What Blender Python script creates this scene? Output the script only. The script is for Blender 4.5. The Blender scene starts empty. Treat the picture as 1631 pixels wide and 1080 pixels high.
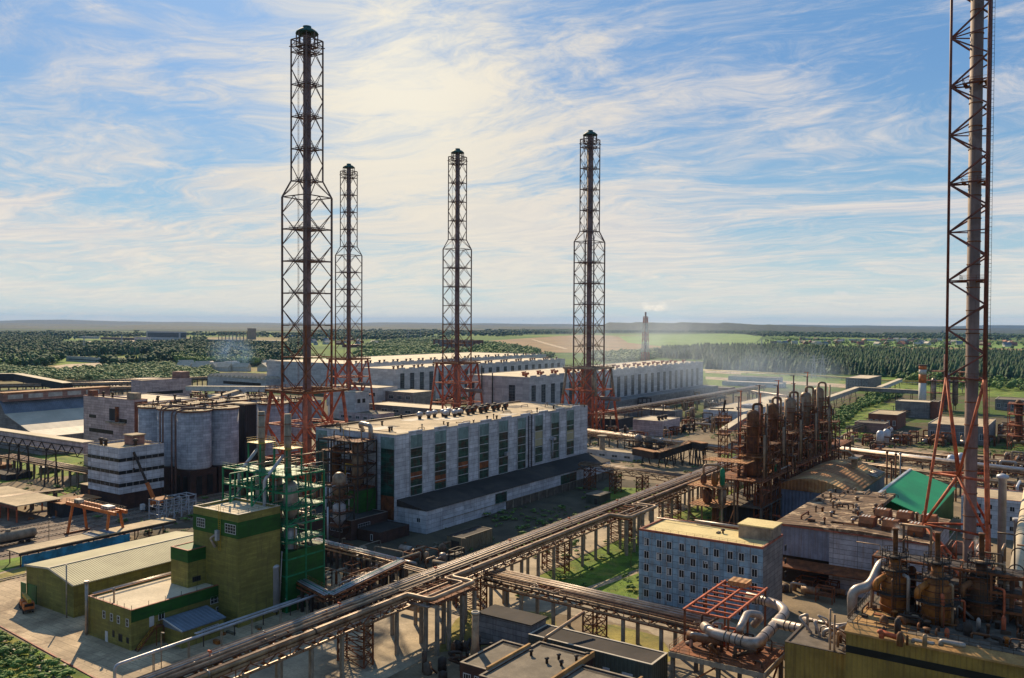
import bpy, math, random
import numpy as np
from mathutils import Vector, Matrix
random.seed(7); RNG=np.random.default_rng(11)
S=bpy.context.scene; COL=S.collection
rad=math.radians
# ---------------------------------------------------------------- camera
H=70.;F=1366.
cam=bpy.data.cameras.new('camera'); cam.sensor_width=36; cam.lens=36*F/1631; cam.clip_start=1; cam.clip_end=60000
camo=bpy.data.objects.new('camera',cam); COL.objects.link(camo); S.camera=camo
RM=Matrix.Rotation(rad(34.4),4,'Z')@Matrix.Rotation(rad(90-1.07),4,'X')@Matrix.Rotation(rad(.26),4,'Z')
camo.matrix_world=Matrix.Translation((0,0,H))@RM
R=np.array(RM.to_3x3()); C=np.array([0,0,H])
def G(u,v,z=0.):
    "world point at height z seen at photo pixel u,v (survey of the photograph)"
    d=R@np.array([u-815.5,540-v,-F]); return Vector(C+d*((z-H)/d[2]))
def ext(P,d,u):
    a=R.T@(np.array(P)-C);b=R.T@np.array(d,float);k=(u-815.5)/F
    return float((-k*a[2]-a[0])/(b[0]+k*b[2]))
def zat(P,v):
    a=R.T@(np.array([P[0],P[1],0])-C);b=R.T@np.array([0,0,1.]);k=(540-v)/F
    return float((-k*a[2]-a[1])/(b[1]+k*b[2]))
def AD(u,v,dep):
    "world point at camera depth dep"
    return Vector(C+R@np.array([u-815.5,540-v,-F])*(dep/F))
def proj(P):
    l=(np.asarray(P)-C)@R; return 815.5+F*l[...,0]/-l[...,2],540-F*l[...,1]/-l[...,2],-l[...,2]
# ---------------------------------------------------------------- sun, sky, exposure
SUN_AZ=34.4+17.0; SUN_EL=33.0        # azimuth counter-clockwise from +Y
sd=Vector((-math.sin(rad(SUN_AZ))*math.cos(rad(SUN_EL)),math.cos(rad(SUN_AZ))*math.cos(rad(SUN_EL)),math.sin(rad(SUN_EL))))
sl=bpy.data.lights.new('sun','SUN'); sl.energy=5.0; sl.angle=rad(.5); sl.color=(1,.79,.52)
so=bpy.data.objects.new('sun',sl); COL.objects.link(so); so.rotation_euler=sd.to_track_quat('Z','Y').to_euler()
S.view_settings.view_transform='Standard'; S.view_settings.look='None'; S.view_settings.exposure=0.60; S.view_settings.gamma=1
W=bpy.data.worlds.new("World"); S.world=W; W.use_nodes=True
class NT:
    def __init__(s,t): s.t=t; t.nodes.clear()
    def n(s,typ,ins=None,**kw):
        d=s.t.nodes.new(typ)
        for k,v in kw.items(): setattr(d,k,v)
        for k,v in (ins or {}).items():
            if isinstance(v,bpy.types.NodeSocket): s.t.links.new(v,d.inputs[k])
            else: d.inputs[k].default_value=v
        return d
    def m(s,op,a,b=0.,c=0.): return s.n('ShaderNodeMath',{0:a,1:b,2:c},operation=op).outputs[0]
    def vm(s,op,a,b=(0,0,0)): return s.n('ShaderNodeVectorMath',{0:a,1:b},operation=op).outputs[0]
    def mix(s,f,a,b,bt='MIX'):
        d=s.n('ShaderNodeMix',data_type='RGBA',blend_type=bt)
        for k,v in ((0,f),(6,a),(7,b)):
            if isinstance(v,bpy.types.NodeSocket): s.t.links.new(v,d.inputs[k])
            else: d.inputs[k].default_value=v if k==0 else (*v,1) if len(v)==3 else v
        return d.outputs[2]
    def noise(s,vec,scale,det=4,rough=.55,dist=0.,typ=None):
        return s.n('ShaderNodeTexNoise',{'Vector':vec,'Scale':scale,'Detail':det,'Roughness':rough,'Distortion':dist}).outputs[0]
    def ramp(s,f,lo,hi,a=0.,b=1.,smooth=True):
        d=s.n('ShaderNodeMapRange',{0:f,1:lo,2:hi,3:a,4:b},interpolation_type='SMOOTHSTEP' if smooth else 'LINEAR'); return d.outputs[0]
SKX,SKY,SKYS=0.4,1.7,.0475
T=NT(W.node_tree)
sky=T.n('ShaderNodeTexSky',sky_type='NISHITA'); sky.sun_disc=False; sky.sun_elevation=rad(SUN_EL); sky.sun_rotation=rad(-SUN_AZ)
sky.altitude=100; sky.air_density=1.0; sky.dust_density=1.0; sky.ozone_density=2.5
tc=T.n('ShaderNodeTexCoord').outputs['Generated']
nv=T.n('ShaderNodeVectorMath',{0:tc},operation='NORMALIZE').outputs[0]
sx=T.n('ShaderNodeSeparateXYZ',{0:nv})
zz=T.m('ADD',T.m('MAXIMUM',sx.outputs[2],0.),.075)
pl=T.n('ShaderNodeCombineXYZ',{0:T.m('DIVIDE',sx.outputs[0],zz),1:T.m('DIVIDE',sx.outputs[1],zz),2:0.}).outputs[0]
wv=T.n('ShaderNodeTexNoise',{'Vector':pl,'Scale':.55,'Detail':3.}).outputs['Color']
wv=T.vm('MULTIPLY',T.vm('SUBTRACT',wv,(.5,.5,.5)),(1.7,1.7,0))
plw=T.vm('ADD',pl,wv)
def rotsc(a,s,off=(0,0,0)): return T.n('ShaderNodeMapping',{'Vector':plw,'Rotation':(0,0,rad(a)),'Scale':s,'Location':off}).outputs[0]
n1=T.noise(rotsc(-58,(.58,1.15,1),(3.1,1.2,0)),1.5,12,.68,.6)      # streaked cirrus
n2=T.noise(rotsc(-80,(.6,1.9,1)),3.0,11,.62,.9)
n3=T.noise(rotsc(20,(.5,.5,1),(SKX,SKY,0)),1.0,4,.5,.3)            # broad patches
n4=T.noise(rotsc(-20,(1.,1.5,1)),5.,10,.72,1.2)
gd=AD(640,110,1)-Vector(C)
dt=T.n('ShaderNodeVectorMath',{0:nv,1:tuple(gd.normalized())},operation='DOT_PRODUCT').outputs['Value']
glow=T.m('POWER',T.m('MAXIMUM',dt,0.),30.)
core=T.m('POWER',T.m('MAXIMUM',dt,0.),140.)
low=T.ramp(sx.outputs[2],.05,.26,.13,0.)
dens=T.m('ADD',T.m('ADD',T.m('MULTIPLY',n1,.60),T.m('ADD',T.m('MULTIPLY',n2,.13),T.m('MULTIPLY',n4,.30))),T.m('ADD',T.m('MULTIPLY',n3,.72),T.m('ADD',T.m('MULTIPLY',glow,.13),low)))
cov=T.ramp(dens,.82,1.10,0.,.95)
bl=T.n('ShaderNodeVectorMath',{0:sky.outputs[0],1:(.80,1.0,1.28)},operation='MULTIPLY').outputs[0]
bl=T.mix(.72,bl,(2.2,4.9,8.8))
bl=T.mix(T.ramp(sx.outputs[2],.0,.30,.75,0.),bl,(5.6,9.0,10.2))
cc=T.mix(T.ramp(n2,.3,.7),(8.6,8.7,9.3),(11.9,10.8,9.7))
cc=T.mix(T.m('MINIMUM',T.m('MULTIPLY',glow,.9),1.),cc,(12.6,11.3,9.))
cc=T.mix(T.m('MINIMUM',core,1.),cc,(13.4,12.4,10.2))
hz=T.ramp(sx.outputs[2],-.01,.13,1.,0.)
c1=T.mix(cov,bl,cc)
c1=T.mix(T.m('MULTIPLY',hz,.60),c1,(11.6,11.6,9.9))
vor=T.n('ShaderNodeTexVoronoi',{'Vector':T.n('ShaderNodeMapping',{'Vector':nv,'Scale':(26,26,62)}).outputs[0],'Scale':1.,'Randomness':1.})   # few small puffs low over the plain
pf=T.m('MULTIPLY',T.ramp(T.m('ADD',vor.outputs['Distance'],T.m('MULTIPLY',T.noise(nv,140.,4,.7),.5)),.30,.50,1.,0.),T.m('MULTIPLY',T.m('GREATER_THAN',T.n('ShaderNodeSeparateXYZ',{0:vor.outputs['Color']}).outputs[0],.86),T.m('MULTIPLY',T.ramp(sx.outputs[2],.01,.02),T.ramp(sx.outputs[2],.10,.06))))
c1=T.mix(T.m('MULTIPLY',pf,.55),c1,(11.5,11.,10.2))
bg=T.n('ShaderNodeBackground',{'Color':c1,'Strength':SKYS})
T.n('ShaderNodeOutputWorld',{'Surface':bg.outputs[0]})
# ---------------------------------------------------------------- mesh building
class MB:
    def __init__(s): s.v=[];s.f=[];s.sm=[]
    def add(s,vs,fs,sm=False):
        o=len(s.v); s.v.extend([tuple(p) for p in vs]); s.f.extend([tuple(i+o for i in f) for f in fs]); s.sm.extend([sm]*len(fs)); return s
    def box(s,x0,x1,y0,y1,z0,z1):
        if x0>x1:x0,x1=x1,x0
        if y0>y1:y0,y1=y1,y0
        return s.add([(x0,y0,z0),(x1,y0,z0),(x1,y1,z0),(x0,y1,z0),(x0,y0,z1),(x1,y0,z1),(x1,y1,z1),(x0,y1,z1)],
            [(0,3,2,1),(4,5,6,7),(0,1,5,4),(1,2,6,5),(2,3,7,6),(3,0,4,7)])
    def bar(s,p,q,w,h=None):
        p=Vector(p);q=Vector(q);h=h or w;d=(q-p)
        if d.length<1e-6:return s
        d.normalize();a=Vector((0,0,1)) if abs(d.z)<.95 else Vector((0,1,0))
        x=d.cross(a).normalized()*(w/2);y=x.cross(d).normalized()*(h/2)
        vs=[e+i*x+j*y for e in(p,q) for i,j in((-1,-1),(1,-1),(1,1),(-1,1))]
        return s.add(vs,[(0,1,2,3),(7,6,5,4),(0,4,5,1),(1,5,6,2),(2,6,7,3),(3,7,4,0)])
    def tube(s,path,r,n=8,bend=0.,cap=True):
        P=[Vector(p) for p in path]
        if bend>0 and len(P)>2:
            Q=[P[0]]
            for i in range(1,len(P)-1):
                a,b,c=P[i-1],P[i],P[i+1];l=min(bend,(a-b).length*.45,(c-b).length*.45)
                p0=b+(a-b).normalized()*l;p2=b+(c-b).normalized()*l
                for t in(0,.25,.5,.75,1):Q.append(p0*(1-t)**2+b*2*t*(1-t)+p2*t*t)
            Q.append(P[-1]);P=Q
        o=len(s.v);m=len(P);x=None
        for i,p in enumerate(P):
            d=((P[min(i+1,m-1)]-p).normalized()+(p-P[max(i-1,0)]).normalized())
            if d.length<1e-6:d=Vector((0,0,1))
            d.normalize()
            if x is None:
                a=Vector((0,0,1)) if abs(d.z)<.9 else Vector((0,1,0));x=d.cross(a).normalized()
            else:
                x=(x-d*x.dot(d))
                if x.length<1e-5:x=d.cross(Vector((0,.3,1)))
                x.normalize()
            y=d.cross(x)
            for k in range(n):
                t=2*math.pi*(k+.5)/n;s.v.append(tuple(p+x*(r*math.cos(t))+y*(r*math.sin(t))))
        for i in range(m-1):
            for k in range(n):
                k2=(k+1)%n;s.f.append((o+i*n+k,o+i*n+k2,o+i*n+n+k2,o+i*n+n+k));s.sm.append(True)
        if cap:
            s.f.append(tuple(o+k for k in range(n))[::-1]);s.f.append(tuple(o+(m-1)*n+k for k in range(n)));s.sm.extend([False]*2)
        return s
    def lathe(s,x,y,prof,n=16,cap=True):
        o=len(s.v);m=len(prof)
        for r,z in prof:
            for k in range(n):
                t=2*math.pi*k/n;s.v.append((x+r*math.cos(t),y+r*math.sin(t),z))
        for i in range(m-1):
            for k in range(n):
                k2=(k+1)%n;s.f.append((o+i*n+k,o+i*n+k2,o+i*n+n+k2,o+i*n+n+k));s.sm.append(True)
        if cap:
            s.f.append(tuple(o+k for k in range(n))[::-1]);s.f.append(tuple(o+(m-1)*n+k for k in range(n)));s.sm.extend([False]*2)
        return s
    def prism(s,pts,z0,z1):
        n=len(pts)
        ar=sum(pts[i][0]*pts[(i+1)%n][1]-pts[(i+1)%n][0]*pts[i][1] for i in range(n))
        if ar<0:pts=pts[::-1]
        return s.add([(p[0],p[1],z0) for p in pts]+[(p[0],p[1],z1) for p in pts],[tuple(range(n))[::-1],tuple(range(n,2*n))]+[(i,(i+1)%n,(i+1)%n+n,i+n) for i in range(n)])
    def extY(s,pts,y0,y1):
        "profile of (x,z) extruded along Y"
        n=len(pts);return s.add([(p[0],y0,p[1]) for p in pts]+[(p[0],y1,p[1]) for p in pts],[tuple(range(n)),tuple(range(n,2*n))[::-1]]+[((i+1)%n,i,i+n,(i+1)%n+n) for i in range(n)])
    def extX(s,pts,x0,x1):
        n=len(pts);return s.add([(x0,p[0],p[1]) for p in pts]+[(x1,p[0],p[1]) for p in pts],[tuple(range(n)),tuple(range(n,2*n))[::-1]]+[((i+1)%n,i,i+n,(i+1)%n+n) for i in range(n)])
    def rail(s,pts,h=1.1,w=.06,step=2.):
        P=[Vector(p) for p in pts]
        for a,b in zip(P,P[1:]):
            for hh in(h,h*.5):s.bar(a+Vector((0,0,hh)),b+Vector((0,0,hh)),w)
            k=max(1,int((b-a).length/step))
            for i in range(k+1):
                p=a.lerp(b,i/k);s.bar(p,p+Vector((0,0,h)),w)
        return s
    def grate(s,x0,x1,y0,y1,z,t=.12,rail=True,sides='nsew'):
        s.box(x0,x1,y0,y1,z-t,z)
        if rail:
            if 's' in sides:s.rail([(x0,y0,z),(x1,y0,z)])
            if 'n' in sides:s.rail([(x0,y1,z),(x1,y1,z)])
            if 'w' in sides:s.rail([(x0,y0,z),(x0,y1,z)])
            if 'e' in sides:s.rail([(x1,y0,z),(x1,y1,z)])
        return s
    def mark(s):
        s.mk=getattr(s,'mk',[0]);s.mk.append((len(s.v),len(s.f)));return s
    def each(s,name,mat,parent=None):
        "one object for every marked piece"
        mk=[(0,0)]+[m for m in getattr(s,'mk',[]) if m!=0]
        if mk[-1]!=(len(s.v),len(s.f)):mk.append((len(s.v),len(s.f)))
        r=[]
        for (a,b),(c,d) in zip(mk,mk[1:]):
            if d==b:continue
            q=MB();q.v=s.v[a:c];q.f=[tuple(i-a for i in f) for f in s.f[b:d]];q.sm=s.sm[b:d];r.append(q.build(name,mat,parent))
        return r
    def build(s,name,mat,parent=None,merge=False):
        me=bpy.data.meshes.new(name)
        off=Vector((0,0,0));p=parent
        while p is not None: off+=p.location;p=p.parent
        v=np.array(s.v,dtype=float).reshape(-1,3)-np.array(off)
        me.from_pydata(v.tolist(),[],s.f)
        me.polygons.foreach_set('use_smooth',s.sm)
        me.materials.append(MAT[mat] if isinstance(mat,str) else mat); me.update()
        o=bpy.data.objects.new(name,me); COL.objects.link(o)
        if parent is not None:o.parent=parent
        return o
def tag(o,label,cat,group=None,kind=None):
    if label:o['label']=label
    if cat:o['category']=cat
    if group:o['group']=group
    if kind:o['kind']=kind
    return o
def thing(name,label,cat,loc,group=None):
    o=bpy.data.objects.new(name,None);COL.objects.link(o);o.empty_display_size=.5
    o.location=(loc[0],loc[1],loc[2] if len(loc)>2 else 0);return tag(o,label,cat,group)
def single(name,mb,mat,label,cat,group=None):
    "a thing that is one mesh, origin at its base"
    v=np.array(s_v(mb));c=Vector(((v[:,0].min()+v[:,0].max())/2,(v[:,1].min()+v[:,1].max())/2,v[:,2].min()))
    mb.v=[(a-c.x,b-c.y,d-c.z) for a,b,d in mb.v];o=mb.build(name,mat);o.location=c;return tag(o,label,cat,group)
def s_v(mb): return mb.v
def struct(name,mb,mat): o=mb.build(name,mat);o['kind']='structure';return o
def dup(root,loc,label=None,rot=None):
    r=root.copy();COL.objects.link(r);r.location=loc
    if rot is not None:r.rotation_euler=(0,0,rot)
    if label:r['label']=label
    def rec(a,b):
        for ch in list(a.children):
            if ch.parent is not a:continue
            c=ch.copy();COL.objects.link(c);c.parent=b;rec(ch,c)
    rec(root,r);return r
# ---------------------------------------------------------------- materials
MAT={}
def mat(name,col,rough=.8,metal=0.,var=.18,scale=.35,col2=None,c2=(.5,.75),stain=None,sa=.5,panel=None,corr=None,bump=.0,bs=2.,spec=.3,fine=.12,coord='Object',island=0.,slab=None):
    """procedural surface: base colour, broad noise, second colour patches, run-down stains,
    panel joints (w,h,joint) on upright walls, corrugation (period,axis)"""
    K=.82
    col=tuple(x*K for x in col);col2=tuple(x*K for x in col2) if col2 else None;stain=tuple(x*K for x in stain) if stain else None
    m=bpy.data.materials.new(name);m.use_nodes=True;t=NT(m.node_tree);MAT[name]=m
    tc=t.n('ShaderNodeTexCoord').outputs[coord];sp=t.n('ShaderNodeSeparateXYZ',{0:tc})
    n=t.noise(tc,scale,6,.65)
    dark=tuple(c*(1-var*1.6) for c in col);lite=tuple(min(1,c*(1+var)) for c in col)
    c=t.mix(t.ramp(n,.3,.7),dark,lite)
    if fine:
        nf=t.noise(tc,scale*9+1.,3,.6);c=t.mix(t.ramp(nf,.25,.8,0,fine*2),c,tuple(x*.45 for x in col))
    if col2 is not None:
        c=t.mix(t.ramp(t.noise(tc,scale*.6+.02,8,.7,.6),c2[0],c2[1]),c,col2)
    xy=t.m('ADD',sp.outputs[0],sp.outputs[1])
    if panel:
        w,h,jc=panel[:3];js=panel[3] if len(panel)>3 else .05
        pv=t.n('ShaderNodeCombineXYZ',{0:xy,1:sp.outputs[2],2:0.}).outputs[0]
        b=t.n('ShaderNodeTexBrick',{'Vector':pv,'Color1':(1,1,1,1),'Color2':(.68,.69,.70,1),'Mortar':(0,0,0,1),'Scale':1.,'Mortar Size':js,'Mortar Smooth':.1,'Brick Width':w,'Row Height':h},offset=0. if h>.6 else .5,squash=1.)
        c=t.mix(1.,c,t.mix(t.m('SUBTRACT',1.,b.outputs['Fac']),jc+(1,),b.outputs['Color']) if 0 else b.outputs['Color'],'MULTIPLY')
        c=t.mix(b.outputs['Fac'],c,jc)
    if slab:
        b=t.n('ShaderNodeTexBrick',{'Vector':tc,'Color1':(1,1,1,1),'Color2':(.72,.72,.72,1),'Mortar':(0,0,0,1),'Scale':1.,'Mortar Size':.05,'Mortar Smooth':.6,'Brick Width':slab[0],'Row Height':slab[1]},offset=.5,squash=1.)
        c=t.mix(.8,c,b.outputs['Color'],'MULTIPLY');c=t.mix(t.m('MULTIPLY',b.outputs['Fac'],.6),c,tuple(x*.3 for x in col))
    if stain is not None:
        sv=t.n('ShaderNodeCombineXYZ',{0:t.m('MULTIPLY',xy,1.3),1:t.m('MULTIPLY',sp.outputs[2],.10),2:t.m('MULTIPLY',sp.outputs[0],.05)}).outputs[0]
        ns=t.noise(sv,.9,7,.7,.3);c=t.mix(t.m('MULTIPLY',t.ramp(ns,.48,.74),sa),c,stain)
    if island:
        ri=t.n('ShaderNodeNewGeometry').outputs['Random Per Island'];c=t.mix(t.m('MULTIPLY',ri,island),c,tuple(min(1,x*1.9+.02) for x in col2 or col))
    ins={'Base Color':c,'Roughness':rough,'Metallic':metal,'Specular IOR Level':spec}
    hgt=None
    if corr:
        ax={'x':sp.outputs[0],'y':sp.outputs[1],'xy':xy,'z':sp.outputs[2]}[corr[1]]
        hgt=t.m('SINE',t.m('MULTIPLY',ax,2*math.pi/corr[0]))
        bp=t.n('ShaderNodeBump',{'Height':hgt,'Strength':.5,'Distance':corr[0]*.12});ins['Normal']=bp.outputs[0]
        cs=t.m('MULTIPLY',t.ramp(hgt,-1.,-.5,1.,0.),.35);c2_=t.mix(cs,c,tuple(x*.5 for x in col));ins['Base Color']=c2_  # trough shade of the corrugation mixed into the colour
    elif bump:
        bp=t.n('ShaderNodeBump',{'Height':t.noise(tc,bs,5,.7),'Strength':.6,'Distance':bump});ins['Normal']=bp.outputs[0]
    p=t.n('ShaderNodeBsdfPrincipled',ins);t.n('ShaderNodeOutputMaterial',{'Surface':p.outputs[0]});return m
RUST=(.16,.06,.025)
mat('panel_white',(.70,.71,.76),.85,panel=(6,1.5,(.06,.06,.07),.035),stain=(.20,.15,.12),sa=.55,var=.16)
mat('panel_pink',(.66,.52,.51),.85,panel=(6,1.2,(.08,.05,.05),.04),stain=(.20,.12,.10),sa=.55,var=.16)
mat('panel_far',(.62,.62,.63),.85,panel=(6,1.8,(.2,.2,.2),.03),stain=(.36,.33,.30),sa=.5,var=.10)
mat('panel_blue',(.33,.49,.62),.8,panel=(3.25,1.6,(.03,.04,.05),.04),stain=(.22,.13,.07),sa=.8,var=.22,col2=(.42,.50,.55),c2=(.5,.7))
mat('panel_grey',(.30,.28,.27),.85,panel=(6,1.2,(.04,.035,.03),.04),stain=(.12,.08,.06),sa=.6)
mat('wall_lilac',(.56,.54,.58),.85,panel=(6,1.3,(.09,.08,.08),.05),stain=(.22,.14,.10),sa=.65)
mat('roof_tan',(.60,.47,.30),.9,var=.25,scale=.06,col2=(.26,.20,.13),c2=(.50,.75),stain=None,fine=.25)
mat('roof_light',(.72,.60,.42),.85,var=.15,scale=.08,col2=(.42,.34,.24),c2=(.55,.85),fine=.2)
mat('roof_yellow',(.80,.64,.30),.85,var=.12,scale=.1,col2=(.45,.32,.15),c2=(.55,.85),fine=.2)
mat('roof_dark',(.06,.052,.045),.9,var=.3,scale=.08,col2=(.16,.13,.10),c2=(.5,.8))
mat('roof_black',(.045,.036,.032),.9,var=.3,scale=.08,col2=(.10,.075,.055),c2=(.5,.8))
mat('roof_slate',(.22,.18,.13),.85,var=.25,scale=.25,col2=(.13,.10,.07),c2=(.5,.8),fine=.3)
mat('roof_ochre',(.52,.30,.11),.85,var=.25,scale=.2,col2=(.25,.12,.05),c2=(.48,.7),fine=.3)
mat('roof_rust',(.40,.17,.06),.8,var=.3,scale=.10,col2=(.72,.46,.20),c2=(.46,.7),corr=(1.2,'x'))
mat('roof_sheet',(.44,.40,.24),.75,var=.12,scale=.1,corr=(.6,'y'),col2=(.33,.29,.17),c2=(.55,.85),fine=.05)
mat('roof_sheet_x',(.62,.55,.44),.75,var=.10,scale=.1,corr=(1.5,'x'),col2=(.40,.33,.25),c2=(.6,.9),fine=.05)
mat('roof_green',(.002,.31,.105),.55,var=.12,scale=.1,col2=(.004,.25,.09),c2=(.5,.8),fine=.08)
mat('roof_tile',(.18,.11,.065),.9,var=.4,scale=.3,col2=(.52,.38,.24),c2=(.52,.62),fine=.35,corr=(2.6,'y'))  # dark and pale patches paint broken column shadows into the roof
mat('roof_bluegrey',(.17,.21,.27),.75,var=.2,scale=.1,spec=.15,corr=(1.,'y'))
mat('olive_wall',(.30,.26,.06),.75,var=.18,scale=.15,panel=(3.,.5,(.12,.10,.03),.018),stain=(.11,.09,.035),sa=.7,fine=.15)
mat('green_wall',(.02,.12,.012),.7,var=.2,scale=.2,panel=(3.,.5,(.012,.06,.01),.018),stain=(.03,.05,.02),sa=.6,fine=.15)
mat('olive_sheet',(.36,.23,.05),.6,var=.2,scale=.2,corr=(.8,'xy'),stain=(.12,.06,.02),sa=.7)
mat('sheet_greygreen',(.09,.10,.075),.7,var=.2,scale=.2,corr=(.9,'xy'),stain=(.07,.04,.02),sa=.5)
mat('sheet_beige',(.20,.17,.11),.7,var=.2,scale=.2,corr=(1.1,'xy'),stain=(.07,.04,.02),sa=.5)
mat('sheet_dark',(.035,.035,.04),.8,var=.2,scale=.2,corr=(1.1,'xy'),stain=(.07,.04,.02),sa=.5)
mat('wall_blue_sheet',(.24,.26,.34),.7,var=.2,scale=.2,corr=(1.2,'xy'),stain=(.14,.09,.06),sa=.6)
mat('brick_red',(.26,.085,.045),.9,panel=(.5,.16,(.14,.09,.07),.012),var=.25,scale=.3,stain=(.08,.04,.03),sa=.5)
mat('brick_dark',(.10,.045,.03),.9,panel=(.5,.16,(.05,.035,.03),.012),var=.3,scale=.2,stain=(.03,.02,.02),sa=.5)
mat('brick_pink',(.38,.22,.18),.9,panel=(6,1.2,(.12,.07,.06),.05),var=.2,scale=.2,stain=(.2,.1,.08),sa=.4)
mat('concrete',(.33,.27,.20),.9,var=.25,scale=.5,stain=(.13,.08,.05),sa=.6,bump=.02)
mat('concrete_dark',(.16,.13,.10),.9,var=.25,scale=.5,stain=(.07,.04,.03),sa=.6)
mat('silo',(.54,.52,.54),.85,panel=(3.,1.0,(.15,.14,.15),.03),stain=(.15,.12,.11),sa=.6,var=.15)
mat('trim_red',(.34,.10,.06),.7,var=.3,scale=.5,col2=(.45,.28,.18),c2=(.5,.8))
mat('trim_light',(.55,.48,.38),.7,var=.15)
mat('steel_red',(.60,.14,.055),.65,var=.35,scale=.5,col2=(.26,.07,.035),c2=(.48,.72))
mat('steel_maroon',(.20,.065,.05),.6,var=.3,scale=.4,col2=(.10,.05,.04),c2=(.5,.75))
mat('steel_black',(.18,.115,.10),.6,var=.3,scale=.4,col2=(.24,.11,.08),c2=(.5,.75))
mat('steel_rust',(.26,.085,.028),.8,var=.35,scale=.5,col2=(.09,.04,.02),c2=(.45,.7))
mat('steel_dark',(.055,.04,.032),.7,var=.3,scale=.4,col2=(.12,.06,.035),c2=(.5,.8))
mat('steel_orange',(.62,.17,.035),.6,var=.2,scale=.5,col2=(.3,.08,.03),c2=(.5,.8))
mat('steel_yellow',(.50,.32,.03),.6,var=.2,scale=.5,col2=(.25,.12,.03),c2=(.5,.8))
mat('steel_green',(.012,.22,.09),.6,var=.3,scale=.5,col2=(.01,.09,.05),c2=(.45,.75))
mat('steel_white',(.45,.46,.50),.5,var=.2,scale=.6,col2=(.25,.2,.17),c2=(.5,.8))
mat('pipe_silver',(.42,.36,.32),.42,.4,var=.2,scale=.4,col2=(.22,.13,.08),c2=(.48,.72),spec=.4)
mat('pipe_tan',(.42,.28,.17),.5,.2,var=.3,scale=.3,col2=(.16,.075,.04),c2=(.47,.7))
mat('pipe_dark',(.12,.075,.05),.55,.2,var=.3,scale=.4,col2=(.25,.15,.09),c2=(.5,.75))
mat('pipe_white',(.50,.50,.54),.4,.2,var=.15,scale=.4,col2=(.30,.27,.25),c2=(.55,.8),spec=.4)
mat('pipe_yellow',(.60,.45,.12),.5,var=.15)
mat('vessel_steel',(.30,.22,.15),.5,.3,var=.35,scale=.3,col2=(.20,.08,.035),c2=(.44,.66),spec=.4,stain=(.10,.05,.03),sa=.7)
mat('vessel_rust',(.22,.09,.035),.7,.1,var=.45,scale=.3,col2=(.06,.03,.02),c2=(.40,.64),stain=(.42,.17,.04),sa=.6)
mat('vessel_orange',(.42,.15,.025),.6,.0,var=.35,scale=.35,col2=(.12,.045,.02),c2=(.44,.64),stain=(.07,.03,.02),sa=.8)
mat('flue_grey',(.27,.19,.165),.7,var=.25,scale=.12,col2=(.16,.10,.08),c2=(.45,.7),stain=(.12,.06,.04),sa=.6)
mat('flue_dark',(.28,.17,.15),.7,var=.3,scale=.12,col2=(.13,.06,.05),c2=(.45,.7),stain=(.10,.05,.04),sa=.5)
mat('cap_green',(.03,.10,.09),.7)
mat('glass_dark',(.014,.016,.018),.35,var=.4,scale=.3,spec=.25,fine=0)
mat('glass_green',(.02,.085,.06),.4,var=.5,scale=.35,col2=(.05,.03,.02),c2=(.50,.58),spec=.25,panel=(3.,1.5,(.07,.09,.08),.05))
mat('glass_pale',(.22,.34,.33),.5,var=.2,scale=.35,spec=.25,panel=(1.,3.,(.13,.17,.17),.04))
mat('glass_grey',(.06,.08,.09),.5,var=.4,scale=.2,col2=(.05,.04,.035),c2=(.52,.62),spec=.2,panel=(3.,2.,(.20,.21,.21),.06))
mat('frame_white',(.62,.62,.62),.6,var=.1)
mat('frame_dark',(.05,.05,.05),.6)
mat('door_green',(.03,.14,.04),.6)
mat('tarp_blue',(.03,.25,.42),.5,var=.3,scale=.4,bump=.2,bs=1.)
mat('paint_white',(.62,.60,.56),.7,var=.12,stain=(.3,.2,.15),sa=.4)
mat('paint_red',(.45,.10,.05),.7,var=.15)
mat('rubber',(.02,.02,.02),.9)
mat('asphalt',(.50,.40,.27),.9,var=.25,scale=.10,col2=(.18,.14,.10),c2=(.48,.7),bump=.03,fine=.25)
mat('yard',(.66,.50,.32),.9,var=.25,scale=.10,col2=(.24,.17,.11),c2=(.48,.68),bump=.03,fine=.3,slab=(6,2))
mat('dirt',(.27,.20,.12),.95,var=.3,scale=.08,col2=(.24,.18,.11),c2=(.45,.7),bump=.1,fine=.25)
mat('dirt_shaded',(.10,.08,.05),.95,var=.3,scale=.08,col2=(.10,.075,.045),c2=(.45,.7),bump=.1,fine=.25)
mat('ballast',(.26,.19,.14),.95,var=.3,scale=.3,bump=.1,fine=.3)
mat('grass',(.15,.25,.018),.95,var=.4,scale=.15,col2=(.30,.26,.05),c2=(.48,.72),bump=.25,bs=1.5,fine=.35)
mat('grass_dry',(.34,.28,.07),.95,var=.3,scale=.12,col2=(.10,.12,.025),c2=(.48,.7),bump=.2,bs=1.5,fine=.3)
mat('field_green',(.14,.27,.035),.95,var=.2,scale=.006,col2=(.27,.25,.06),c2=(.5,.7))
mat('field_brown',(.27,.16,.07),.95,var=.2,scale=.006,col2=(.17,.18,.05),c2=(.48,.7))
mat('leaf',(.045,.11,.018),.8,var=.3,scale=.05,fine=0,island=.7,col2=(.11,.17,.03),c2=(.58,.9))
mat('leaf_light',(.10,.155,.045),.8,var=.3,scale=.05,fine=0,island=.7,col2=(.20,.24,.09),c2=(.55,.85))
mat('needle',(.014,.048,.018),.85,var=.3,scale=.02,fine=0,island=.55,col2=(.035,.08,.02),c2=(.6,.9))
mat('bark',(.10,.07,.05),.9)
mat('canvas',(.45,.43,.40),.8)
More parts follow.
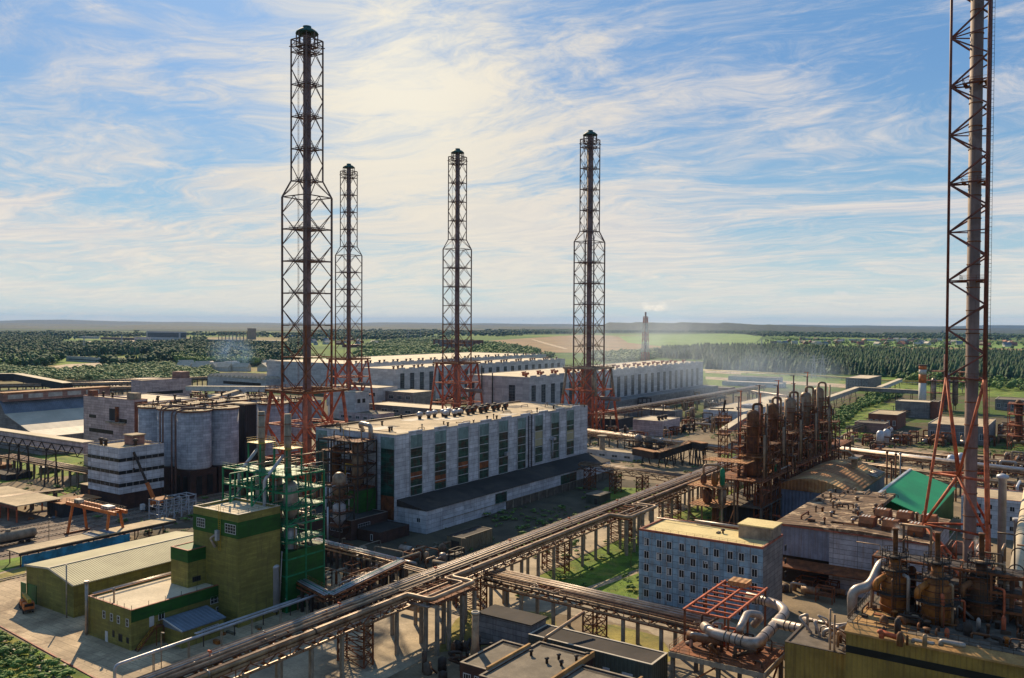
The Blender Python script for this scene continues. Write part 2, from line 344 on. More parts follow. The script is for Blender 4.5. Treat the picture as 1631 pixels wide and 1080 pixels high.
# ---------------------------------------------------------------- ground sheet (one, reaching the horizon)
def ground_mat():
    m=bpy.data.materials.new('terrain');m.use_nodes=True;t=NT(m.node_tree);MAT['terrain']=m
    tc=t.n('ShaderNodeTexCoord').outputs['Object'];d=t.n('ShaderNodeVectorMath',{0:tc},operation='LENGTH').outputs['Value']
    a=t.mix(t.ramp(t.noise(tc,.012,8,.65,.5),.44,.58),(.10,.075,.045),(.07,.12,.02))
    a=t.mix(t.ramp(t.noise(tc,.05,7,.7),.5,.72),a,(.19,.15,.10))
    a=t.mix(t.ramp(t.noise(tc,.6,4,.7),.3,.8,0,.5),a,(.045,.04,.025))
    b=t.mix(t.ramp(t.noise(tc,.0012,6,.6,.5),.42,.58),(.05,.11,.02),(.16,.24,.04))
    b=t.mix(t.ramp(t.noise(tc,.0008,5,.6),.54,.62),b,(.25,.19,.09))
    b=t.mix(t.ramp(t.noise(tc,.03,4,.6),.3,.8,0,.5),b,(.04,.06,.02))
    c=t.mix(t.ramp(d,850.,1250.),a,b)
    far=t.mix(t.ramp(t.n('ShaderNodeTexNoise',{'Vector':tc,'Scale':.0006,'Detail':6.}).outputs[0],.42,.56),(.010,.028,.022),(.045,.075,.025))
    c=t.mix(t.ramp(d,4500.,7500.),c,far)
    bp=t.n('ShaderNodeBump',{'Height':t.noise(tc,.5,5,.7),'Strength':.5,'Distance':.3})
    p=t.n('ShaderNodeBsdfPrincipled',{'Base Color':c,'Roughness':.95,'Specular IOR Level':.1,'Normal':bp.outputs[0]});t.n('ShaderNodeOutputMaterial',{'Surface':p.outputs[0]})
ground_mat()
g=MB();g.add([(-28000,-28000,0),(28000,-28000,0),(28000,28000,0),(-28000,28000,0)],[(0,1,2,3)]);struct('ground',g,'terrain')
_lay=[.004]
def patch(name,mt,pts,px=True,z=None,kind='structure'):
    q=[G(*p) if px else Vector((p[0],p[1],0)) for p in pts]
    _lay[0]+=.004;z=z or _lay[0]
    mb=MB();n=len(q);ar=sum(q[i].x*q[(i+1)%n].y-q[(i+1)%n].x*q[i].y for i in range(n))
    if ar<0:q=q[::-1]
    mb.add([(p.x,p.y,z) for p in q],[tuple(range(n))]);o=mb.build(name,mt);o['kind']=kind;return o
# ---------------------------------------------------------------- roads, yards, grass
patch('dirt_yard','dirt',[(-330,90),(-150,90),(-20,150),(20,330),(-20,520),(-240,560),(-420,420),(-420,180)],px=False)
patch('dirt_yard','dirt_shaded',[(-262,160),(-186,160),(-181,190),(-181,352),(-262,352)],px=False)  # darker soil colour paints shading around the big hall
patch('dirt_yard','dirt_shaded',[(-181,150),(-146,150),(-146,345),(-181,345)],px=False)
patch('rail_bed','ballast',[(-320,80),(-262,80),(-262,215),(-320,215)],px=False)
patch('concrete_yard','yard',[(-150,905),(0,905),(45,905),(500,900),(640,950),(420,1150),(170,1150),(145,1078),(0,998),(-200,890)])
patch('concrete_yard','yard',[(-236,82),(-236,150),(-222,150),(-206,100),(-206,82)],px=False)
patch('main_road','asphalt',[(-146,100),(-114,100),(-115,134),(-124,160),(-128,190),(-129,420),(-143,420),(-143,190),(-146,150)],px=False)
patch('cross_road','asphalt',[(-131,178),(-126,168),(-100,178),(-84,178),(-76,172),(-72,160),(-60,140),(-44,150),(-52,170),(-60,188),(-76,198),(-90,190),(-131,192)],px=False)
patch('grass','grass',[(-127.5,192),(-92,190),(-96.5,198),(-96.5,255),(-127.5,255)],px=False)
patch('footpath','yard',[(-112,193),(-109.5,193),(-104,228),(-106.5,228)],px=False)
patch('grass','grass',[(-127.5,262),(-104,262),(-108,420),(-127.5,420)],px=False)
patch('grass','grass_dry',[(-124,158),(-115,140),(-108,150),(-100,165),(-108,176),(-126,166)],px=False)
patch('grass','grass_dry',[(-98,172),(-86,165),(-74,158),(-72,166),(-80,176),(-92,177)],px=False)
patch('grass','grass',[(-150,215),(-146,200),(-146,330),(-152,330)],px=False)
patch('grass','grass',[(945,792),(965,776),(1030,778),(1010,796),(960,806)])
patch('grass','grass',[(0,752),(30,728),(135,722),(138,756),(60,762),(0,770)])
patch('grass','grass',[(36,795),(110,775),(140,770),(140,776),(60,802)])
patch('grass','grass',[(-60,905),(0,893),(40,886),(45,897),(0,912),(-60,925)])
patch('grass','grass_dry',[(-60,930),(0,915),(42,902),(40,915),(0,928),(-60,945)])
patch('grass','grass',[(-260,940),(0,1003),(150,1083),(150,1250),(-300,1250)])
patch('grass','grass',[(1320,690),(1385,640),(1450,645),(1430,668),(1350,712),(1322,712)])
patch('grass','grass',[(1320,612),(1330,606),(1631,622),(1631,634),(1440,626)])
patch('grass','grass',[(1120,588),(1330,605),(1340,612),(1120,600)])
patch('grass','grass',[(1123,603),(1180,603),(1200,616),(1130,616)])
patch('grass','grass',[(1145,728),(1160,716),(1182,722),(1170,742),(1140,748)])
patch('side_road','yard',[(1124,600),(1124,604),(1350,618),(1350,612)])
patch('side_road','asphalt',[(1326,702),(1334,706),(1404,662),(1396,660)])
mb=MB()   # kerbs
for a,b in (((-127.3,192.3),(-127.3,254)),((-127.3,263),(-127.3,418)),((-126,192.2),(-96,190.2))):mb.bar((*a,.08),(*b,.08),.25,.16)
struct('kerb',mb,'concrete')
q=[G(-100,946),G(0,998),G(145,1078),G(260,1140)];mb=MB()
for a,b in zip(q,q[1:]):mb.bar(a+Vector((0,0,.1)),b+Vector((0,0,.1)),.3,.25)
struct('kerb',mb,'trim_red')
def farpatch(name,mt,pts,z):
    patch(name,mt,pts,z=z)
farpatch('field','field_brown',[(745,545),(930,533),(1060,541),(1180,547),(1180,552),(1040,562),(860,562),(800,556)],.5)
farpatch('field','field_green',[(985,536),(1170,531),(1215,536),(1200,549),(1060,553),(1000,546)],.8)
farpatch('field','field_green',[(590,552),(700,548),(700,575),(570,580)],.5)
farpatch('field','field_brown',[(1200,549),(1631,556),(1700,556),(1700,562),(1400,558),(1200,556)],.9)
farpatch('field','field_green',[(1215,541),(1480,545),(1631,546),(1631,556),(1200,549)],.6)
farpatch('dirt_track','yard',[(846,541),(850,541),(905,556),(900,557),(870,549)],1.1)
farpatch('side_road','yard',[(596,552),(604,552),(618,544),(622,540),(615,540),(608,545)],1.)
farpatch('concrete_yard','yard',[(72,586),(105,581),(228,575),(232,579),(110,588)],.6)
farpatch('concrete_yard','yard',[(100,545),(260,541),(262,549),(110,551)],.6)
farpatch('rail_yard','yard',[(1123,588),(1180,591),(1180,597),(1123,594)],.2)
# far hills
def hills(name,u0,u1,dep,thick,hf,mt):
    mb=MB();K=140;rows=[(0,0),(.12,.45),(.3,.85),(.5,1.),(.7,.8),(1,0)]
    for j,(t,hh) in enumerate(rows):
        for i in range(K+1):
            u=u0+(u1-u0)*i/K;p=AD(u,540,dep+thick*t);mb.v.append((p.x,p.y,max(0,hf(u))*hh))
    for j in range(len(rows)-1):
        for i in range(K):
            a=j*(K+1)+i;mb.f.append((a,a+1,a+K+2,a+K+1));mb.sm.append(True)
    struct(name,mb,mt)
mat('far_wood',(.008,.028,.032),.95,var=.3,scale=.004,col2=(.05,.075,.03),c2=(.45,.65),fine=.2)  # bluish dark tone puts distance haze into the wood colour
def bumps(u,seed,f): return sum(math.sin(u*f*k+seed*k*1.7)/k for k in(1,2,3,5,8))/2.2
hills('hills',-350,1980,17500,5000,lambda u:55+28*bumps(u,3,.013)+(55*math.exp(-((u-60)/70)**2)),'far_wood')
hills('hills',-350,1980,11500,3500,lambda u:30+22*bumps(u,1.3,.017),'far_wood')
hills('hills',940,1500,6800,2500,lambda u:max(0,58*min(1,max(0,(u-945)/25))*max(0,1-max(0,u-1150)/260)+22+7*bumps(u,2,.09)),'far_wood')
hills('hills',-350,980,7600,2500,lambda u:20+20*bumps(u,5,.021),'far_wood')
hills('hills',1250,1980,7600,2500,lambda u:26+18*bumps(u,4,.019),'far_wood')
# ---------------------------------------------------------------- woods (merged: nobody could count them)
def tmpl_con(seed,tiers=4,n=7):
    r=np.random.default_rng(seed);V=[];Fc=[]
    for k in range(tiers):
        z0=.10+.78*k/tiers;z1=min(1.,z0+.42);rr=.20*(1-.75*k/tiers);o=len(V);a0=r.random()*6
        for i in range(n):
            a=a0+2*math.pi*i/n;q=rr*(.7+.6*r.random());V.append((q*math.cos(a),q*math.sin(a),z0+(r.random()-.5)*.08))
        V.append((0,0,z1))
        for i in range(n):Fc.append((o+i,o+(i+1)%n,o+n,o+n))
    return np.array(V),np.array(Fc)
def tmpl_dec(seed,blobs=7,leaves=26):
    r=np.random.default_rng(seed);V=[];Fc=[]
    for b in range(blobs):
        c=np.array([(r.random()-.5)*.5,(r.random()-.5)*.5,.36+.42*r.random()]);s=.12+.13*r.random();o=len(V)
        pts=[(0,0,1),(0,0,-1)]+[(math.cos(a),math.sin(a),(r.random()-.5)*.7) for a in np.arange(5)*1.2566+r.random()]
        for p in pts:V.append(tuple(c+np.array(p)*s*(.8+.4*r.random())))
        for i in range(5):
            Fc.append((o,o+2+i,o+2+(i+1)%5,o+2+(i+1)%5));Fc.append((o+1,o+2+(i+1)%5,o+2+i,o+2+i))
    for l in range(leaves):
        d=r.normal(size=3);d/=np.linalg.norm(d);c=np.array([0,0,.57])+d*np.array([.42,.42,.36])*(.8+.3*r.random());o=len(V)
        a=r.normal(size=3);b_=r.normal(size=3);s=.06
        for i,j in((-1,-1),(1,-1),(1,1),(-1,1)):V.append(tuple(c+a*s*i*.6+b_*s*j*.6))
        Fc.append((o,o+1,o+2,o+3))
    return np.array(V),np.array(Fc)
CONS=[tmpl_con(i) for i in range(5)];CONF=[tmpl_con(i+20,2,6) for i in range(3)];DECS=[tmpl_dec(i,9,44) for i in range(6)];DECF=[tmpl_dec(i+9,4,6) for i in range(3)]
def pip(x,y,poly):
    ins=np.zeros(len(x),bool);n=len(poly)
    for i in range(n):
        x0,y0=poly[i][0],poly[i][1];x1,y1=poly[(i+1)%n][0],poly[(i+1)%n][1]
        c=((y0>y)!=(y1>y));t=(x1-x0)*(y-y0)/((y1-y0) if y1!=y0 else 1e-9)+x0;ins^=c&(x<t)
    return ins
def wood(name,poly,sp,h,hv,tm,mt,label,cat,wid=1.,excl=(),dens=1.,clump=0,kind='stuff',world=False):
    W_=[G(*p) if not world else Vector((*p,0)) for p in poly];xs=[p.x for p in W_];ys=[p.y for p in W_]
    gx,gy=np.meshgrid(np.arange(min(xs),max(xs),sp),np.arange(min(ys),max(ys),sp));x=gx.ravel()+RNG.uniform(-.45,.45,gx.size)*sp;y=gy.ravel()+RNG.uniform(-.45,.45,gx.size)*sp
    k=pip(x,y,W_)&(RNG.random(len(x))<dens)
    if clump:
        f=np.sin(x/clump+1.3*np.sin(y/clump*.7))+np.sin(y/clump*1.1+1.7*np.sin(x/clump*.6));k&=f+RNG.normal(size=len(x))*.5>-.1
    for e in excl:k&=~pip(x,y,[G(*p) for p in e])
    x=x[k];y=y[k];N=len(x);hh=h*(1+hv*RNG.normal(size=N).clip(-1.8,1.8));ww=hh*wid*RNG.uniform(.8,1.25,N);an=RNG.uniform(0,6.28,N);ti=RNG.integers(0,len(tm),N)
    VV=[];FF=[];o=0
    for i in range(len(tm)):
        m=ti==i;V,Fc=tm[i];n=m.sum()
        if not n:continue
        ca=np.cos(an[m])[:,None];sa=np.sin(an[m])[:,None];w=ww[m][:,None]
        X=(V[:,0]*ca-V[:,1]*sa)*w+x[m][:,None];Y=(V[:,0]*sa+V[:,1]*ca)*w+y[m][:,None];Z=V[:,2]*hh[m][:,None]
        VV.append(np.stack([X,Y,Z],-1).reshape(-1,3));FF.append((Fc[None]+(np.arange(n)*len(V))[:,None,None]+o).reshape(-1,4));o+=n*len(V)
    VV=np.concatenate(VV);FF=np.concatenate(FF);tri=FF[:,2]==FF[:,3];tot=np.where(tri,3,4)
    me=bpy.data.meshes.new(name);me.vertices.add(len(VV));me.vertices.foreach_set('co',VV.ravel());me.loops.add(int(tot.sum()));me.polygons.add(len(FF))
    mask=np.ones(FF.shape,bool);mask[tri,3]=False;me.loops.foreach_set('vertex_index',FF[mask].astype(np.int32))
    me.polygons.foreach_set('loop_start',np.concatenate([[0],np.cumsum(tot)[:-1]]).astype(np.int32));me.update(calc_edges=True)
    me.materials.append(MAT[mt]);ob=bpy.data.objects.new(name,me);COL.objects.link(ob);tag(ob,label,cat,None,kind);return N
cl=[[(95,542),(300,536),(305,549),(180,553),(95,553)],[(66,592),(105,570),(240,566),(245,579),(90,592)],[(325,540),(460,538),(460,552),(330,553)]]
nt=0
nt+=wood('pine_forest',[(1120,590),(1125,560),(1100,557),(1230,556),(1400,563),(1750,572),(1750,617),(1631,612),(1420,601)],9,16.5,.2,CONS,'needle','dark green pine forest stretching behind the yellow pipeline on the right','forest',wid=1.25)
nt+=wood('pine_forest',[(1040,566),(1060,558),(1110,557),(1125,562),(1120,574),(1060,572)],10,14,.2,CONS,'needle','dark pines behind the far end of the long white hall','forest',wid=1.2)
nt+=wood('mixed_wood',[(-120,545),(0,540),(480,545),(480,575),(420,583),(250,579),(240,585),(70,590),(0,583),(-140,590)],13,15,.28,CONS[:4]+DECS[:4],'needle','dark mixed forest in front of the low grey factory on the left','forest',wid=1.2,excl=cl)
nt+=wood('green_wood',[(-120,562),(0,560),(210,585),(0,586),(-140,590)],15,13,.22,DECS,'leaf','mid green broadleaf wood on the far left','forest',wid=1.2,excl=cl)
nt+=wood('birch_plantation',[(272,577),(285,566),(420,568),(425,580),(410,584),(290,584)],10,15,.1,DECS,'leaf','even topped birch plantation behind the blue smoke','forest',wid=.9)
nt+=wood('bushes',[(-140,596),(0,587),(90,594),(240,582),(330,586),(345,602),(300,612),(200,610),(60,606),(-140,612)],7.5,5.5,.45,DECS,'leaf_light','grey green willow bushes between plant and forest on the left','bushes',wid=1.55)
nt+=wood('mixed_wood',[(-120,531),(0,531),(480,534),(480,541),(300,535),(100,540),(0,540),(-120,540)],30,19,.2,CONF+DECF,'needle','distant strip of dark forest below the left skyline','forest',wid=1.9,clump=160)
nt+=wood('green_wood',[(560,560),(600,545),(700,540),(760,545),(860,560),(880,572),(720,585),(570,585)],16,10,.3,DECS,'leaf_light','loose pale green trees and scrub between the far stacks','trees',wid=1.3,clump=70)
nt+=wood('green_wood',[(755,560),(800,556),(850,562),(850,575),(760,580)],13,14,.3,DECS,'leaf','bushy green trees beside the brown brick buildings','trees',wid=1.2)
nt+=wood('mixed_wood',[(480,529),(850,528),(850,534),(700,541),(560,543),(480,545)],30,20,.25,CONF+DECF,'needle','distant dark tree belt between the left and middle stacks','forest',wid=1.7,clump=190)
nt+=wood('bushes',[(935,575),(940,566),(1060,560),(1064,568),(1000,580)],11,9,.3,DECS,'leaf_light','light green bushes around the foot of the red and white stack','bushes',wid=1.3)
nt+=wood('mixed_wood',[(850,528),(980,526),(1230,528),(1230,534),(1100,530),(960,531),(850,533)],30,22,.15,CONF,'needle','distant forest edge behind the brown and green fields','forest',wid=1.8)
nt+=wood('mixed_wood',[(1170,531),(1700,537),(1700,545),(1480,541),(1215,537)],30,19,.25,CONF+DECF,'needle','distant dark tree belts around the village on the right','forest',wid=1.8,clump=170)
nt+=wood('green_wood',[(1200,550),(1230,541),(1700,548),(1700,558),(1400,556)],26,9,.3,DECF,'leaf','garden trees among the village houses on the right','trees',wid=1.5,clump=110,dens=.6)
nt+=wood('green_wood',[(1420,603),(1631,613),(1700,616),(1700,626),(1560,622),(1430,611)],12,9,.3,DECS,'leaf','leafy scrub along the edge of the pine forest on the right','bushes',wid=1.2,dens=.8)
nt+=wood('bushes',[(1322,678),(1345,655),(1400,628),(1440,633),(1370,655),(1330,692)],5.5,5,.25,DECS,'leaf','dense green bushes beside the elevated gallery','bushes',wid=1.3)
nt+=wood('bushes',[(-60,1010),(0,1012),(90,1062),(130,1100),(-60,1100)],2.2,1.5,.3,DECS,'leaf','low green shrubs in the bottom left corner','bushes',wid=1.6)
print('trees',nt)
def tuft(name,poly,sp,h,mt,label,world=True,dens=.8,clump=6):
    wood(name,poly,sp,h,.3,[tmpl_dec(40+i,0,9) for i in range(3)],mt,label,'grass',wid=2.,clump=clump,world=world,dens=dens)
tuft('grass_tufts',[(-127,193),(-97,191),(-97,250),(-127,254)],1.1,.55,'leaf','rough grass below the pipe rack beside the blue building')
tuft('grass_tufts',[(-126,264),(-105,264),(-108,380),(-126,400)],1.6,.6,'leaf','rough grass below the far end of the pipe rack')
tuft('grass_tufts',[(-124,158),(-115,140),(-108,150),(-100,165),(-108,176),(-126,166)],1.,.5,'leaf_light','yellowish weeds around the rack pillars at the crossing')

WD=[tmpl_dec(60+i,5,14) for i in range(3)]
wood('weeds',[(-330,95),(-140,160),(-60,230),(-30,330),(-20,560),(-240,560),(-420,420),(-420,180)],6.,1.1,.5,WD,'leaf','low weeds and saplings growing over the neglected ground of the works','weeds',wid=2.6,clump=22,world=True,dens=.55)
wood('weeds',[(-158,205),(-148,205),(-146,340),(-182,346),(-180,250)],3.,.8,.5,WD,'leaf','weeds along the grass strip beside the long annexe','weeds',wid=2.2,clump=9,world=True,dens=.6)
wood('bushes',[(-106,205),(-97,210),(-98,255),(-112,255)],4.,1.8,.4,WD,'leaf','dark bushes behind the blue office block','bushes',wid=1.6,world=True,dens=.8)
# ---------------------------------------------------------------- buildings
class Bd:
    def __init__(s,x1,y0,z1,w,l,z0=0.):s.x1,s.y0,s.z1,s.w,s.l,s.z0=x1,y0,z1,w,l,z0;s.x0=x1-w;s.y1=y0+l
    def fb(s,mb,face,a,b,z0,z1,o0=-.1,o1=.08):
        "box on the -Y face ('Y', measured left from the near corner) or the +X face ('X', measured away from it)"
        if face=='Y':mb.box(s.x1-b,s.x1-a,s.y0-o1,s.y0-o0,z0,z1)
        else:mb.box(s.x1+o0,s.x1+o1,s.y0+a,s.y0+b,z0,z1)
        return mb
    def s(s_,face,u,z=None):
        p=(s_.x1,s_.y0,s_.z1 if z is None else z);return ext(p,(-1,0,0) if face=='Y' else (0,1,0),u)
    def z(s_,face,a,v):
        p=(s_.x1-a,s_.y0) if face=='Y' else (s_.x1,s_.y0+a);return zat(p,v)
def bt(uc,vt,zt,ul,ur,z0=0.,w=None,l=None):
    p=G(uc,vt,zt);return Bd(p.x,p.y,zt,w or ext(p,(-1,0,0),ul),l or ext(p,(0,1,0),ur),z0)
def shell(b,t,wall,roof,par=.6,trim=None,pt=.35,name='wall'):
    mb=MB();zr=b.z1-par;mb.box(b.x0,b.x1,b.y0,b.y1,b.z0,zr)
    if par>.15:
        z=b.z1-.08;mb.box(b.x0,b.x0+pt,b.y0,b.y1,zr,z);mb.box(b.x1-pt,b.x1,b.y0,b.y1,zr,z)
        mb.box(b.x0+pt,b.x1-pt,b.y0,b.y0+pt,zr,z);mb.box(b.x0+pt,b.x1-pt,b.y1-pt,b.y1,zr,z)
        c=MB();e=.05
        c.box(b.x0-e,b.x0+pt+e,b.y0-e,b.y1+e,z,z+.1);c.box(b.x1-pt-e,b.x1+e,b.y0-e,b.y1+e,z,z+.1)
        c.box(b.x0+pt+e,b.x1-pt-e,b.y0-e,b.y0+pt+e,z,z+.1);c.box(b.x0+pt+e,b.x1-pt-e,b.y1-pt-e,b.y1+e,z,z+.1)
        c.build('coping',trim or 'steel_dark',t);mb.build(name,wall,t)
        MB().box(b.x0+pt,b.x1-pt,b.y0+pt,b.y1-pt,zr,zr+.06).build('roof',roof,t)
    else:
        mb.build(name,wall,t);MB().box(b.x0-.3,b.x1+.3,b.y0-.3,b.y1+.3,zr,zr+.25).build('roof',roof,t)
def house(name,label,cat,b,wall,roof,par=.6,trim=None,group=None):
    t=thing(name,label,cat,((b.x0+b.x1)/2,(b.y0+b.y1)/2,b.z0),group);shell(b,t,wall,roof,par,trim);return t
def window(b,t,face,a,z,w=1.5,h=1.7,nx=2,ny=1,fm='frame_white',gm='glass_dark',fw=.12,o=0.,name='window'):
    f=MB();b.fb(f,face,a,a+fw,z,z+h,-.05,.09+o);b.fb(f,face,a+w-fw,a+w,z,z+h,-.05,.09+o)
    b.fb(f,face,a+fw,a+w-fw,z,z+fw,-.05,.12+o);b.fb(f,face,a+fw,a+w-fw,z+h-fw,z+h,-.05,.09+o)
    for i in range(1,nx):b.fb(f,face,a+w*i/nx-fw/3,a+w*i/nx+fw/3,z+fw,z+h-fw,-.05,.07+o)
    for i in range(1,ny):b.fb(f,face,a+fw,a+w-fw,z+h*i/ny-fw/3,z+h*i/ny+fw/3,-.05,.068+o)
    fo=f.build(name,fm,t);g=MB();b.fb(g,face,a+fw*.5,a+w-fw*.5,z+fw*.5,z+h-fw*.5,-.04,.03+o);g.build('pane',gm,fo);return fo
def vent(mb,x,y,z,r=.35,h=1.2):mb.mark();mb.lathe(x,y,[(r,z),(r,z+h*.7),(r*1.7,z+h*.75),(r*1.6,z+h*.9),(r*.3,z+h)],8)
def roof_vents(t,pts,mt='steel_dark',r=.4,h=1.4):
    for x,y,z in pts:
        m=MB();vent(m,x,y,z,r,h);m.build('roof_vent',mt,t)
# --- big white process hall in the middle
M=Bd(-195.5,216.2,32,38.7,131.7)
t=thing('process_hall','huge white panelled hall in the centre with tall green glazed strips','factory hall',(M.x1-19,M.y0+66,0));shell(M,t,'panel_white','roof_tan',.7,'steel_dark')
strips=[(653,672),(692,710),(729,745.5),(763,778),(794,808.6),(824,837),(851.7,864),(877.5,890),(902,913.6)]
for i,(a,c) in enumerate(strips):
    s0=M.s('X',a);s1=M.s('X',c);zb=10 if i<6 else 11
    f=MB();M.fb(f,'X',s0,s1,zb,26.5,-.05,.10);f.build('window_strip','glass_green',t)
    f=MB();M.fb(f,'X',s0,s1,26.5,31,-.05,.12);f.build('pale_glazing','glass_pale',t)
    f=MB()
    for zz_ in np.arange(zb,26.6,3.3):M.fb(f,'X',s0,s1,zz_-.12,zz_+.12,.1,.2)
    M.fb(f,'X',s0-.25,s0,zb,31.2,-.05,.3);M.fb(f,'X',s1,s1+.25,zb,31.2,-.05,.3);f.build('mullion','panel_far',t)
    if i in(2,0,1,3,6,8):   # boarded or broken fields
        f=MB();zq=random.choice([12.5,15.5,14]);hq={6:6.5,8:5.}.get(i,2.6);zq={6:18,8:17}.get(i,zq)
        M.fb(f,'X',s0+.1,s1-.1,zq,zq+hq,.1,.16);f.each('boarding','roof_sheet' if i in(6,8) else 'steel_rust',t)
for a,c in((503.5,521),(607,628)):
    s0=M.s('Y',c);s1=M.s('Y',a);f=MB();M.fb(f,'Y',s0,s1,9,27,-.05,.1);f.build('window_strip','glass_green',t)
    f=MB();M.fb(f,'Y',s0,s1,27,31,-.05,.12);f.build('pale_glazing','glass_pale',t)
    f=MB();M.fb(f,'Y',s0,s1,3,11,.1,.16);f.each('boarding','steel_rust',t)
for i in range(1,19,2):
    f=MB();M.fb(f,'X',i*6.93,i*6.93+6.93,32.05,32.6,-.35,.06);f.build('parapet_step','panel_white',t)
f=MB()
for u in(841,846):
    s0=M.s('X',u);f.tube([(M.x1+.4,M.y0+s0,8),(M.x1+.4,M.y0+s0,31.5)],.22,6)
for z_ in np.arange(9,31,.8):f.bar((M.x1+.4,M.y0+M.s('X',841),z_),(M.x1+.4,M.y0+M.s('X',846),z_),.08)
f.build('fire_ladder','steel_dark',t)
f=MB();
for x,y in((-232,225),(-232,260),(-230,300),(-200,250),(-199,280),(-203,330),(-222,238),(-208,228)):vent(f,x,y,31.3,.35,1.7)
f.each('roof_vent','steel_dark',t)
f=MB()
f.tube([(-232.5,217,31.9),(-232.5,347,31.9)],.35,6);f.mark();f.tube([(-199.5,221,32.1),(-229,221,32.1)],.12,6);f.each('roof_pipe','pipe_dark',t)
f=MB();f.tube([(-206,215.2,29),(-206,215.2,34.6),(-213,217,34.8),(-213,219,31)],.8,12,bend=1.6);f.build('roof_duct','pipe_silver',t)
f=MB();p=G(893,700,20);f.tube([(M.x1+1,p.y,12),(M.x1+1,p.y,19.5)],.25,8);f.box(M.x1+.3,M.x1+2.2,p.y-1,p.y+1,19.5,20.6);f.build('vent_box','pipe_white',t)
f=MB();p=G(832,720,19);f.box(M.x1+.1,M.x1+1.4,p.y-1.2,p.y+1.2,17,18.4);f.build('vent_box','pipe_white',t)
# roof fans: each one a thing
k=0
for i in range(12):
    for j in range(2 if i>1 else 1):
        y=262+i*4.6+(j*1.3);x=-224+j*5+(i%2)*.8
        tt=thing('roof_fan',('pale round hooded roof fan in the cluster on the big white hall' if i<5 else 'dark rusty roof fan in the cluster on the big white hall'),'roof fan',(x,y,31.36),'pale hooded fans on the big white hall' if i<5 else 'dark rusty fans on the big white hall')
        m=MB();m.lathe(x,y,[(.7,31.36),(.7,32.2),(1.1,32.6)],10);m.build('base','steel_dark',tt)
        m=MB();m.lathe(x,y,[(1.1,32.6),(1.35,33.2),(1.15,33.9),(.5,34.3)],12);m.build('hood','pipe_white' if i<5 else 'steel_dark',tt)
        m=MB();m.tube([(x,y,33.2),(x+1.3,y-.6,33.3)],.6,8);m.build('outlet','pipe_silver' if i<5 else 'steel_rust',tt)
# --- long low annexe in front of it
L=Bd(-182.7,217.2,7.7,12.8,129.2)
t=thing('long_annexe','long low white annexe with a dark sloping roof at the foot of the big hall','annexe',(-189,280,0))
mb=MB();mb.box(L.x0,L.x1,L.y0,L.y1,0,L.z1);mb.build('wall','panel_white',t)
mb=MB();mb.add([(L.x0-.0,L.y0-.3,10),(L.x1+.5,L.y0-.3,7.75),(L.x1+.5,L.y1+.3,7.75),(L.x0,L.y1+.3,10),(L.x0,L.y0-.3,7.72),(L.x1+.5,L.y0-.3,7.72),(L.x1+.5,L.y1+.3,7.72),(L.x0,L.y1+.3,7.72)],[(0,1,2,3),(7,6,5,4),(0,4,5,1),(2,6,7,3),(1,5,6,2)]);mb.build('roof','roof_black',t)
f=MB();L.fb(f,'X',L.s('X',789,4),L.s('X',807,4),3.3,6.9,-.05,.1);f.build('window_strip','glass_green',t)
f=MB();L.fb(f,'X',L.s('X',893,4),L.s('X',918,4),3.3,6.9,-.05,.1);f.build('window_strip','glass_green',t)
f=MB();L.fb(f,'X',L.s('X',806,2),129,0,3.0,-.05,.3);f.build('plinth','concrete_dark',t)
f=MB()
for y in np.arange(L.y0+50,L.y1,6):f.mark();f.box(L.x1+.3,L.x1+.6,y,y+.3,0,3.1)
f.mark();f.bar((L.x1+.6,L.y0+8,3.3),(L.x1+.6,L.y1,3.3),.18);f.each('pilaster','concrete',t)
window(L,t,'Y',2.6,3.4,1.6,1.6)
# --- dark brick annexe left of it
D=bt(640,838,7.5,520,663)
D=Bd(-196.5,196.5,6.5,27,17)
t=house('brick_annexe','dark brick annexe with a flat roof at the near end of the big hall','annexe',D,'brick_dark','roof_dark',.4,'pipe_silver')
for s0 in(3,):window(D,t,'X',s0,2.2,5.5,2.6,5,3,'pipe_white')
window(D,t,'Y',4,2.2,5.5,2.6,5,3,'pipe_white')
D2=Bd(-186.5,199,3.6,9.8,14);t=house('brick_lean_to','small dark lean to with a flat roof beside the brick annexe','shed',D2,'brick_dark','roof_black',.2)
window(D2,t,'Y',3,.6,1,2,1,1,'frame_white')
# --- corrugated container shed
Bx=Bd(-158.6,205.5,4.6,6.,15.5)
t=house('storage_shed','beige corrugated shed with a dark flat roof below the long annexe','shed',Bx,'sheet_beige','roof_black',.2)
f=MB();Bx.fb(f,'Y',1.2,4.4,0,3.4,-.05,.1);f.build('door','steel_dark',t)
p=G(955,790,3.4);Bx=Bd(p.x,p.y,3.4,6,9);t=house('storage_shed','small grey green kiosk on the grass behind the main pipe rack','shed',Bx,'sheet_greygreen','roof_slate',.15)
f=MB();Bx.fb(f,'Y',1,2.2,0,2.2,-.05,.08);f.build('door','steel_dark',t)
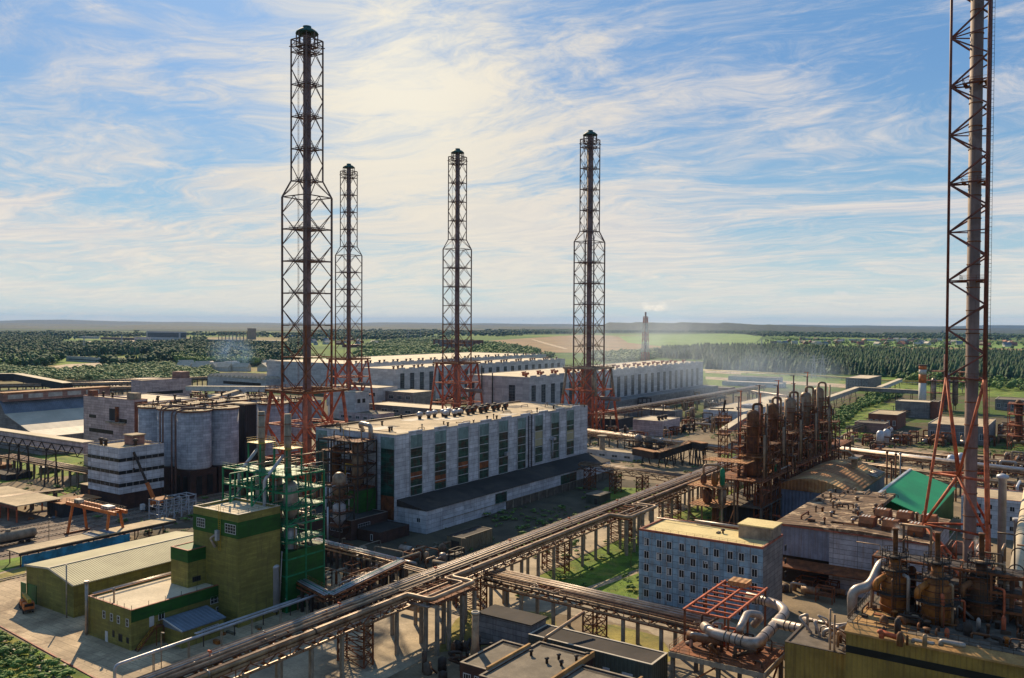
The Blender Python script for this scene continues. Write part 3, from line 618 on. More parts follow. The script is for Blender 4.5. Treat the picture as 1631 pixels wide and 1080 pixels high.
# --- rows of production halls behind
def prod(label,b,sp=13.,s0=3.,sw=5.2,zb=9,zt=26,step=True,gm='glass_grey',yst=(4,),cap='roof_light'):
    t=thing('production_hall',label,'factory hall',(b.x1-b.w/2,b.y0+b.l/2,0),'long panelled production halls');shell(b,t,'panel_far',cap,.5,'trim_light')
    k=s0
    while k+sw<b.l:
        f=MB();b.fb(f,'X',k,k+sw,zb,zt,-.05,.2);f.build('window_strip',gm,t)
        k+=sp
    for a in yst:
        f=MB();b.fb(f,'Y',a,a+sw,zb,zt,-.05,.2);f.build('window_strip',gm,t)
    if step:
        k=s0-1
        while k+7.4<b.l:f=MB();b.fb(f,'X',k,k+7.4,b.z1+.05,b.z1+.9,-.6,.1);f.build('parapet_step','panel_far',t);k+=sp
    return t
P2=bt(843,601,32,744,1120);P3=bt(630,588,30,566,900);P4=bt(560,580,30,425,870)
t=prod('long white production hall behind the right middle stack, smoke drifting over its roof',P2,yst=(12,48))
f=MB()
for i,y in enumerate(np.arange(P2.y0+8,P2.y1-30,10)):
    x=P2.x1-8-(i%2)*9;vent(f,x,y,P2.z1-.5,1.,3.2);f.tube([(x,y,P2.z1+1.5),(x+2.6,y-1,P2.z1+2.2)],.9,6)
f.each('roof_vent','trim_red',t)
f=MB();f.tube([(P2.x1-16,P2.y0+140,31.5),(P2.x1-16,P2.y0+140,44)],.5,6);f.each('vent_stack','steel_dark',t)
f=MB()
for u in(768.5,785.5):
    f.mark();s_=P2.s('Y',u);f.tube([(P2.x1-s_,P2.y0-.9,6),(P2.x1-s_,P2.y0-.9,34+(u<770)*5)],.45,6)
f.each('vent_stack','steel_dark',t)
f=MB();s0=P2.s('X',985);f.box(P2.x1,P2.x1+16,P2.y0+s0-60,P2.y1,0,8.5);f.build('low_annexe','panel_grey',t)
t=prod('long white production hall behind the left middle stack',P3,yst=(39,),s0=6)
t.children
f=MB()
for i,y in enumerate(np.arange(P3.y0+4,P3.y1-4,9)):vent(f,P3.x1-6-(i%3)*3,y,P3.z1-.5,.9,3.)
f.each('roof_vent','steel_black',t)
t=prod('farthest white production hall behind the tallest left stack',P4,s0=6,yst=(20,56,95))
f=MB()
for i,y in enumerate(np.arange(P4.y0+4,P4.y1-4,10)):vent(f,P4.x1-5-(i%2)*3,y,P4.z1-.5,.9,3.)
f.each('roof_vent','steel_dark',t)
# annexes at the foot of the halls
b=bt(795,640,14,570,800,l=60);b=Bd(P3.x1+46,P3.y0-30,14,70,28);t=house('low_building','low grey building between the middle stack and the production halls','building',b,'panel_grey','roof_light',.4)
for i in range(6):window(b,t,'Y',3+i*9,8,5,3,3,1,'frame_white','glass_grey')
b=bt(600,618,17,520,640,l=25);t=house('low_building','grey annexe right behind the red legs of the nearest stack','building',b,'panel_far','roof_light',.4)
for i in range(3):window(b,t,'Y',2+i*5,10,3,3,2,1,'frame_dark','glass_dark')
b=bt(566,625,20,522,600,l=14);t=house('low_building','narrow pale tower block behind the red legs of the nearest stack','building',b,'panel_far','roof_light',.4)
for i in range(2):window(b,t,'X',2+i*5,12,3,3,2,1,'frame_dark','glass_dark')
b=bt(478,640,14,330,500,l=20);b.l=22;t=house('low_building','grey flat roofed block behind the silos and left of the nearest stack','building',b,'panel_far','roof_light',.4)
for i in range(5):window(b,t,'Y',4+i*11,8,7,2.2,4,1,'frame_dark','glass_dark')
# saw-tooth workshop far left
b=bt(424,603,13,330,470);b.l=90
t=thing('sawtooth_workshop','grey workshop with a bright ribbed roof behind the silos','workshop',(b.x1-b.w/2,b.y0+45,0))
MB().box(b.x0,b.x1,b.y0,b.y1,0,12).build('wall','panel_far',t)
f=MB();n=14
for i in range(n):
    x=b.x0+b.w*i/n;w=b.w/n;f.extY([(x,12),(x+w,12),(x+w*.75,14.6)][::1],b.y0-.5,b.y1)
f.build('roof','trim_light',t);window(b,t,'Y',8,5,60,3,20,1,'frame_dark','glass_dark')
# red and brown brick blocks beyond
b=bt(757,542,24,690,770);t=house('brick_block','nine bay reddish brick block behind the left middle stack','building',b,'brick_red','roof_slate',.5)
for r in range(5):
    for c in range(9):
        s=b.w*(.06+c*.103);window(b,t,'Y',s,3+r*4.2,b.w*.06,2.6,1,1,'frame_white','glass_grey',fw=.4)
for i,(u,v,z,ul,ur) in enumerate([(838,566,12,783,850),(812,560,17,795,820),(560,549,8,545,580),(640,549,7,620,650)]):
    b=bt(u,v,z,ul,ur,l=None);b.l=min(b.l,60);t=house('brick_block',['wide low brown brick block between the two middle stacks','upper brick storey behind the wide low brown block','small red roofed barn far behind the leftmost thin stack','red roofed barn in the trees right of the leftmost thin stack'][i],'building',b,'brick_red','trim_red' if i>1 else 'roof_slate',.3)
    for k in range(4):window(b,t,'Y',b.w*(.1+.22*k),z*.35,b.w*.1,z*.3,1,1,'frame_white','glass_dark',fw=.3)
# factories far away on the left
def farb(lab,uc,vt,z,ul,ur,wall='panel_far',roof='roof_light',l=None,n=8,rows=1):
    b=bt(uc,vt,z,ul,ur);b.l=l or b.l
    t=house('far_factory',lab,'factory',b,wall,roof,.5,'trim_light')
    for r in range(rows):
        f=MB();zz_=z*(.35+.5*r/rows);b.fb(f,'Y',b.w*.04,b.w*.96,zz_,zz_+z*.16,-.05,.3);b.fb(f,'X',b.l*.04,b.l*.96,zz_,zz_+z*.16,-.05,.3);f.build('window_band','glass_grey',t)
    return t
farb('long low grey factory in front of the birch plantation on the left',232,573,9,105,237,l=14)
farb('big grey office and factory complex in the far woods',287,528,34,233,297,rows=3)
farb('pale lower wing left of the grey complex in the far woods',236,537,18,214,240,l=60)
farb('low white warehouse far left in a forest clearing',150,536,9,116,158,'paint_white','trim_light',l=40)
farb('pinkish warehouse in the clearing beside the grey complex',208,538,9,160,215,'brick_pink','trim_light',l=40)
farb('tall dark block at the end of a concrete frame in the far woods',404,523,44,394,408,'concrete','roof_slate',l=40,rows=0)
b=bt(448,543,12,330,452);b.l=90;t=house('far_warehouse','long low warehouse with a dazzling white roof left of the nearest stack','warehouse',b,'panel_grey','paint_white',.15)
window(b,t,'Y',10,3,b.w-20,3,30,1,'frame_dark','glass_dark')
t=thing('unfinished_building','unfinished open concrete frame beside the tall dark block','building frame',(*AD(370,540,2700)[:2],0));f=MB()
p0=AD(348,540,2750);p1=AD(394,540,2750)
for i in range(9):
    p=p0.lerp(p1,i/8)
    for dx in(0,30):f.bar((p.x-dx*.5,p.y+dx*.8,0),(p.x-dx*.5,p.y+dx*.8,38),1.5)
for z_ in(14,26,38):
    for dx in(0,30):f.bar((p0.x-dx*.5,p0.y+dx*.8,z_),(p1.x-dx*.5,p1.y+dx*.8,z_),1.2)
f.build('frame','concrete',t)
# --- blue five storey laboratory block
B=bt(1215,871,18.2,1018,1247)
t=thing('office_block','light blue panelled office block with five rows of white framed windows and a yellowish roof','office building',(B.x1-14,B.y0+11,0));
mb=MB();mb.box(B.x0,B.x1,B.y0+.3,B.y1,0,17.6);mb.build('wall','panel_grey',t)
mb=MB();mb.box(B.x0,B.x1,B.y0,B.y0+.3,0,17.6);mb.build('facade','panel_blue',t)
mb=MB()
for q in((B.x0,B.x0+.4,B.y0,B.y1),(B.x1-.4,B.x1,B.y0,B.y1),(B.x0+.4,B.x1-.4,B.y0,B.y0+.4),(B.x0+.4,B.x1-.4,B.y1-.4,B.y1)):mb.box(q[0]-.04*(q[0]==B.x0),q[1]+.04*(q[1]==B.x1),q[2]-.04*(q[2]==B.y0),q[3],17.6,18.1)
mb.build('coping','trim_red',t);MB().box(B.x0+.4,B.x1-.4,B.y0+.4,B.y1-.4,17.6,17.66).build('roof','roof_yellow',t)
cols=[1030,1050,1066,1086,1104,1124,1141,1163,1181,1202]
for r in range(5):
    for ci,u in enumerate(cols):
        s=B.s('Y',u,14);z_=14.1-r*3.25
        if (r,ci) in((4,7),):continue
        wd=window(B,t,'Y',s-.72,z_-.1,1.45,2.0,2,1,gm='glass_dark',fw=.13)
        if (r*7+ci*3)%5==0:wd['label']='window with a drawn pale blind';MB().box(B.x1-s-.6,B.x1-s-.02,B.y0-.045,B.y0-.03,z_+.2,z_+1.6).build('blind','canvas',wd)
for r in range(4):window(B,t,'X',17,13.5-r*3.3,1.2,1.4,1,1,'frame_dark')
f=MB();s=B.s('Y',1126,13);f.box(B.x1-s-.5,B.x1-s+.4,B.y0-.55,B.y0-.05,12.1,12.8);f.build('air_conditioner','frame_white',t)
f=MB();s=B.s('Y',1126,13);f.lathe(B.x1-s-.1,B.y0-.57,[(.24,12.4),(.24,12.5)],10);f.build('fan_disc','steel_dark',t)
f=MB();f.rail([(B.x0+.2,B.y0+.2,18.1),(B.x1-.2,B.y0+.2,18.1)],.7,.04,2);f.rail([(B.x0+.2,B.y1-.2,18.1),(B.x1-8,B.y1-.2,18.1)],1.,.05,2);f.build('roof_rail','steel_rust',t)
Bp=Bd(B.x1+.1,B.y0+7.5,20.8,8.6,7.2,17.66);p=MB();p.box(Bp.x0,Bp.x1-.3,Bp.y0,Bp.y1,Bp.z0,Bp.z1);ph=p.build('penthouse','concrete',t);MB().box(Bp.x0-.2,Bp.x1,Bp.y0-.2,Bp.y1+.2,Bp.z1,Bp.z1+.3).build('penthouse_roof','roof_yellow',ph)
f=MB();f.lathe(B.x1-13,B.y0+9,[(.25,17.6),(.25,18.3),(.6,18.4),(.5,18.7),(.1,18.9)],8);f.box(B.x1-14.4,B.x1-13.7,B.y0+8,B.y0+9.5,17.6,18);f.each('roof_vent','steel_dark',t)
f=MB();f.tube([(B.x0+9,B.y1-.8,18.5),(B.x1-6,B.y1-.8,18.5)],.35,8);f.mark();f.tube([(B.x0-1,B.y1-2.6,18.3),(B.x0+14,B.y1-2.6,18.3)],.15,6);f.each('roof_pipe','pipe_silver',t)
# --- workshop right of it: grey wall, blue sheet bay, tiled roof with skylights
_k=G(1482,868,16);K=Bd(_k.x,_k.y,16,38,58)
t=thing('repair_shop','big workshop with lilac panel wall and a brown slab roof carrying six skylights','workshop',(K.x1-17,K.y0+30,0))
mb=MB();mb.box(K.x1-24,K.x1,K.y0,K.y0+32,0,16);mb.build('wall','wall_lilac',t)
mb=MB();mb.box(K.x0,K.x1-24,K.y0+.02,K.y0+58,8,16);mb.build('sheet_wall','wall_blue_sheet',t)
mb=MB();mb.box(K.x0+1,K.x1-24,K.y0+3,K.y0+58,0,8);mb.build('gate_bay','roof_black',t)
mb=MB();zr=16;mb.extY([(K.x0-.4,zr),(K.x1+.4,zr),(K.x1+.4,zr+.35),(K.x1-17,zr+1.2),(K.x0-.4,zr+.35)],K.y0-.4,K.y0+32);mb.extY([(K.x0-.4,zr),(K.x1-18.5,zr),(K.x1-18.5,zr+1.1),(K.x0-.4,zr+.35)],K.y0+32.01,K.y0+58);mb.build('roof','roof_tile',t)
mb=MB();mb.box(K.x0-.4,K.x1+.4,K.y0-.55,K.y0-.41,zr-.1,zr+.35);mb.build('eaves_strip','trim_red',t)
mb=MB();mb.extX([(K.y0-5,6.2),(K.y0,7.3),(K.y0,7.0),(K.y0-5,5.9)],K.x0+.5,K.x1-12);mb.build('canopy','steel_rust',t)
for u,v in((1366,873),(1398,868),(1439,863),(1371,833),(1400,828),(1428,824)):pass
for i,(dx,dy) in enumerate([(-18,5),(-12.2,4.6),(-6,4),(-16.5,17),(-11,17),(-5,16.6)]):
    x=K.x1+dx;y=K.y0+dy;tt=MB();z0=zr+.6
    tt.extX([(y,z0),(y+6,z0),(y+6,z0+1.5),(y+4.4,z0+2.9),(y+1.6,z0+2.9),(y,z0+1.5)][::-1],x,x+3.6);so_=tt.build('skylight','steel_rust',t)
    m=MB()
    for q in(.4,1.2,2.0):m.box(x+q,x+q+.35,y+1.8,y+4.2,z0+2.92,z0+2.98)
    m.build('glazing_bar','paint_white',so_)
f=MB()
for dx,dy in((-20,8),(-14,12),(-9,11),(-3,10),(-22,22),(-27,14),(-2,24)):vent(f,K.x1+dx,K.y0+dy,zr+.5,.35,1.9)
f.each('roof_vent','pipe_silver',t)
# --- rust coloured barrel roof and green roof behind
p=G(1408,732,15);q=G(1330,815,15)
Y0=K.y0+36;RB=Bd(-54,262,15,28,78)
_r=G(1358,786,14);RB=Bd(_r.x,_r.y,14,26,ext((_r.x,_r.y,14),(0,1,0),1409))
t=thing('barrel_roof_hall','hall with a broad rust brown curved roof between column row and green roof','workshop',(RB.x1-12,RB.y0+27,0))
MB().box(RB.x0,RB.x1,RB.y0,RB.y1,0,13).build('wall','wall_blue_sheet',t)
pr=[(RB.x0-.5,13)]+[(RB.x0-.5+(RB.w+1)*k/12,13.2+4.2*math.sin(math.pi*k/12)**.8) for k in range(13)]+[(RB.x1+.5,13)]
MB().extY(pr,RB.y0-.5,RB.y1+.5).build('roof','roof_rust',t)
m=MB();x=RB.x1-9;y=RB.y1-14;m.box(x,x+2,y,y+2,16,20);m.box(x-.6,x+2.6,y-3,y+8,20,20.5);m.tube([(x+1,y+3,20),(x-2,y+2,22.5),(x-4,y,22.6)],.4,6);m.build('roof_hoist','pipe_tan',t)
m=MB()
for i in range(5):m.mark();m.tube([(RB.x1-3,RB.y1-16+i*3,15),(RB.x1+1,RB.y1-17+i*3,14.4)],.4,6)
m.each('roof_duct','pipe_silver',t)
pa=G(1390,792,13);GRx1=G(1455,812,13)
t=thing('green_roof_hall','hall with a bright green pitched metal roof beside the tall right stack','workshop',(-50,320,0))
_p=G(1396,788,16);x0=_p.x-2;xr=_p.x;y0=_p.y;y1=y0+ext((xr,y0,16),(0,1,0),1450);x1=G(1485,816,10.5).x
MB().extY([(x0,0),(x1,0),(x1,10.2),(xr,15.6),(x0,13.8)],y0+.5,y1-.5).build('wall','green_wall',t)
MB().extY([(x0-.6,13.9),(xr,15.7),(x1+.6,10.3),(x1+.6,10.6),(xr,16),(x0-.6,14.2)],y0,y1).build('roof','roof_green',t)
MB().extY([(xr-.5,15.75),(xr+.5,15.75),(xr+.4,16.15),(xr-.4,16.15)],y0-.1,y1+.1).build('ridge_cap','pipe_white',t)
# vent stacks standing between the roofs
for u,v,z0_,hh,lab in((1413,722,6,14,'red'),(1427,725,6,13,'b'),(1434,724,6,13,'c'),(1398,745,8,11,'d'),(1388,765,8,9,'e'),(1420,737,8,11,'f'),(1523,755,6,13,'g'),(1519,765,6,13,'h')):
    b_=AD(u,v,340);m=MB();m.tube([(b_.x,b_.y,0),(b_.x,b_.y,b_.z)],.32,8);m.lathe(b_.x,b_.y,[(.5,b_.z),(.55,b_.z+.5),(.2,b_.z+.9)],8)
    single('vent_pipe',m,'steel_rust' if lab in 'redabfg' else 'pipe_silver','slim roof high vent pipe in the group around the green and rust roofs','vent pipe','vent pipes around the green roof')
# ---------------------------------------------------------------- stacks in lattice towers
def stack_tower(label,cx,cy,mlow='steel_black',thick=1.,pale=False):
    t=thing('lattice_stack',label,'chimney',(cx,cy,0),'tall chimneys in lattice towers')
    s1=6.9;s2=4.4;zp=43.;bl=12.9;zs=zp+bl*6;zt=183.5;z2=zs+6.5   # lower half-width, upper half-width, platform, shoulder
    c=[(-1,-1),(1,-1),(1,1),(-1,1)]
    m=MB();m.lathe(cx,cy,[(1.9,0),(1.9,zp),(1.6,zp+2),(1.6,186.6)],16);m.build('flue','flue_dark',t)
    m=MB();m.lathe(cx,cy,[(1.65,186.3),(4.6,186.1),(4.4,186.6),(3.0,187.8),(1.7,188.2),(1.7,189.1),(1.5,189.1)],16);m.build('cap','cap_green',t)
    m=MB()
    for k in range(8):
        a=k*math.pi/4;m.mark();m.bar((cx+4.2*math.cos(a),cy+4.2*math.sin(a),181.),(cx+4.2*math.cos(a),cy+4.2*math.sin(a),186.2),.35)
    m.each('cap_post','steel_black',t)
    for i,j in c:      # legs: each a part
        m=MB();m.bar((cx+i*s1,cy+j*s1,3),(cx+i*s1,cy+j*s1,zp+2*bl),.64*thick);m.build('lower_leg',mlow if mlow!='concrete' else 'steel_black',t);m=MB();m.bar((cx+i*s1,cy+j*s1,zp+2*bl),(cx+i*s1,cy+j*s1,zs),.62*thick);m.bar((cx+i*s1,cy+j*s1,zs),(cx+i*s2,cy+j*s2,z2),.6*thick);m.bar((cx+i*s2,cy+j*s2,z2),(cx+i*s2,cy+j*s2,zt),.5*thick)
        m.build('leg','steel_black',t)
    br=MB();lo=MB();w=.25*thick
    def face_x(mb,s,z,h,w):
        for a in range(4):
            (i0,j0),(i1,j1)=c[a],c[(a+1)%4];mx,my=(i0+i1)/2*s,(j0+j1)/2*s
            P=lambda i,j,z_:(cx+i*s,cy+j*s,z_)
            M0=(cx+mx,cy+my,z);M1=(cx+mx,cy+my,z+h)
            for (i,j) in((i0,j0),(i1,j1)):
                mb.bar(M0,P(i,j,z+h/2),w);mb.bar(M1,P(i,j,z+h/2),w)
            mb.bar(P(i0,j0,z),P(i1,j1,z),w*1.3)
    for k in range(6):face_x(lo if k<2 else br,s1,zp+k*bl,bl,w)
    k=0;z=z2
    while z<zt-3:
        face_x(br,s2,z,12.9 if zt-z>12.9 else zt-z,w*.85);z+=12.9;k+=1
    for a in range(4):
        (i0,j0),(i1,j1)=c[a],c[(a+1)%4]
        br.bar((cx+i0*s1,cy+j0*s1,zs),(cx+(i0+i1)/2*s2,cy+(j0+j1)/2*s2,z2),w);br.bar((cx+i1*s1,cy+j1*s1,zs),(cx+(i0+i1)/2*s2,cy+(j0+j1)/2*s2,z2),w)
        br.bar((cx+i0*s1,cy+j0*s1,zs),(cx+i1*s1,cy+j1*s1,zs),w*1.5);br.bar((cx+i0*s2,cy+j0*s2,zt),(cx+i1*s2,cy+j1*s2,zt),w*1.5)
    br.build('bracing','steel_black',t);lo.build('lower_bracing',mlow,t)
    # service platforms
    for z,s in [(zp+bl*k,s1) for k in range(1,6)]+[(z2+12.9*k,s2) for k in range(0,5)]+[(zt-2.6,s2+.6)]:
        m=MB();r0=2.;r=s*.72
        m.box(cx-r,cx+r,cy-r,cy-r0,z-.2,z);m.box(cx-r,cx+r,cy+r0,cy+r,z-.2,z);m.box(cx-r,cx-r0,cy-r0,cy+r0,z-.2,z);m.box(cx+r0,cx+r,cy-r0,cy+r0,z-.2,z)
        for i,j in c:m.bar((cx+i*r,cy+j*r,z-.2),(cx+i*s,cy+j*s,z-.2),.3)
        if s>3:m.rail([(cx-r,cy-r,z),(cx+r,cy-r,z),(cx+r,cy+r,z),(cx-r,cy+r,z),(cx-r,cy-r,z)],1.2,.1,2.5)
        m.build('platform','steel_black',t)
    m=MB()  # ladder with hoops
    lx=cx-2.6;ly=cy-2.2
    for d in(-.3,.3):m.bar((lx+d,ly,4),(lx+d,ly,184),.1)
    for z in np.arange(5,184,1.6):m.bar((lx-.3,ly,z),(lx+.3,ly,z),.07)
    m.build('ladder','steel_rust',t)
    # portal base: big platform ring, vertical and splayed legs
    m=MB();pr=11.5
    for i,j in((-1,0),(1,0)):m.bar((cx+i*pr,cy-pr,zp-.5),(cx+i*pr,cy+pr,zp-.5),.9);m.bar((cx+i*s1,cy-pr,zp-.5),(cx+i*s1,cy+pr,zp-.5),.8)
    for j in(-1,1):m.bar((cx-pr,cy+j*pr,zp-.5),(cx+pr,cy+j*pr,zp-.5),.9);m.bar((cx-pr,cy+j*s1,zp-.5),(cx+pr,cy+j*s1,zp-.5),.8)
    m.rail([(cx-pr,cy-pr,zp),(cx+pr,cy-pr,zp),(cx+pr,cy+pr,zp),(cx-pr,cy+pr,zp),(cx-pr,cy-pr,zp)],1.2,.12,2.5)
    m.build('base_platform',mlow,t)
    for i,j in c:
        m=MB();q=13.8
        m.tube([(cx+i*q,cy+j*q,0),(cx+i*(pr-1.5),cy+j*(pr-1.5),zp-1)],.75,8);m.build('splayed_leg','steel_red',t)
        m=MB();m.tube([(cx+i*s1,cy+j*s1,0),(cx+i*s1,cy+j*s1,zp-.5)],.7,8);m.build('base_leg','steel_red',t)
        MB().box(cx+i*q-1.5,cx+i*q+1.5,cy+j*q-1.5,cy+j*q+1.5,0,1.).build('footing','concrete',t)
    m=MB();hs=[2,15.5,29,zp-1]
    for a in range(4):
        (i0,j0),(i1,j1)=c[a],c[(a+1)%4]
        for z0,z1 in zip(hs,hs[1:]):
            f=lambda z_:13.8+(pr-1.5-13.8)*z_/zp
            A=(cx+i0*f(z0),cy+j0*f(z0),z0);Bq=(cx+i1*f(z1),cy+j1*f(z1),z1);Cq=(cx+i1*f(z0),cy+j1*f(z0),z0);Dq=(cx+i0*f(z1),cy+j0*f(z1),z1)
            if z0>5:
                Mx=((A[0]+Cq[0])/2,(A[1]+Cq[1])/2,z0);Mt=((Bq[0]+Dq[0])/2,(Bq[1]+Dq[1])/2,z1)
                m.bar(Mx,Bq,.5);m.bar(Mx,Dq,.5)
            m.bar(Bq,Dq,.5)
            m.bar((cx+i0*s1,cy+j0*s1,z0),(cx+i1*s1,cy+j1*s1,z1),.4);m.bar((cx+i1*s1,cy+j1*s1,z0),(cx+i0*s1,cy+j0*s1,z1),.4);m.bar((cx+i0*s1,cy+j0*s1,z1),(cx+i1*s1,cy+j1*s1,z1),.45)
        for z1 in hs[1:]:
            m.bar((cx+i0*s1,cy+j0*s1,z1),(cx+i0*(13.8+(pr-15.3)*z1/zp),cy+j0*(13.8+(pr-15.3)*z1/zp),z1),.45)
    m.build('base_bracing','steel_red',t)
    if pale:
        for i,j in c:m=MB();m.tube([(cx+i*s1,cy+j*s1,26),(cx+i*s1,cy+j*s1,zp-.4)],.78,8);m.build('pale_leg_sleeve','concrete',t);q0=13.8+(pr-15.3)*26/zp;m=MB();m.tube([(cx+i*q0,cy+j*q0,26),(cx+i*(pr-1.5),cy+j*(pr-1.5),zp-.9)],.82,8);m.build('pale_leg_sleeve','concrete',t)
    # horizontal gas ducts entering the flue
    m=MB();m.tube([(cx,cy,24),(cx+22,cy,24)],1.3,10);m.build('gas_duct','flue_grey',t)
    return t
stack_tower('nearest and tallest looking lattice stack of the left group, on rusty red legs',-265.2,240.1,'steel_rust')
for lab,(x,y) in (('most distant thin lattice stack, just right of the nearest one',(-467.5,464.5)),('lattice stack in the middle, dark above a red base',(-364.2,465.)),('lattice stack right of centre with grey upper legs and red splayed feet',(-261.2,466.))):
    stack_tower(lab,x,y,'steel_rust' if x<-300 else 'concrete',1.,x>-300)
# rusty deck clutter on the nearest base platform
t5=thing('triangular_stack','tall chimney in a slender rusty red triangular lattice at the right edge','chimney',(-25.7,236.9,0))
ccx,ccy=-25.7,236.9
dirv=Vector((0,1,0));side=11.
ci=AD(1549,540,210)-Vector((0,0,0));ccx,ccy=ci.x,ci.y
_l=Vector((ccx,ccy,0)).normalized();rgt=Vector((_l.y,-_l.x,0));fwd=_l
def tri(r,az):
    d=rgt*math.cos(az)+fwd*math.sin(az);return Vector((ccx,ccy,0))+d*r
LG=[math.pi-.04,math.radians(60)-.04,-math.radians(60)-.04]
RR=5.6
m=MB();m.lathe(ccx,ccy,[(1.7,0),(1.7,8),(1.46,10),(1.46,190)],20);m.build('flue','flue_grey',t5)
for z in np.arange(12,190,5.6):
    m=MB();m.lathe(ccx,ccy,[(1.46,z-.1),(1.6,z-.1),(1.6,z+.1),(1.46,z+.1)],16,False);m.build('flange_ring','steel_rust',t5)
zs=57.;base=[12.8,9.,9.]
def lp(k,z,inner=False):
    r=RR if z>=zs else RR+(base[k]-RR)*(zs-z)/zs
    p=tri(r,LG[k]);return Vector((p.x,p.y,z))
for k in range(3):
    m=MB();m.tube([lp(k,0),lp(k,zs)],.42 if k else .36,8);m.build('leg','steel_red' ,t5);m=MB();m.tube([lp(k,zs),lp(k,188)],.40 if k else .33,8);m.build('upper_leg','steel_maroon' ,t5)
    b=lp(k,0);MB().box(b.x-1,b.x+1,b.y-1,b.y+1,0,1.5).build('footing','concrete',t5)
m=MB();bay=11.95;z=zs;n=0
lo=MB()
while z<182:
    for R_ in(1,2):
        m.bar(lp(0,z),lp(R_,z+bay/2),.36);m.bar(lp(0,z+bay),lp(R_,z+bay/2),.36);m.bar(lp(0,z),lp(R_,z),.26)
    m.bar(lp(1,z),lp(2,z+bay/2),.3);m.bar(lp(1,z+bay),lp(2,z+bay/2),.3);m.bar(lp(1,z),lp(2,z),.26)
    if n%2==0:
        p=MB();r=2.7
        p.box(ccx-r,ccx+r,ccy-r,ccy-1.85,z-.2,z);p.box(ccx-r,ccx+r,ccy+1.85,ccy+r,z-.2,z);p.box(ccx-r,ccx-1.85,ccy-1.85,ccy+1.85,z-.2,z);p.box(ccx+1.85,ccx+r,ccy-1.85,ccy+1.85,z-.2,z)
        for k in range(3):p.bar((ccx,ccy,z-.35),lp(k,z-.35),.3)
        p.rail([(ccx-r,ccy-r,z),(ccx+r,ccy-r,z),(ccx+r,ccy+r,z),(ccx-r,ccy+r,z),(ccx-r,ccy-r,z)],1.2,.07,1.4);p.build('platform','steel_rust',t5)
    z+=bay;n+=1
m.build('bracing','steel_maroon',t5)
for z0,z1 in((57,33),(33,20),(20,1)):
    for a,b in((0,1),(0,2),(1,2)):
        Mm=(lp(a,z1)+lp(b,z1))/2
        if z0==57:lo.tube([lp(a,z0),Mm],.34,6);lo.tube([lp(b,z0),Mm],.34,6)
        elif z0==33:lo.tube([(lp(a,z0)+lp(b,z0))/2,lp(a,z1)],.34,6);lo.tube([(lp(a,z0)+lp(b,z0))/2,lp(b,z1)],.34,6)
        else:lo.tube([lp(a,z0),lp(b,z1)],.34,6)
        lo.tube([lp(a,z1),lp(b,z1)] if z1>5 else [lp(a,20),lp(b,20)],.3,6)
lo.build('lower_bracing','steel_red',t5)
m=MB();p=tri(3.6,0.25)
for d in(-.3,.3):m.bar((p.x+d,p.y,4),(p.x+d,p.y,186),.08)
for z in np.arange(5,186,1.):m.bar((p.x-.3,p.y,z),(p.x+.3,p.y,z),.06)
for z in np.arange(8,186,2.2):m.tube([(p.x-.35,p.y,z),(p.x-.3,p.y-.7,z),(p.x+.3,p.y-.7,z),(p.x+.35,p.y,z)],.04,4)
m.build('ladder','steel_dark',t5)
# red and white stack in the distance
c=AD(1028,540,1366/.92);t=thing('distant_stack','small red and white banded lattice stack smoking far behind the long hall','chimney',(c.x,c.y,0))
m=MB();m.lathe(c.x,c.y,[(1.8,0),(1.6,90)],10);m.build('flue','flue_dark',t)
for k,(z0,z1) in enumerate(((0,20),(20,38),(38,55),(55,70),(70,82))):
    m=MB();w0=5.5-3.*z0/90;w1=5.5-3.*z1/90
    for a in range(4):
        (i0,j0),(i1,j1)=[(-1,-1),(1,-1),(1,1),(-1,1)][a],[(1,-1),(1,1),(-1,1),(-1,-1)][a]
        m.bar((c.x+i0*w0,c.y+j0*w0,z0),(c.x+i0*w1,c.y+j0*w1,z1),.9);m.bar((c.x+i0*w0,c.y+j0*w0,z0),(c.x+i1*w1,c.y+j1*w1,z1),.6);m.bar((c.x+i1*w0,c.y+j1*w0,z0),(c.x+i0*w1,c.y+j0*w1,z1),.6);m.bar((c.x+i0*w1,c.y+j0*w1,z1),(c.x+i1*w1,c.y+j1*w1,z1),.8)
    m.build('lattice','paint_red' if k%2==0 else 'paint_white',t)
# white chimney with orange bands
c=AD(1469,640,1366/1.95);cz=70-(583-518)/1.95;t=thing('banded_chimney','short white cylindrical chimney with an orange band left of the triangular stack','chimney',(c.x,c.y,0))
MB().lathe(c.x,c.y,[(3.1,0),(2.9,cz-14)],20).build('shaft','paint_white',t);MB().lathe(c.x,c.y,[(2.95,cz-14),(2.9,cz-7)],20).build('band','steel_orange',t)
MB().lathe(c.x,c.y,[(2.9,cz-7),(2.85,cz-3)],20).build('shaft','paint_white',t);MB().lathe(c.x,c.y,[(2.95,cz-3),(2.95,cz)],20).build('band','steel_orange',t);MB().lathe(c.x,c.y,[(3.3,cz),(3.3,cz+.8)],20).build('rim','steel_dark',t)
# ---------------------------------------------------------------- left side
def onY(u,v,y):
    d=R@np.array([u-815.5,540-v,-F]);return Vector(C+d*((y-C[1])/d[1]))
def onX(u,v,x):
    d=R@np.array([u-815.5,540-v,-F]);return Vector(C+d*((x-C[0])/d[0]))
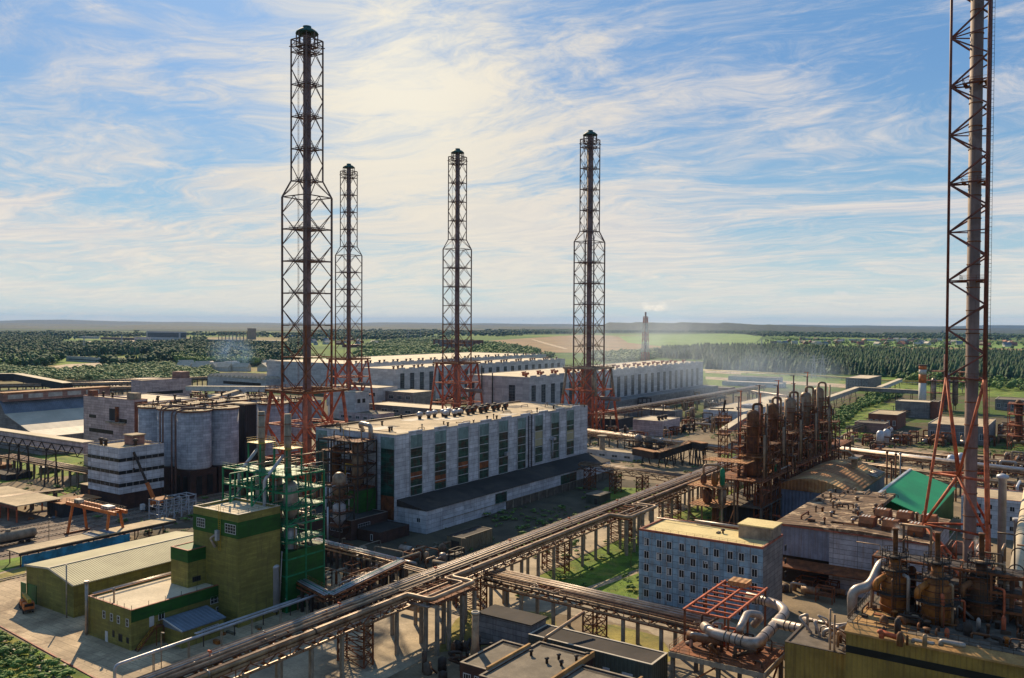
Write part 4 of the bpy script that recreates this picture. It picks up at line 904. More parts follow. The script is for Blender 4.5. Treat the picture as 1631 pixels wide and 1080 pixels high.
# silos
SC=AD(309,540,346);sp=13.4
for j in range(3):
    for i in range(5):
        if (i,j) in((2,0),(2,1)) or (j==1 and i>0):continue
        x=SC.x-j*sp;y=SC.y+i*sp
        lab={(0,0):'grey concrete silo nearest the camera, its full round front in view',(1,0):'grey concrete silo right beside the nearest one',(3,0):'pinkish concrete silo right of the dark shaft',(4,0):'rightmost concrete silo, half hidden by the green structure',(0,1):'silo left of the nearest one, behind black riser pipes',(0,2):'leftmost silo beside the brick stair tower'}.get((i,j),'silo standing in the hidden rear row of the silo block')
        t=thing('silo',lab,'silo',(x,y,0),'concrete silos on brick bases')
        MB().lathe(x,y,[(6.6,11),(6.65,11.6),(6.6,11.7),(6.6,34)],28).build('shell','silo',t)
        m=MB();m.box(x-6.1,x+6.1,y-6.1,y+6.1,0,10.9);m.build('base','brick_dark',t)
        m=MB();m.lathe(x,y,[(6.9,34.02),(6.95,34.5)],24);m.build('roof','roof_tan',t)
        m=MB();m.lathe(x,y,[(6.97,33.9),(7.,34.3)],24,False);m.build('eaves_band','steel_rust',t)
        if j==0:
            for q in(-3.4,1.6):
                m=MB();m.box(x+q,x+q+2.6,y-6.25,y-6.12,1,8.5);m.build('opening','glass_dark',t)
                m=MB();m.box(x+6.12,x+6.25,y+q,y+q+2.6,1,8.5);m.build('opening','glass_dark',t)
        random.seed(i*7+j)
        for q in range(4):
            m=MB();a=x+random.uniform(-5,5);b_=y+random.uniform(-5,5);hh=random.uniform(1.8,3.4)
            m.bar((a-.9,b_,34.5),(a,b_,34.5+hh),.22);m.bar((a+.9,b_,34.5),(a,b_,34.5+hh),.22);m.bar((a-.9,b_,34.9),(a+.9,b_,34.9),.2);m.build('roof_frame','steel_dark',t)
        m=MB();m.tube([(x-6,y-2,35.2),(x+6,y-2,35.2)],.3,6);m.build('roof_pipe','steel_rust',t)
        m=MB();m.tube([(x-1+i%2,y+6,35.4),(x+1.,y-6,35.4)],.35,6);m.build('roof_pipe','pipe_dark',t)
        m=MB();m.rail([(x-6,y-5.,34.5),(x,y-6.6,34.5),(x+6,y-5,34.5)],1.1,.08,2);m.build('roof_rail','steel_dark',t)
x=SC.x;y=SC.y+2*sp;t=thing('elevator_shaft','dark ribbed elevator shaft between the silos','elevator tower',(x,y,0));MB().box(x-8,x+1.5,y-3.,y+3.,0,34.5).build('wall','sheet_dark',t);MB().box(x-8.3,x+1.8,y-3.3,y+3.3,34.5,35.1).build('roof','roof_tan',t)
for k,u in enumerate((254.5,259,273,279)):
    p=AD(u,540,332-(k//2)*3);m=MB();m.tube([(p.x,p.y,0),(p.x,p.y,36.5-k*.4),(p.x+3,p.y+3,37.5-k*.4),(p.x+14,p.y+6,37)],.32,8,bend=2.5)
    single('riser_pipe',m,'steel_black','black riser pipe climbing past the silos and bending over their roof','pipe','black riser pipes on the silo block')
# white block, brick stair tower
W1=bt(213,637,34,133,235);W1.l=max(W1.l,7)
t=house('elevator_building','tall pinkish white panelled block with a brick stair side left of the silos','building',W1,'panel_pink','roof_light',.6,'trim_red')
m=MB();W1.fb(m,'X',.4,W1.l-.2,0,33,-.05,.12);st=m.build('brick_side','brick_red',t)
for k in range(5):
    m=MB();W1.fb(m,'X',W1.l*.35,W1.l*.6,12+k*4,14+k*4,.1,.2);m.build('window','glass_green',t)
for a,c,v0,v1 in((142,153,661,666),(190,202,668,674),(142,180,686,692)):
    m=MB();W1.fb(m,'Y',W1.s('Y',c),W1.s('Y',a),W1.z('Y',W1.s('Y',c),v1),W1.z('Y',W1.s('Y',c),v0),-.05,.1);m.build('window_band','glass_dark',t)
s0=W1.s('Y',189);s1=W1.s('Y',174);m=MB();W1.fb(m,'Y',s0,s1,W1.z('Y',s0,671),W1.z('Y',s0,652),-.05,.09);m.build('loading_recess','sheet_dark',t)
m=MB();m.box(W1.x1-s0-1,W1.x1-s0+.2,W1.y0-1.3,W1.y0-.12,W1.z('Y',s0,672),W1.z('Y',s0,648));m.build('hoist_leg','steel_rust',t)
m=MB();m.box(W1.x1-s1,W1.x1-s0+6,W1.y0-2,W1.y0-.12,W1.z('Y',s0,674),W1.z('Y',s0,672));m.build('balcony','concrete',t)
m=MB();m.box(W1.x0+2,W1.x0+6,W1.y0+1,W1.y0+4,33.4,36.5);m.build('roof_hut','brick_red',t)
m=MB();m.box(W1.x1-8,W1.x1-2,W1.y0+1.5,W1.y0+5,33.4,36.8);m.build('roof_hut','concrete',t)
roof_vents(t,[(W1.x0+14,W1.y0+2,33.4),(W1.x0+20,W1.y0+3,33.4)],'steel_dark',.5,3)
b=Bd(W1.x1-2,W1.y1+.3,32.5,44,ext((W1.x1-2,W1.y1,32.5),(0,1,0),316));t=house('rear_elevator_wing','long light panelled wing seen over the silo roofs','building',b,'panel_pink','roof_light',.5,'trim_light');roof_vents(t,[(b.x1-4,b.y0+k*9,32) for k in range(1,6)],'steel_dark',.5,2.6)
b=bt(226,606,24,209,305);t=house('brown_block','brownish windowless block behind the silo roofs, one end raised','building',b,'panel_pink','roof_tan',.5,'trim_red')
m=MB();m.box(b.x1-b.w*.9,b.x1-1,b.y1-9,b.y1-1,23.5,29);m.build('raised_end','brick_pink',t)
window(b,t,'X',4,12,b.l-12,2.5,12,1,'frame_dark','glass_dark')
# striped office
b=Bd(-297.4,178.4,23.2,21.1,18.3,6.)
t=thing('banded_office','white panelled block with three dark window bands on a recessed brick base','office building',(b.x1-10,b.y0+9,0));shell(b,t,'panel_white','roof_tan',.9,'steel_dark')
MB().box(b.x0+.5,b.x1-.6,b.y0+.8,b.y1-.5,0,5.98).build('brick_base','brick_dark',t)
for v0,v1 in((731,736.5),(751,756.5),(771,777)):
    z0=b.z('Y',0,v1);z1=b.z('Y',0,v0);m=MB();m.box(b.x0-.05,b.x1+.10,b.y0-.10,b.y1+.05,z0,z1);wb=m.build('window_band','glass_dark',t)
    for f_ in('Y','X'):
        for k in range(1,7):m=MB();L_=b.w if f_=='Y' else b.l;b.fb(m,f_,L_*k/7,L_*k/7+.3,z0,z1,.1,.16);m.build('mullion','panel_grey',wb)
m=MB();m.box(b.x1-13,b.x1-7.5,b.y0+10,b.y0+15,22.3,26);pp=m.build('penthouse','brick_pink',t);m=MB();m.box(b.x1-13.4,b.x1-7.1,b.y0+9.6,b.y0+15.4,26,26.4);m.build('penthouse_roof','roof_tan',pp)
roof_vents(t,[(b.x0+4,b.y0+3,22.3),(b.x0+8.5,b.y0+2.2,22.3),(b.x1-4,b.y0+9,22.3)],'steel_dark',.6,3.2)
# A-shaped raw material store
prof=[(-497.,26.),(-491.,19.3),(-466.,12.),(-453.,9.6)];xr=-497.;yS=G(20,641,26).y;mir=[(2*xr-a,z_) for a,z_ in prof]
t=thing('material_store','long A shaped storage shed with light ribbed roof and a gallery along its ridge','storage shed',(xr,yS+90,0));LS=62
full=mir[::-1]+[(prof[0][0],prof[0][1])][:0]+prof
MB().extY([(a,max(0,z_-.3)) for a,z_ in full][::1]+[(prof[-1][0],0),(mir[-1][0],0)],yS+.6,yS+LS-.6).build('end_wall','panel_grey',t)
def slope(n_,a,c,mt):
    m=MB();m.add([(a[0],yS,a[1]),(c[0],yS,c[1]),(c[0],yS+LS,c[1]),(a[0],yS+LS,a[1]),(a[0],yS,a[1]-.3),(c[0],yS,c[1]-.3),(c[0],yS+LS,c[1]-.3),(a[0],yS+LS,a[1]-.3)],[(0,1,2,3),(7,6,5,4),(0,4,5,1),(1,5,6,2),(2,6,7,3),(3,7,4,0)]);m.build(n_,mt,t)
slope('upper_roof',prof[0],prof[1],'roof_bluegrey');slope('lower_roof',prof[1],prof[2],'roof_sheet_x');slope('eaves_roof',prof[2],prof[3],'trim_light');slope('upper_roof',mir[1],mir[0],'roof_bluegrey');slope('lower_roof',mir[3],mir[1],'roof_sheet_x')  # blue grey upper slopes carry their shade in the colour
MB().box(xr-4,xr+3,yS+1,yS+LS,prof[0][1]-.5,prof[0][1]+4).build('ridge_gallery','brick_pink',t);MB().box(xr-4.6,xr+3.6,yS+.5,yS+LS,prof[0][1]+4,prof[0][1]+4.5).build('gallery_roof','roof_rust',t)
for k in range(5):MB().box(xr+3,xr+3.15,yS+3+k*11,yS+11+k*11,prof[0][1]+.8,prof[0][1]+3.2).build('window','canvas',t)  # pale panes paint the lit look of the gallery windows
# inclined gallery with trusses
def gallery(label,p,q,w=4.,h=4.,wall='panel_grey',roof='roof_tan',truss=True,legs=(),name='conveyor_gallery'):
    p=Vector(p);q=Vector(q);t=thing(name,label,'gallery',((p.x+q.x)/2,(p.y+q.y)/2,0))
    d=(q-p);hd=Vector((d.x,d.y,0)).normalized();n=Vector((-hd.y,hd.x,0))*(w/2);U=Vector((0,0,h))
    def slab(a,b,n,z0,z1):
        m=MB();V=[a-n+Vector((0,0,z0)),b-n+Vector((0,0,z0)),b+n+Vector((0,0,z0)),a+n+Vector((0,0,z0)),a-n+Vector((0,0,z1)),b-n+Vector((0,0,z1)),b+n+Vector((0,0,z1)),a+n+Vector((0,0,z1))]
        return m.add(V,[(0,3,2,1),(4,5,6,7),(0,1,5,4),(1,2,6,5),(2,3,7,6),(3,0,4,7)])
    slab(p,q,n,0,h).build('wall',wall,t);slab(p,q,n*1.12,h+.01,h+.3).build('roof',roof,t)
    if truss:
        for sgn in(-1,1):
            m=MB();o_=n*1.08*sgn;K=max(2,int(d.length/4));L_=[p.lerp(q,i/K)+o_ for i in range(K+1)]
            z0=-1.6;z1=h*.55
            m.bar(L_[0]+Vector((0,0,z0)),L_[-1]+Vector((0,0,z0)),.3);m.bar(L_[0]+Vector((0,0,z1)),L_[-1]+Vector((0,0,z1)),.3)
            for i in range(K):
                a,b=(z0,z1) if i%2 else (z1,z0);m.bar(L_[i]+Vector((0,0,a)),L_[i+1]+Vector((0,0,b)),.24)
            m.build('truss','steel_dark',t)
    for f_ in legs:
        c_=p.lerp(q,f_);m=MB()
        for sg in(-1,1):m.bar((c_+n*sg*1.3).xy.to_3d(),c_+n*sg*.8,.45)
        k=0;z_=2
        while z_<c_.z-3:m.bar((c_+n*1.2).xy.to_3d()+Vector((0,0,z_)),(c_-n*1.2).xy.to_3d()+Vector((0,0,z_+3)),.2);z_+=3
        m.build('trestle','steel_dark',t)
    return t
p=onY(141,722,189);q=onY(-70,689,189)
gallery('long trussed conveyor gallery entering the banded white office block from the left',p,q,4.4,4.4,'panel_pink','roof_light',legs=(.25,.45,.52,.75,.95))
p=AD(108,622,700);q=AD(28,606,760);q2=AD(-80,606,790)
gallery('dark conveyor gallery with a pale roof descending on the far left',q,p,7,6,'sheet_dark','roof_light',truss=False,legs=(.2,.5,.8))
gallery('level dark conveyor gallery on the far left edge',q2,q,7,6,'sheet_dark','roof_light',truss=False,legs=(.2,.6))
p=AD(430,624,520);q=AD(300,622,620);gallery('pale conveyor gallery running from the nearest stack to the brown block',q,p,4,3,'panel_far','trim_light',truss=False,legs=(.2,.5,.8))
p=AD(388,625,560);q=AD(340,640,500);gallery('short sloping conveyor rising behind the silo roofs',q,p,3,2.5,'panel_far','roof_tan',truss=False,legs=(.5,))
# racks and low sheds beyond the store
for k,(u0,v0,u1,v1,dp,lab) in enumerate([(0,628,210,620,620,'low trestle with pipes behind the ridge of the storage shed'),(0,617,300,610,700,'long dark trestle far left between plant and bushes'),(105,612,330,604,760,'pale trestle at the edge of the bushes')]):
    p=AD(u0,v0,dp);q=AD(u1,v1,dp+120);t=thing('far_trestle',lab,'pipe rack',((p.x+q.x)/2,(p.y+q.y)/2,0));n=26
    for j in range(3):m=MB();m.tube([p+Vector((0,0,j*1.1)),q+Vector((0,0,j*1.1))],.6,6);m.build('pipe',('pipe_dark','pipe_silver','pipe_tan')[j],t)
    for j in range(n):
        m=MB();a=p.lerp(q,j/(n-1));m.bar((a.x,a.y,0),a+Vector((0,0,2)),.8);m.build('column','concrete_dark',t)
for k,(u,v,z,ul,ur,lab) in enumerate([(40,626,7,8,70,'low dark shed under the far left gallery'),(118,622,9,80,150,'flat dark shed between the gallery and the brown block'),(182,615,6,150,205,'flat shed with a tan roof beside the brown block'),(232,604,8,205,300,'long flat roof right behind the brown block')]):
    b=bt(u,v,z,ul,ur,l=25);house('low_shed',lab,'shed',b,'sheet_dark' if k<2 else 'panel_grey','roof_dark' if k%2 else 'roof_tan',.3)
# small things around the tracks
def shed(lab,u,v,z,ul,ur,wall,roof,l=None,zb=0,door=True,name='small_shed'):
    b=bt(u,v,z,ul,ur,l=l);t=house(name,lab,'shed',b,wall,roof,.15)
    if door:
        m=MB();b.fb(m,'Y',b.w*.3,b.w*.3+1.4,0,2.2,-.05,.08);m.build('door','steel_rust',t)
    return t
shed('dark grey garage with a red edged flat roof behind the orange gantry crane',98,803,5,75,160,'sheet_dark','roof_rust')
shed('small brown hut between the garage and the banded office',150,775,4,128,165,'brick_dark','roof_tan')
shed('grey metal container standing on the grass at left',67,745,2.8,62,97,'sheet_greygreen','trim_light',name='metal_container')
shed('red brown goods container at the left edge',0,742,3.5,-30,20,'steel_rust','roof_rust',name='metal_container')
shed('dark low container at the left edge on the grass',10,757,2.5,-20,52,'sheet_dark','roof_black',name='metal_container')
b=bt(26,806,6,-60,30,l=16)
t=thing('open_canopy','open canopy with a tan roof on rusty red posts at the left edge','canopy',(b.x1-8,b.y0+8,0));MB().box(b.x0,b.x1,b.y0,b.y1,5.7,6).build('roof','roof_tan',t);MB().box(b.x0,b.x1+.1,b.y0-.1,b.y0+.2,4.7,5.69).build('fascia','brick_red',t)
for dx in(1,7,13):
    for dy in(.3,15):MB().box(b.x1-dx,b.x1-dx+.4,b.y0+dy,b.y0+dy+.4,0,5.69).build('post','steel_red',t)
# rails
for k,x in enumerate((-306,-300,-294,-288,-281,-274,-268,-243)):
    y1=230 if k<7 else 121;t=thing('railway_track',['westernmost','second','third','fourth','fifth','sixth','seventh','short'][k]+(' railway track in the yard, counted from the far side' if k<7 else ' railway track beside the concrete yard at the canopy end'),'railway track',(x,150,0),'railway tracks of the yard')
    for s_ in(-.76,.76):m=MB();m.box(x+s_-.07,x+s_+.07,60,y1,.14,.32);m.build('rail','pipe_silver',t)
    m=MB()
    for y in np.arange(60,y1,1.3):m.box(x-1.3,x+1.3,y,y+.28,.03,.14)
    m.build('sleepers','concrete_dark',t)
# tank wagon
p=G(60,862);t=thing('tank_wagon','pale grey railway tank wagon standing at the left edge of the yard','tank wagon',(p.x-2,p.y-7,0))
X=p.x-2;Y1=p.y;m=MB();m.tube([(X,Y1-15.5,2.9),(X,Y1-15.2,2.9),(X,Y1-.3,2.9),(X,Y1,2.9)],1.55,18);m.build('tank','concrete',t)
m=MB();m.tube([(X,Y1-8,4.3),(X,Y1-8,5.1)],.7,10);m.build('dome','concrete',t);MB().box(X-1.4,X+1.4,Y1-16,Y1+.5,1.,1.35).build('frame','steel_dark',t)
for yy in(Y1-2,Y1-4,Y1-12,Y1-14):
    for sx_ in(-.9,.75):m=MB();m.tube([(X+sx_,yy,.5),(X+sx_+.15,yy,.5)],.5,12);m.build('wheel','steel_dark',t)
MB().rail([(X-.6,Y1-11,4.4),(X-.6,Y1-5,4.4)],.8,.06,1.5).build('walkway_rail','steel_dark',t)
# gantry crane
t=thing('gantry_crane','orange gantry crane striding over tracks and canopy roof','gantry crane',(-268,151.5,0));xa,xb=-278.5,-256.;ya,yb=149.,155.5;zt_=9.2
for y_,ly in((ya+1.4,ya),(yb-1.4,yb)):
    MB().box(xa-3,xb+3.2,y_-.35,y_+.35,zt_,zt_+1.1).build('girder','steel_orange',t)
    for x_ in(xa,xb):m=MB();m.bar((x_,ly,.3),(x_+(.6 if x_==xa else -.6),y_,zt_),.75,.6);m.build('leg','steel_orange',t)
    m=MB();m.rail([(xa-3,y_,zt_+1.1),(xb+3,y_,zt_+1.1)],1.,.09,1.6);m.build('guard_rail','steel_dark',t)
for x_ in(xa,xb):MB().box(x_-.4,x_+.4,ya-1,yb+1,.05,.6).build('bogie_beam','steel_rust',t);MB().box(x_-.3,x_+.3,ya+1.8,yb-1.8,zt_+.05,zt_+.8).build('end_beam','steel_orange',t)
m=MB();m.box(xb-6,xb-2,ya+2,yb-2,zt_+1.15,zt_+2);tr=m.build('trolley','steel_white',t);m=MB();m.bar((xb-4,152,zt_+1.2),(xb-4,152,5),.12);m.box(xb-4.4,xb-3.6,151.7,152.3,4.3,5);m.build('hook','steel_dark',tr)
MB().box(xa+1,xa+4,ya+1.6,ya+3.4,zt_+1.15,zt_+2.3).build('electrics_box','trim_light',t)
# canopy along the tracks
t=thing('platform_canopy','long low canopy with a tan flat roof and blue tarpaulin side behind the olive hall','canopy',(-255,143,0));y0,y1=120.8,171
MB().box(-258.8,-251.8,y0,y1,3.9,4.15).build('roof','roof_tan',t)
MB().box(-251.95,-251.75,y0,y1,3.2,3.89).build('fascia','steel_dark',t)
for y in np.arange(y0+.5,y1,5):
    for x in(-258.5,-252.3):MB().box(x,x+.25,y,y+.25,0,3.89).build('post','steel_rust',t)
m=MB();n=34;rr=random.Random(3)
for i in range(n+1):
    y=y0+.6+(i/n)*33;dx=.25*math.sin(i*1.1)+.15*rr.uniform(-1,1);m.v+=[(-251.5+dx,y,.15),(-251.55-dx*.5,y,3.1+.1*math.sin(i*2.3))]
for i in range(n):m.f.append((2*i,2*i+2,2*i+3,2*i+1));m.sm.append(True)
m.build('tarpaulin','tarp_blue',t)
for yy in(143,148):MB().box(-258.6,-252,yy,yy+2,4.16,4.3).build('blue_roof_sheet','roof_bluegrey',t)
# white steel frame
b0=G(253,832);fx1,fy0=b0.x,b0.y;fw=ext((fx1,fy0,0),(-1,0,0),238);fl=ext((fx1,fy0,7),(0,1,0),312)
t=thing('storage_rack','white steel rack frame with a rusty red deck below the silos','steel frame',(fx1-fw/2,fy0+fl/2,0))
for i in range(6):
    for x in(fx1,fx1-fw):m=MB();m.bar((x,fy0+fl*i/5,0),(x,fy0+fl*i/5,7.6),.35);m.build('post','steel_white',t)
for z_ in(2.5,5,7.4):
    for x in(fx1,fx1-fw):m=MB();m.bar((x,fy0,z_),(x,fy0+fl,z_),.25);m.build('beam','steel_white',t)
    m=MB()
    for i in range(6):m.mark();m.bar((fx1,fy0+fl*i/5,z_),(fx1-fw,fy0+fl*i/5,z_),.25)
    m.each('beam','steel_white',t)
for i in range(5):m=MB();m.bar((fx1,fy0+fl*i/5,.1),(fx1,fy0+fl*(i+1)/5,7.4),.16);m.build('brace','steel_white',t)
m=MB();m.box(fx1-fw,fx1,fy0,fy0+fl*.4,7.55,7.7);m.build('deck','roof_rust',t)
# mobile crane
p=G(247,812);t=thing('mobile_crane','mobile crane with a dark raised boom in front of the banded office','mobile crane',(p.x,p.y,0));tip=AD(213,720,(Vector((p.x,p.y,0))-Vector((0,0,0))).length*0+float(proj(np.array([p.x,p.y,0.]))[2])+2)
A=Vector((p.x,p.y,3));mid=A.lerp(tip,.38);m=MB();m.bar(A,mid,.95,1.1);m.build('boom_foot','steel_orange',t);m=MB();m.bar(mid,tip,.6,.7);m.build('boom','steel_dark',t);m=MB();m.bar(tip,tip-Vector((0,0,6)),.1);m.box(tip.x-.3,tip.x+.3,tip.y-.3,tip.y+.3,tip.z-6.8,tip.z-6);m.build('hook','steel_dark',t)
MB().box(p.x-1.3,p.x+1.3,p.y-4,p.y+4.5,1,1.9).build('chassis','steel_dark',t);MB().box(p.x-1.2,p.x+1.2,p.y-1.5,p.y+2.5,1.95,3.4).build('upper_body','steel_orange',t);MB().box(p.x-1.2,p.x+.1,p.y-5.4,p.y-4.05,.8,2.9).build('cab','frame_white',t)
for yy in(-4.3,-1.5,1.8,3.4):
    for s_ in(-1.35,1.05):m=MB();m.tube([(p.x+s_,p.y+yy,.55),(p.x+s_+.3,p.y+yy,.55)],.55,12);m.build('wheel','rubber',t)
# truck crane in the yard
p=G(42,972);t=thing('truck_crane','orange truck crane with a yellow folded boom parked beside the olive hall','truck crane',(p.x,p.y,0));dx=Vector((.95,-.3,0)).normalized();pn=Vector((-dx.y,dx.x,0))
def ob(c,l,w,z0,z1,nm,mt):
    c=Vector(c);m=MB();V=[c+dx*a*l/2+pn*b_*w/2+Vector((0,0,z)) for z in(z0,z1) for a,b_ in((-1,-1),(1,-1),(1,1),(-1,1))];m.add(V,[(0,3,2,1),(4,5,6,7),(0,1,5,4),(1,2,6,5),(2,3,7,6),(3,0,4,7)]);return m.build(nm,mt,t)
P0=Vector((p.x,p.y,0));ob(P0,7.4,2.,.7,1.15,'chassis','steel_dark');cb=ob(P0+dx*2.9,1.8,2.3,1.2,2.7,'cab','steel_orange');ob(P0+dx*3.85,.08,1.9,1.9,2.55,'windscreen','glass_dark').parent=cb if 0 else t
ob(P0-dx*1.,2.4,2.2,1.2,2.4,'superstructure','steel_orange')
m=MB();m.bar(P0-dx*3.2+Vector((0,0,3.)),P0+dx*4.6+Vector((0,0,3.4)),.75,.8);bm=m.build('boom','steel_yellow',t);m=MB();m.bar(P0-dx*4.6+Vector((0,0,2.9)),P0-dx*3.25+Vector((0,0,3.)),.5,.5);m.build('boom_head','steel_dark',t)
for a in(-2.9,-1.6,2.3):
    for b_ in(-1.15,.85):m=MB();c_=P0+dx*a+pn*b_+Vector((0,0,.52));m.tube([c_,c_+pn*.32],.52,12);m.build('wheel','rubber',t)
# --- olive and green complex
y0=107.5;g_=[onY(u,v,y0) for u,v in((42,900),(79,905),(117,932))]
hx0,hz0=g_[0].x,g_[0].z;rx_,rz_=g_[1].x,g_[1].z;hx1,hz1=g_[2].x,g_[2].z;hl=ext((rx_,y0,rz_),(0,1,0),318)
t=thing('olive_hall','long low olive green hall with a shallow tan ribbed roof','hall',((hx0+hx1)/2,y0+hl/2,0))
MB().extY([(hx0,0),(hx1,0),(hx1,hz1-.2),(rx_,rz_-.2),(hx0,hz0-.2)],y0,y0+hl).build('wall','olive_wall',t)
m=MB();m.extY([(hx0-.4,hz0-.19),(rx_,rz_-.19),(hx1+.4,hz1-.25),(hx1+.4,hz1+.0),(rx_,rz_+.08),(hx0-.4,hz0+.05)],y0-.3,y0+hl+.3);m.build('roof','roof_sheet',t)
m=MB()
for a,c in(((hx0-.4,hz0+.1),(rx_,rz_+.12)),((rx_,rz_+.12),(hx1+.4,hz1+.06))):m.bar((a[0],y0-.35,a[1]-.1),(c[0],y0-.35,c[1]-.1),.12,.45)
m.build('verge_trim','trim_light',t);m=MB();m.bar((rx_,y0-.3,rz_+.15),(rx_,y0+hl,rz_+.15),.5,.1);m.build('ridge_cap','trim_light',t)
MB().box(hx0+.8,hx0+5.,y0-.12,y0+.05,0,4.6).build('gate','door_green',t);MB().box(hx0-1.9,hx0+.6,y0-.5,y0-.35,0,4.6).build('gate_leaf','door_green',t)
MB().lathe(G(113,982).x,y0-.8,[(.16,0),(.16,12.6)],8).build('flue_pipe','pipe_silver',t)
O=Bd(-168.6,103.7,8.7,16.8,30)
t=house('olive_office','two storey olive office wing with a green parapet band and a light flat roof','office building',O,'olive_wall','roof_light',.5,'trim_red')
m=MB();m.box(O.x1-.0,O.x1+.09,O.y0-.02,O.y1,6.0,8.5);m.build('green_band','green_wall',t)
for u in(166,178,189,203):s=O.s('Y',u,6.5);window(O,t,'Y',s-.5,4.9,1.05,1.7,1,2)
for u,w_,z_,h_ in((181,.7,1.6,1.4),(192,1.4,1.2,1.6),(203.5,.9,1.4,1.2)):s=O.s('Y',u,3);window(O,t,'Y',s-w_/2,z_,w_,h_,1,1,'frame_dark')
s=O.s('Y',170,2);m=MB();O.fb(m,'Y',s-.5,s+.5,0,2.3,-.05,.1);m.build('door','frame_white',t)
window(O,t,'X',O.s('X',256,6)-.6,4.7,1.5,1.7,2,1);s=O.s('X',241,5.5);m=MB();O.fb(m,'X',s-.5,s+.6,3.9,6.1,-.05,.1);m.build('door','frame_white',t)
window(O,t,'X',O.s('X',335,5),4.6,7.5,1.8,8,2);window(O,t,'X',O.s('X',338,2)+1,2.,6,1.6,6,2)
m=MB();m.tube([(O.x0+.5,O.y0-.6,.3),(O.x0+.5,O.y0-.6,11.8)],.35,10);m.build('drain_stack','pipe_silver',t);m=MB();m.lathe(O.x0+.5,O.y0-.6,[(.55,11.8),(.55,12.3)],10);m.build('cowl','pipe_silver',t)
m=MB();m.tube([(O.x0+.9,O.y0+.5,9.3),(O.x0+.9,O.y0+26,9.3)],.16,6);m.mark();m.tube([(O.x0+1.5,O.y0+.5,9.3),(O.x0+1.5,O.y0+26,9.3)],.16,6);m.each('roof_pipe','pipe_silver',t)
roof_vents(t,[(O.x1-9,O.y0+1.5,8.2)],'pipe_silver',.2,3.4)
for k in range(7):
    for (a,b_) in ((O.x1-.2,O.y0+.2+k*4),(O.x1-.2-k*2.7,O.y0+.2)):
        if k or a==O.x1-.2:m=MB();m.bar((a,b_,8.7),(a,b_,9.6),.08);m.build('parapet_post','steel_dark',t)
q=Bd(O.x0-.1,O.y0+2.2,6.0,5.,24);t=house('link_building','low olive link with a green door between hall and office wing','link building',q,'olive_wall','roof_dark',.4,'trim_light');m=MB();q.fb(m,'Y',1.2,3,0,3,-.05,.1);m.build('door','door_green',t)
# outside stair on the office
t=thing('outside_stair','rusty steel stair on the long side of the olive office wing','stair',(O.x1+1.5,O.y0+3,0));sy=O.y0+O.s('X',241,5.5)
m=MB()
for k in range(16):m.box(O.x1+.5,O.x1+1.6,sy-4.2+k*.27,sy-3.95+k*.27,.25*k,.25*k+.06)
m.bar((O.x1+.5,sy-4.2,0),(O.x1+.5,sy,4),.12,.3);m.bar((O.x1+1.6,sy-4.2,0),(O.x1+1.6,sy,4),.12,.3);m.build('flight','steel_rust',t)
m=MB();m.grate(O.x1+.3,O.x1+1.8,sy,sy+2,4.,sides='en');m.build('landing','steel_rust',t);m=MB();m.rail([(O.x1+1.6,sy-4.2,.1),(O.x1+1.6,sy,4)],1.,.06,1.1);m.build('handrail','steel_yellow',t)
for yy in(sy+.1,sy+1.9):m=MB();m.bar((O.x1+1.7,yy,0),(O.x1+1.7,yy,3.9),.15);m.build('post','steel_rust',t)
# porch with blue roof
pr_=G(291,1005,4.2);b=bt(291,1004,4.0,262,356);b.w=max(b.w,5);t=thing('porch_wing','small olive wing with a pale blue sloping metal roof','porch',(b.x1-b.w/2,b.y0+b.l/2,0))
MB().box(b.x1-b.w,b.x1,b.y0,b.y1,0,3.7).build('wall','olive_wall',t);m=MB();m.extY([(b.x0,3.7),(b.x1+.4,3.71),(b.x1+.4,3.95),(b.x0,5.3)],b.y0-.4,b.y1+.4);m.build('roof','roof_bluegrey',t)
window(b,t,'X',b.l*.45,1.3,b.l*.42,1.6,6,2);m=MB();m.bar((b.x0,b.y0-.42,5.3),(b.x1+.4,b.y0-.42,3.9),.1,.3);m.build('verge_trim','frame_white',t)
# cube and tower
q=Bd(-173.3,120.7,17,6.5,8.8,8.3);t=house('olive_annexe_tower','small olive block with a green top band in front of the olive tower','building',q,'olive_wall','roof_light',.5,'trim_red')
m=MB();m.box(q.x0-.03,q.x1+.07,q.y0-.07,q.y1-.3,14.1,16.85);m.build('green_band','green_wall',t);window(q,t,'X',1.2,9.3,2.2,1.2,4,1,'frame_dark')
Tw=Bd(-161.4,125.5,26,16.6,12.2);t=house('olive_tower','tall olive tower block with a wide green band and light flat roof','building',Tw,'olive_wall','roof_light',.7,'trim_light')
m=MB();m.box(Tw.x0-.03,Tw.x1+.07,Tw.y0-.07,Tw.y1+.03,20.4,24.2);m.build('green_band','green_wall',t)
for a,c in((314,327),(359,376)):s0=Tw.s('Y',c,23);s1=Tw.s('Y',a,23);window(Tw,t,'Y',s0,21.3,s1-s0,2.2,4,3,o=.07)
m=MB()
for x in(-168,-167.3):m.bar((x,Tw.y0-.4,17),(x,Tw.y0-.4,27.5),.08)
for z_ in np.arange(17,27.5,.5):m.bar((-168,Tw.y0-.4,z_),(-167.3,Tw.y0-.4,z_),.06)
m.build('roof_ladder','steel_yellow',t)
MB().rail([(Tw.x0+.2,Tw.y0+.3,26),(Tw.x1-.3,Tw.y0+.3,26),(Tw.x1-.3,Tw.y1-.3,26)],.9,.05,2.5).build('roof_rail','steel_dark',t)
m=MB();m.tube([(-169,Tw.y0-.5,17.5),(-170.2,Tw.y0-1,19.5),(-168.5,Tw.y0-.6,20.6)],.3,8,bend=.5);m.build('exhaust_duct','pipe_silver',t);MB().box(-168.7,-167.9,Tw.y0-.9,Tw.y0-.08,19.2,21.6).build('fan_box','steel_white',t)
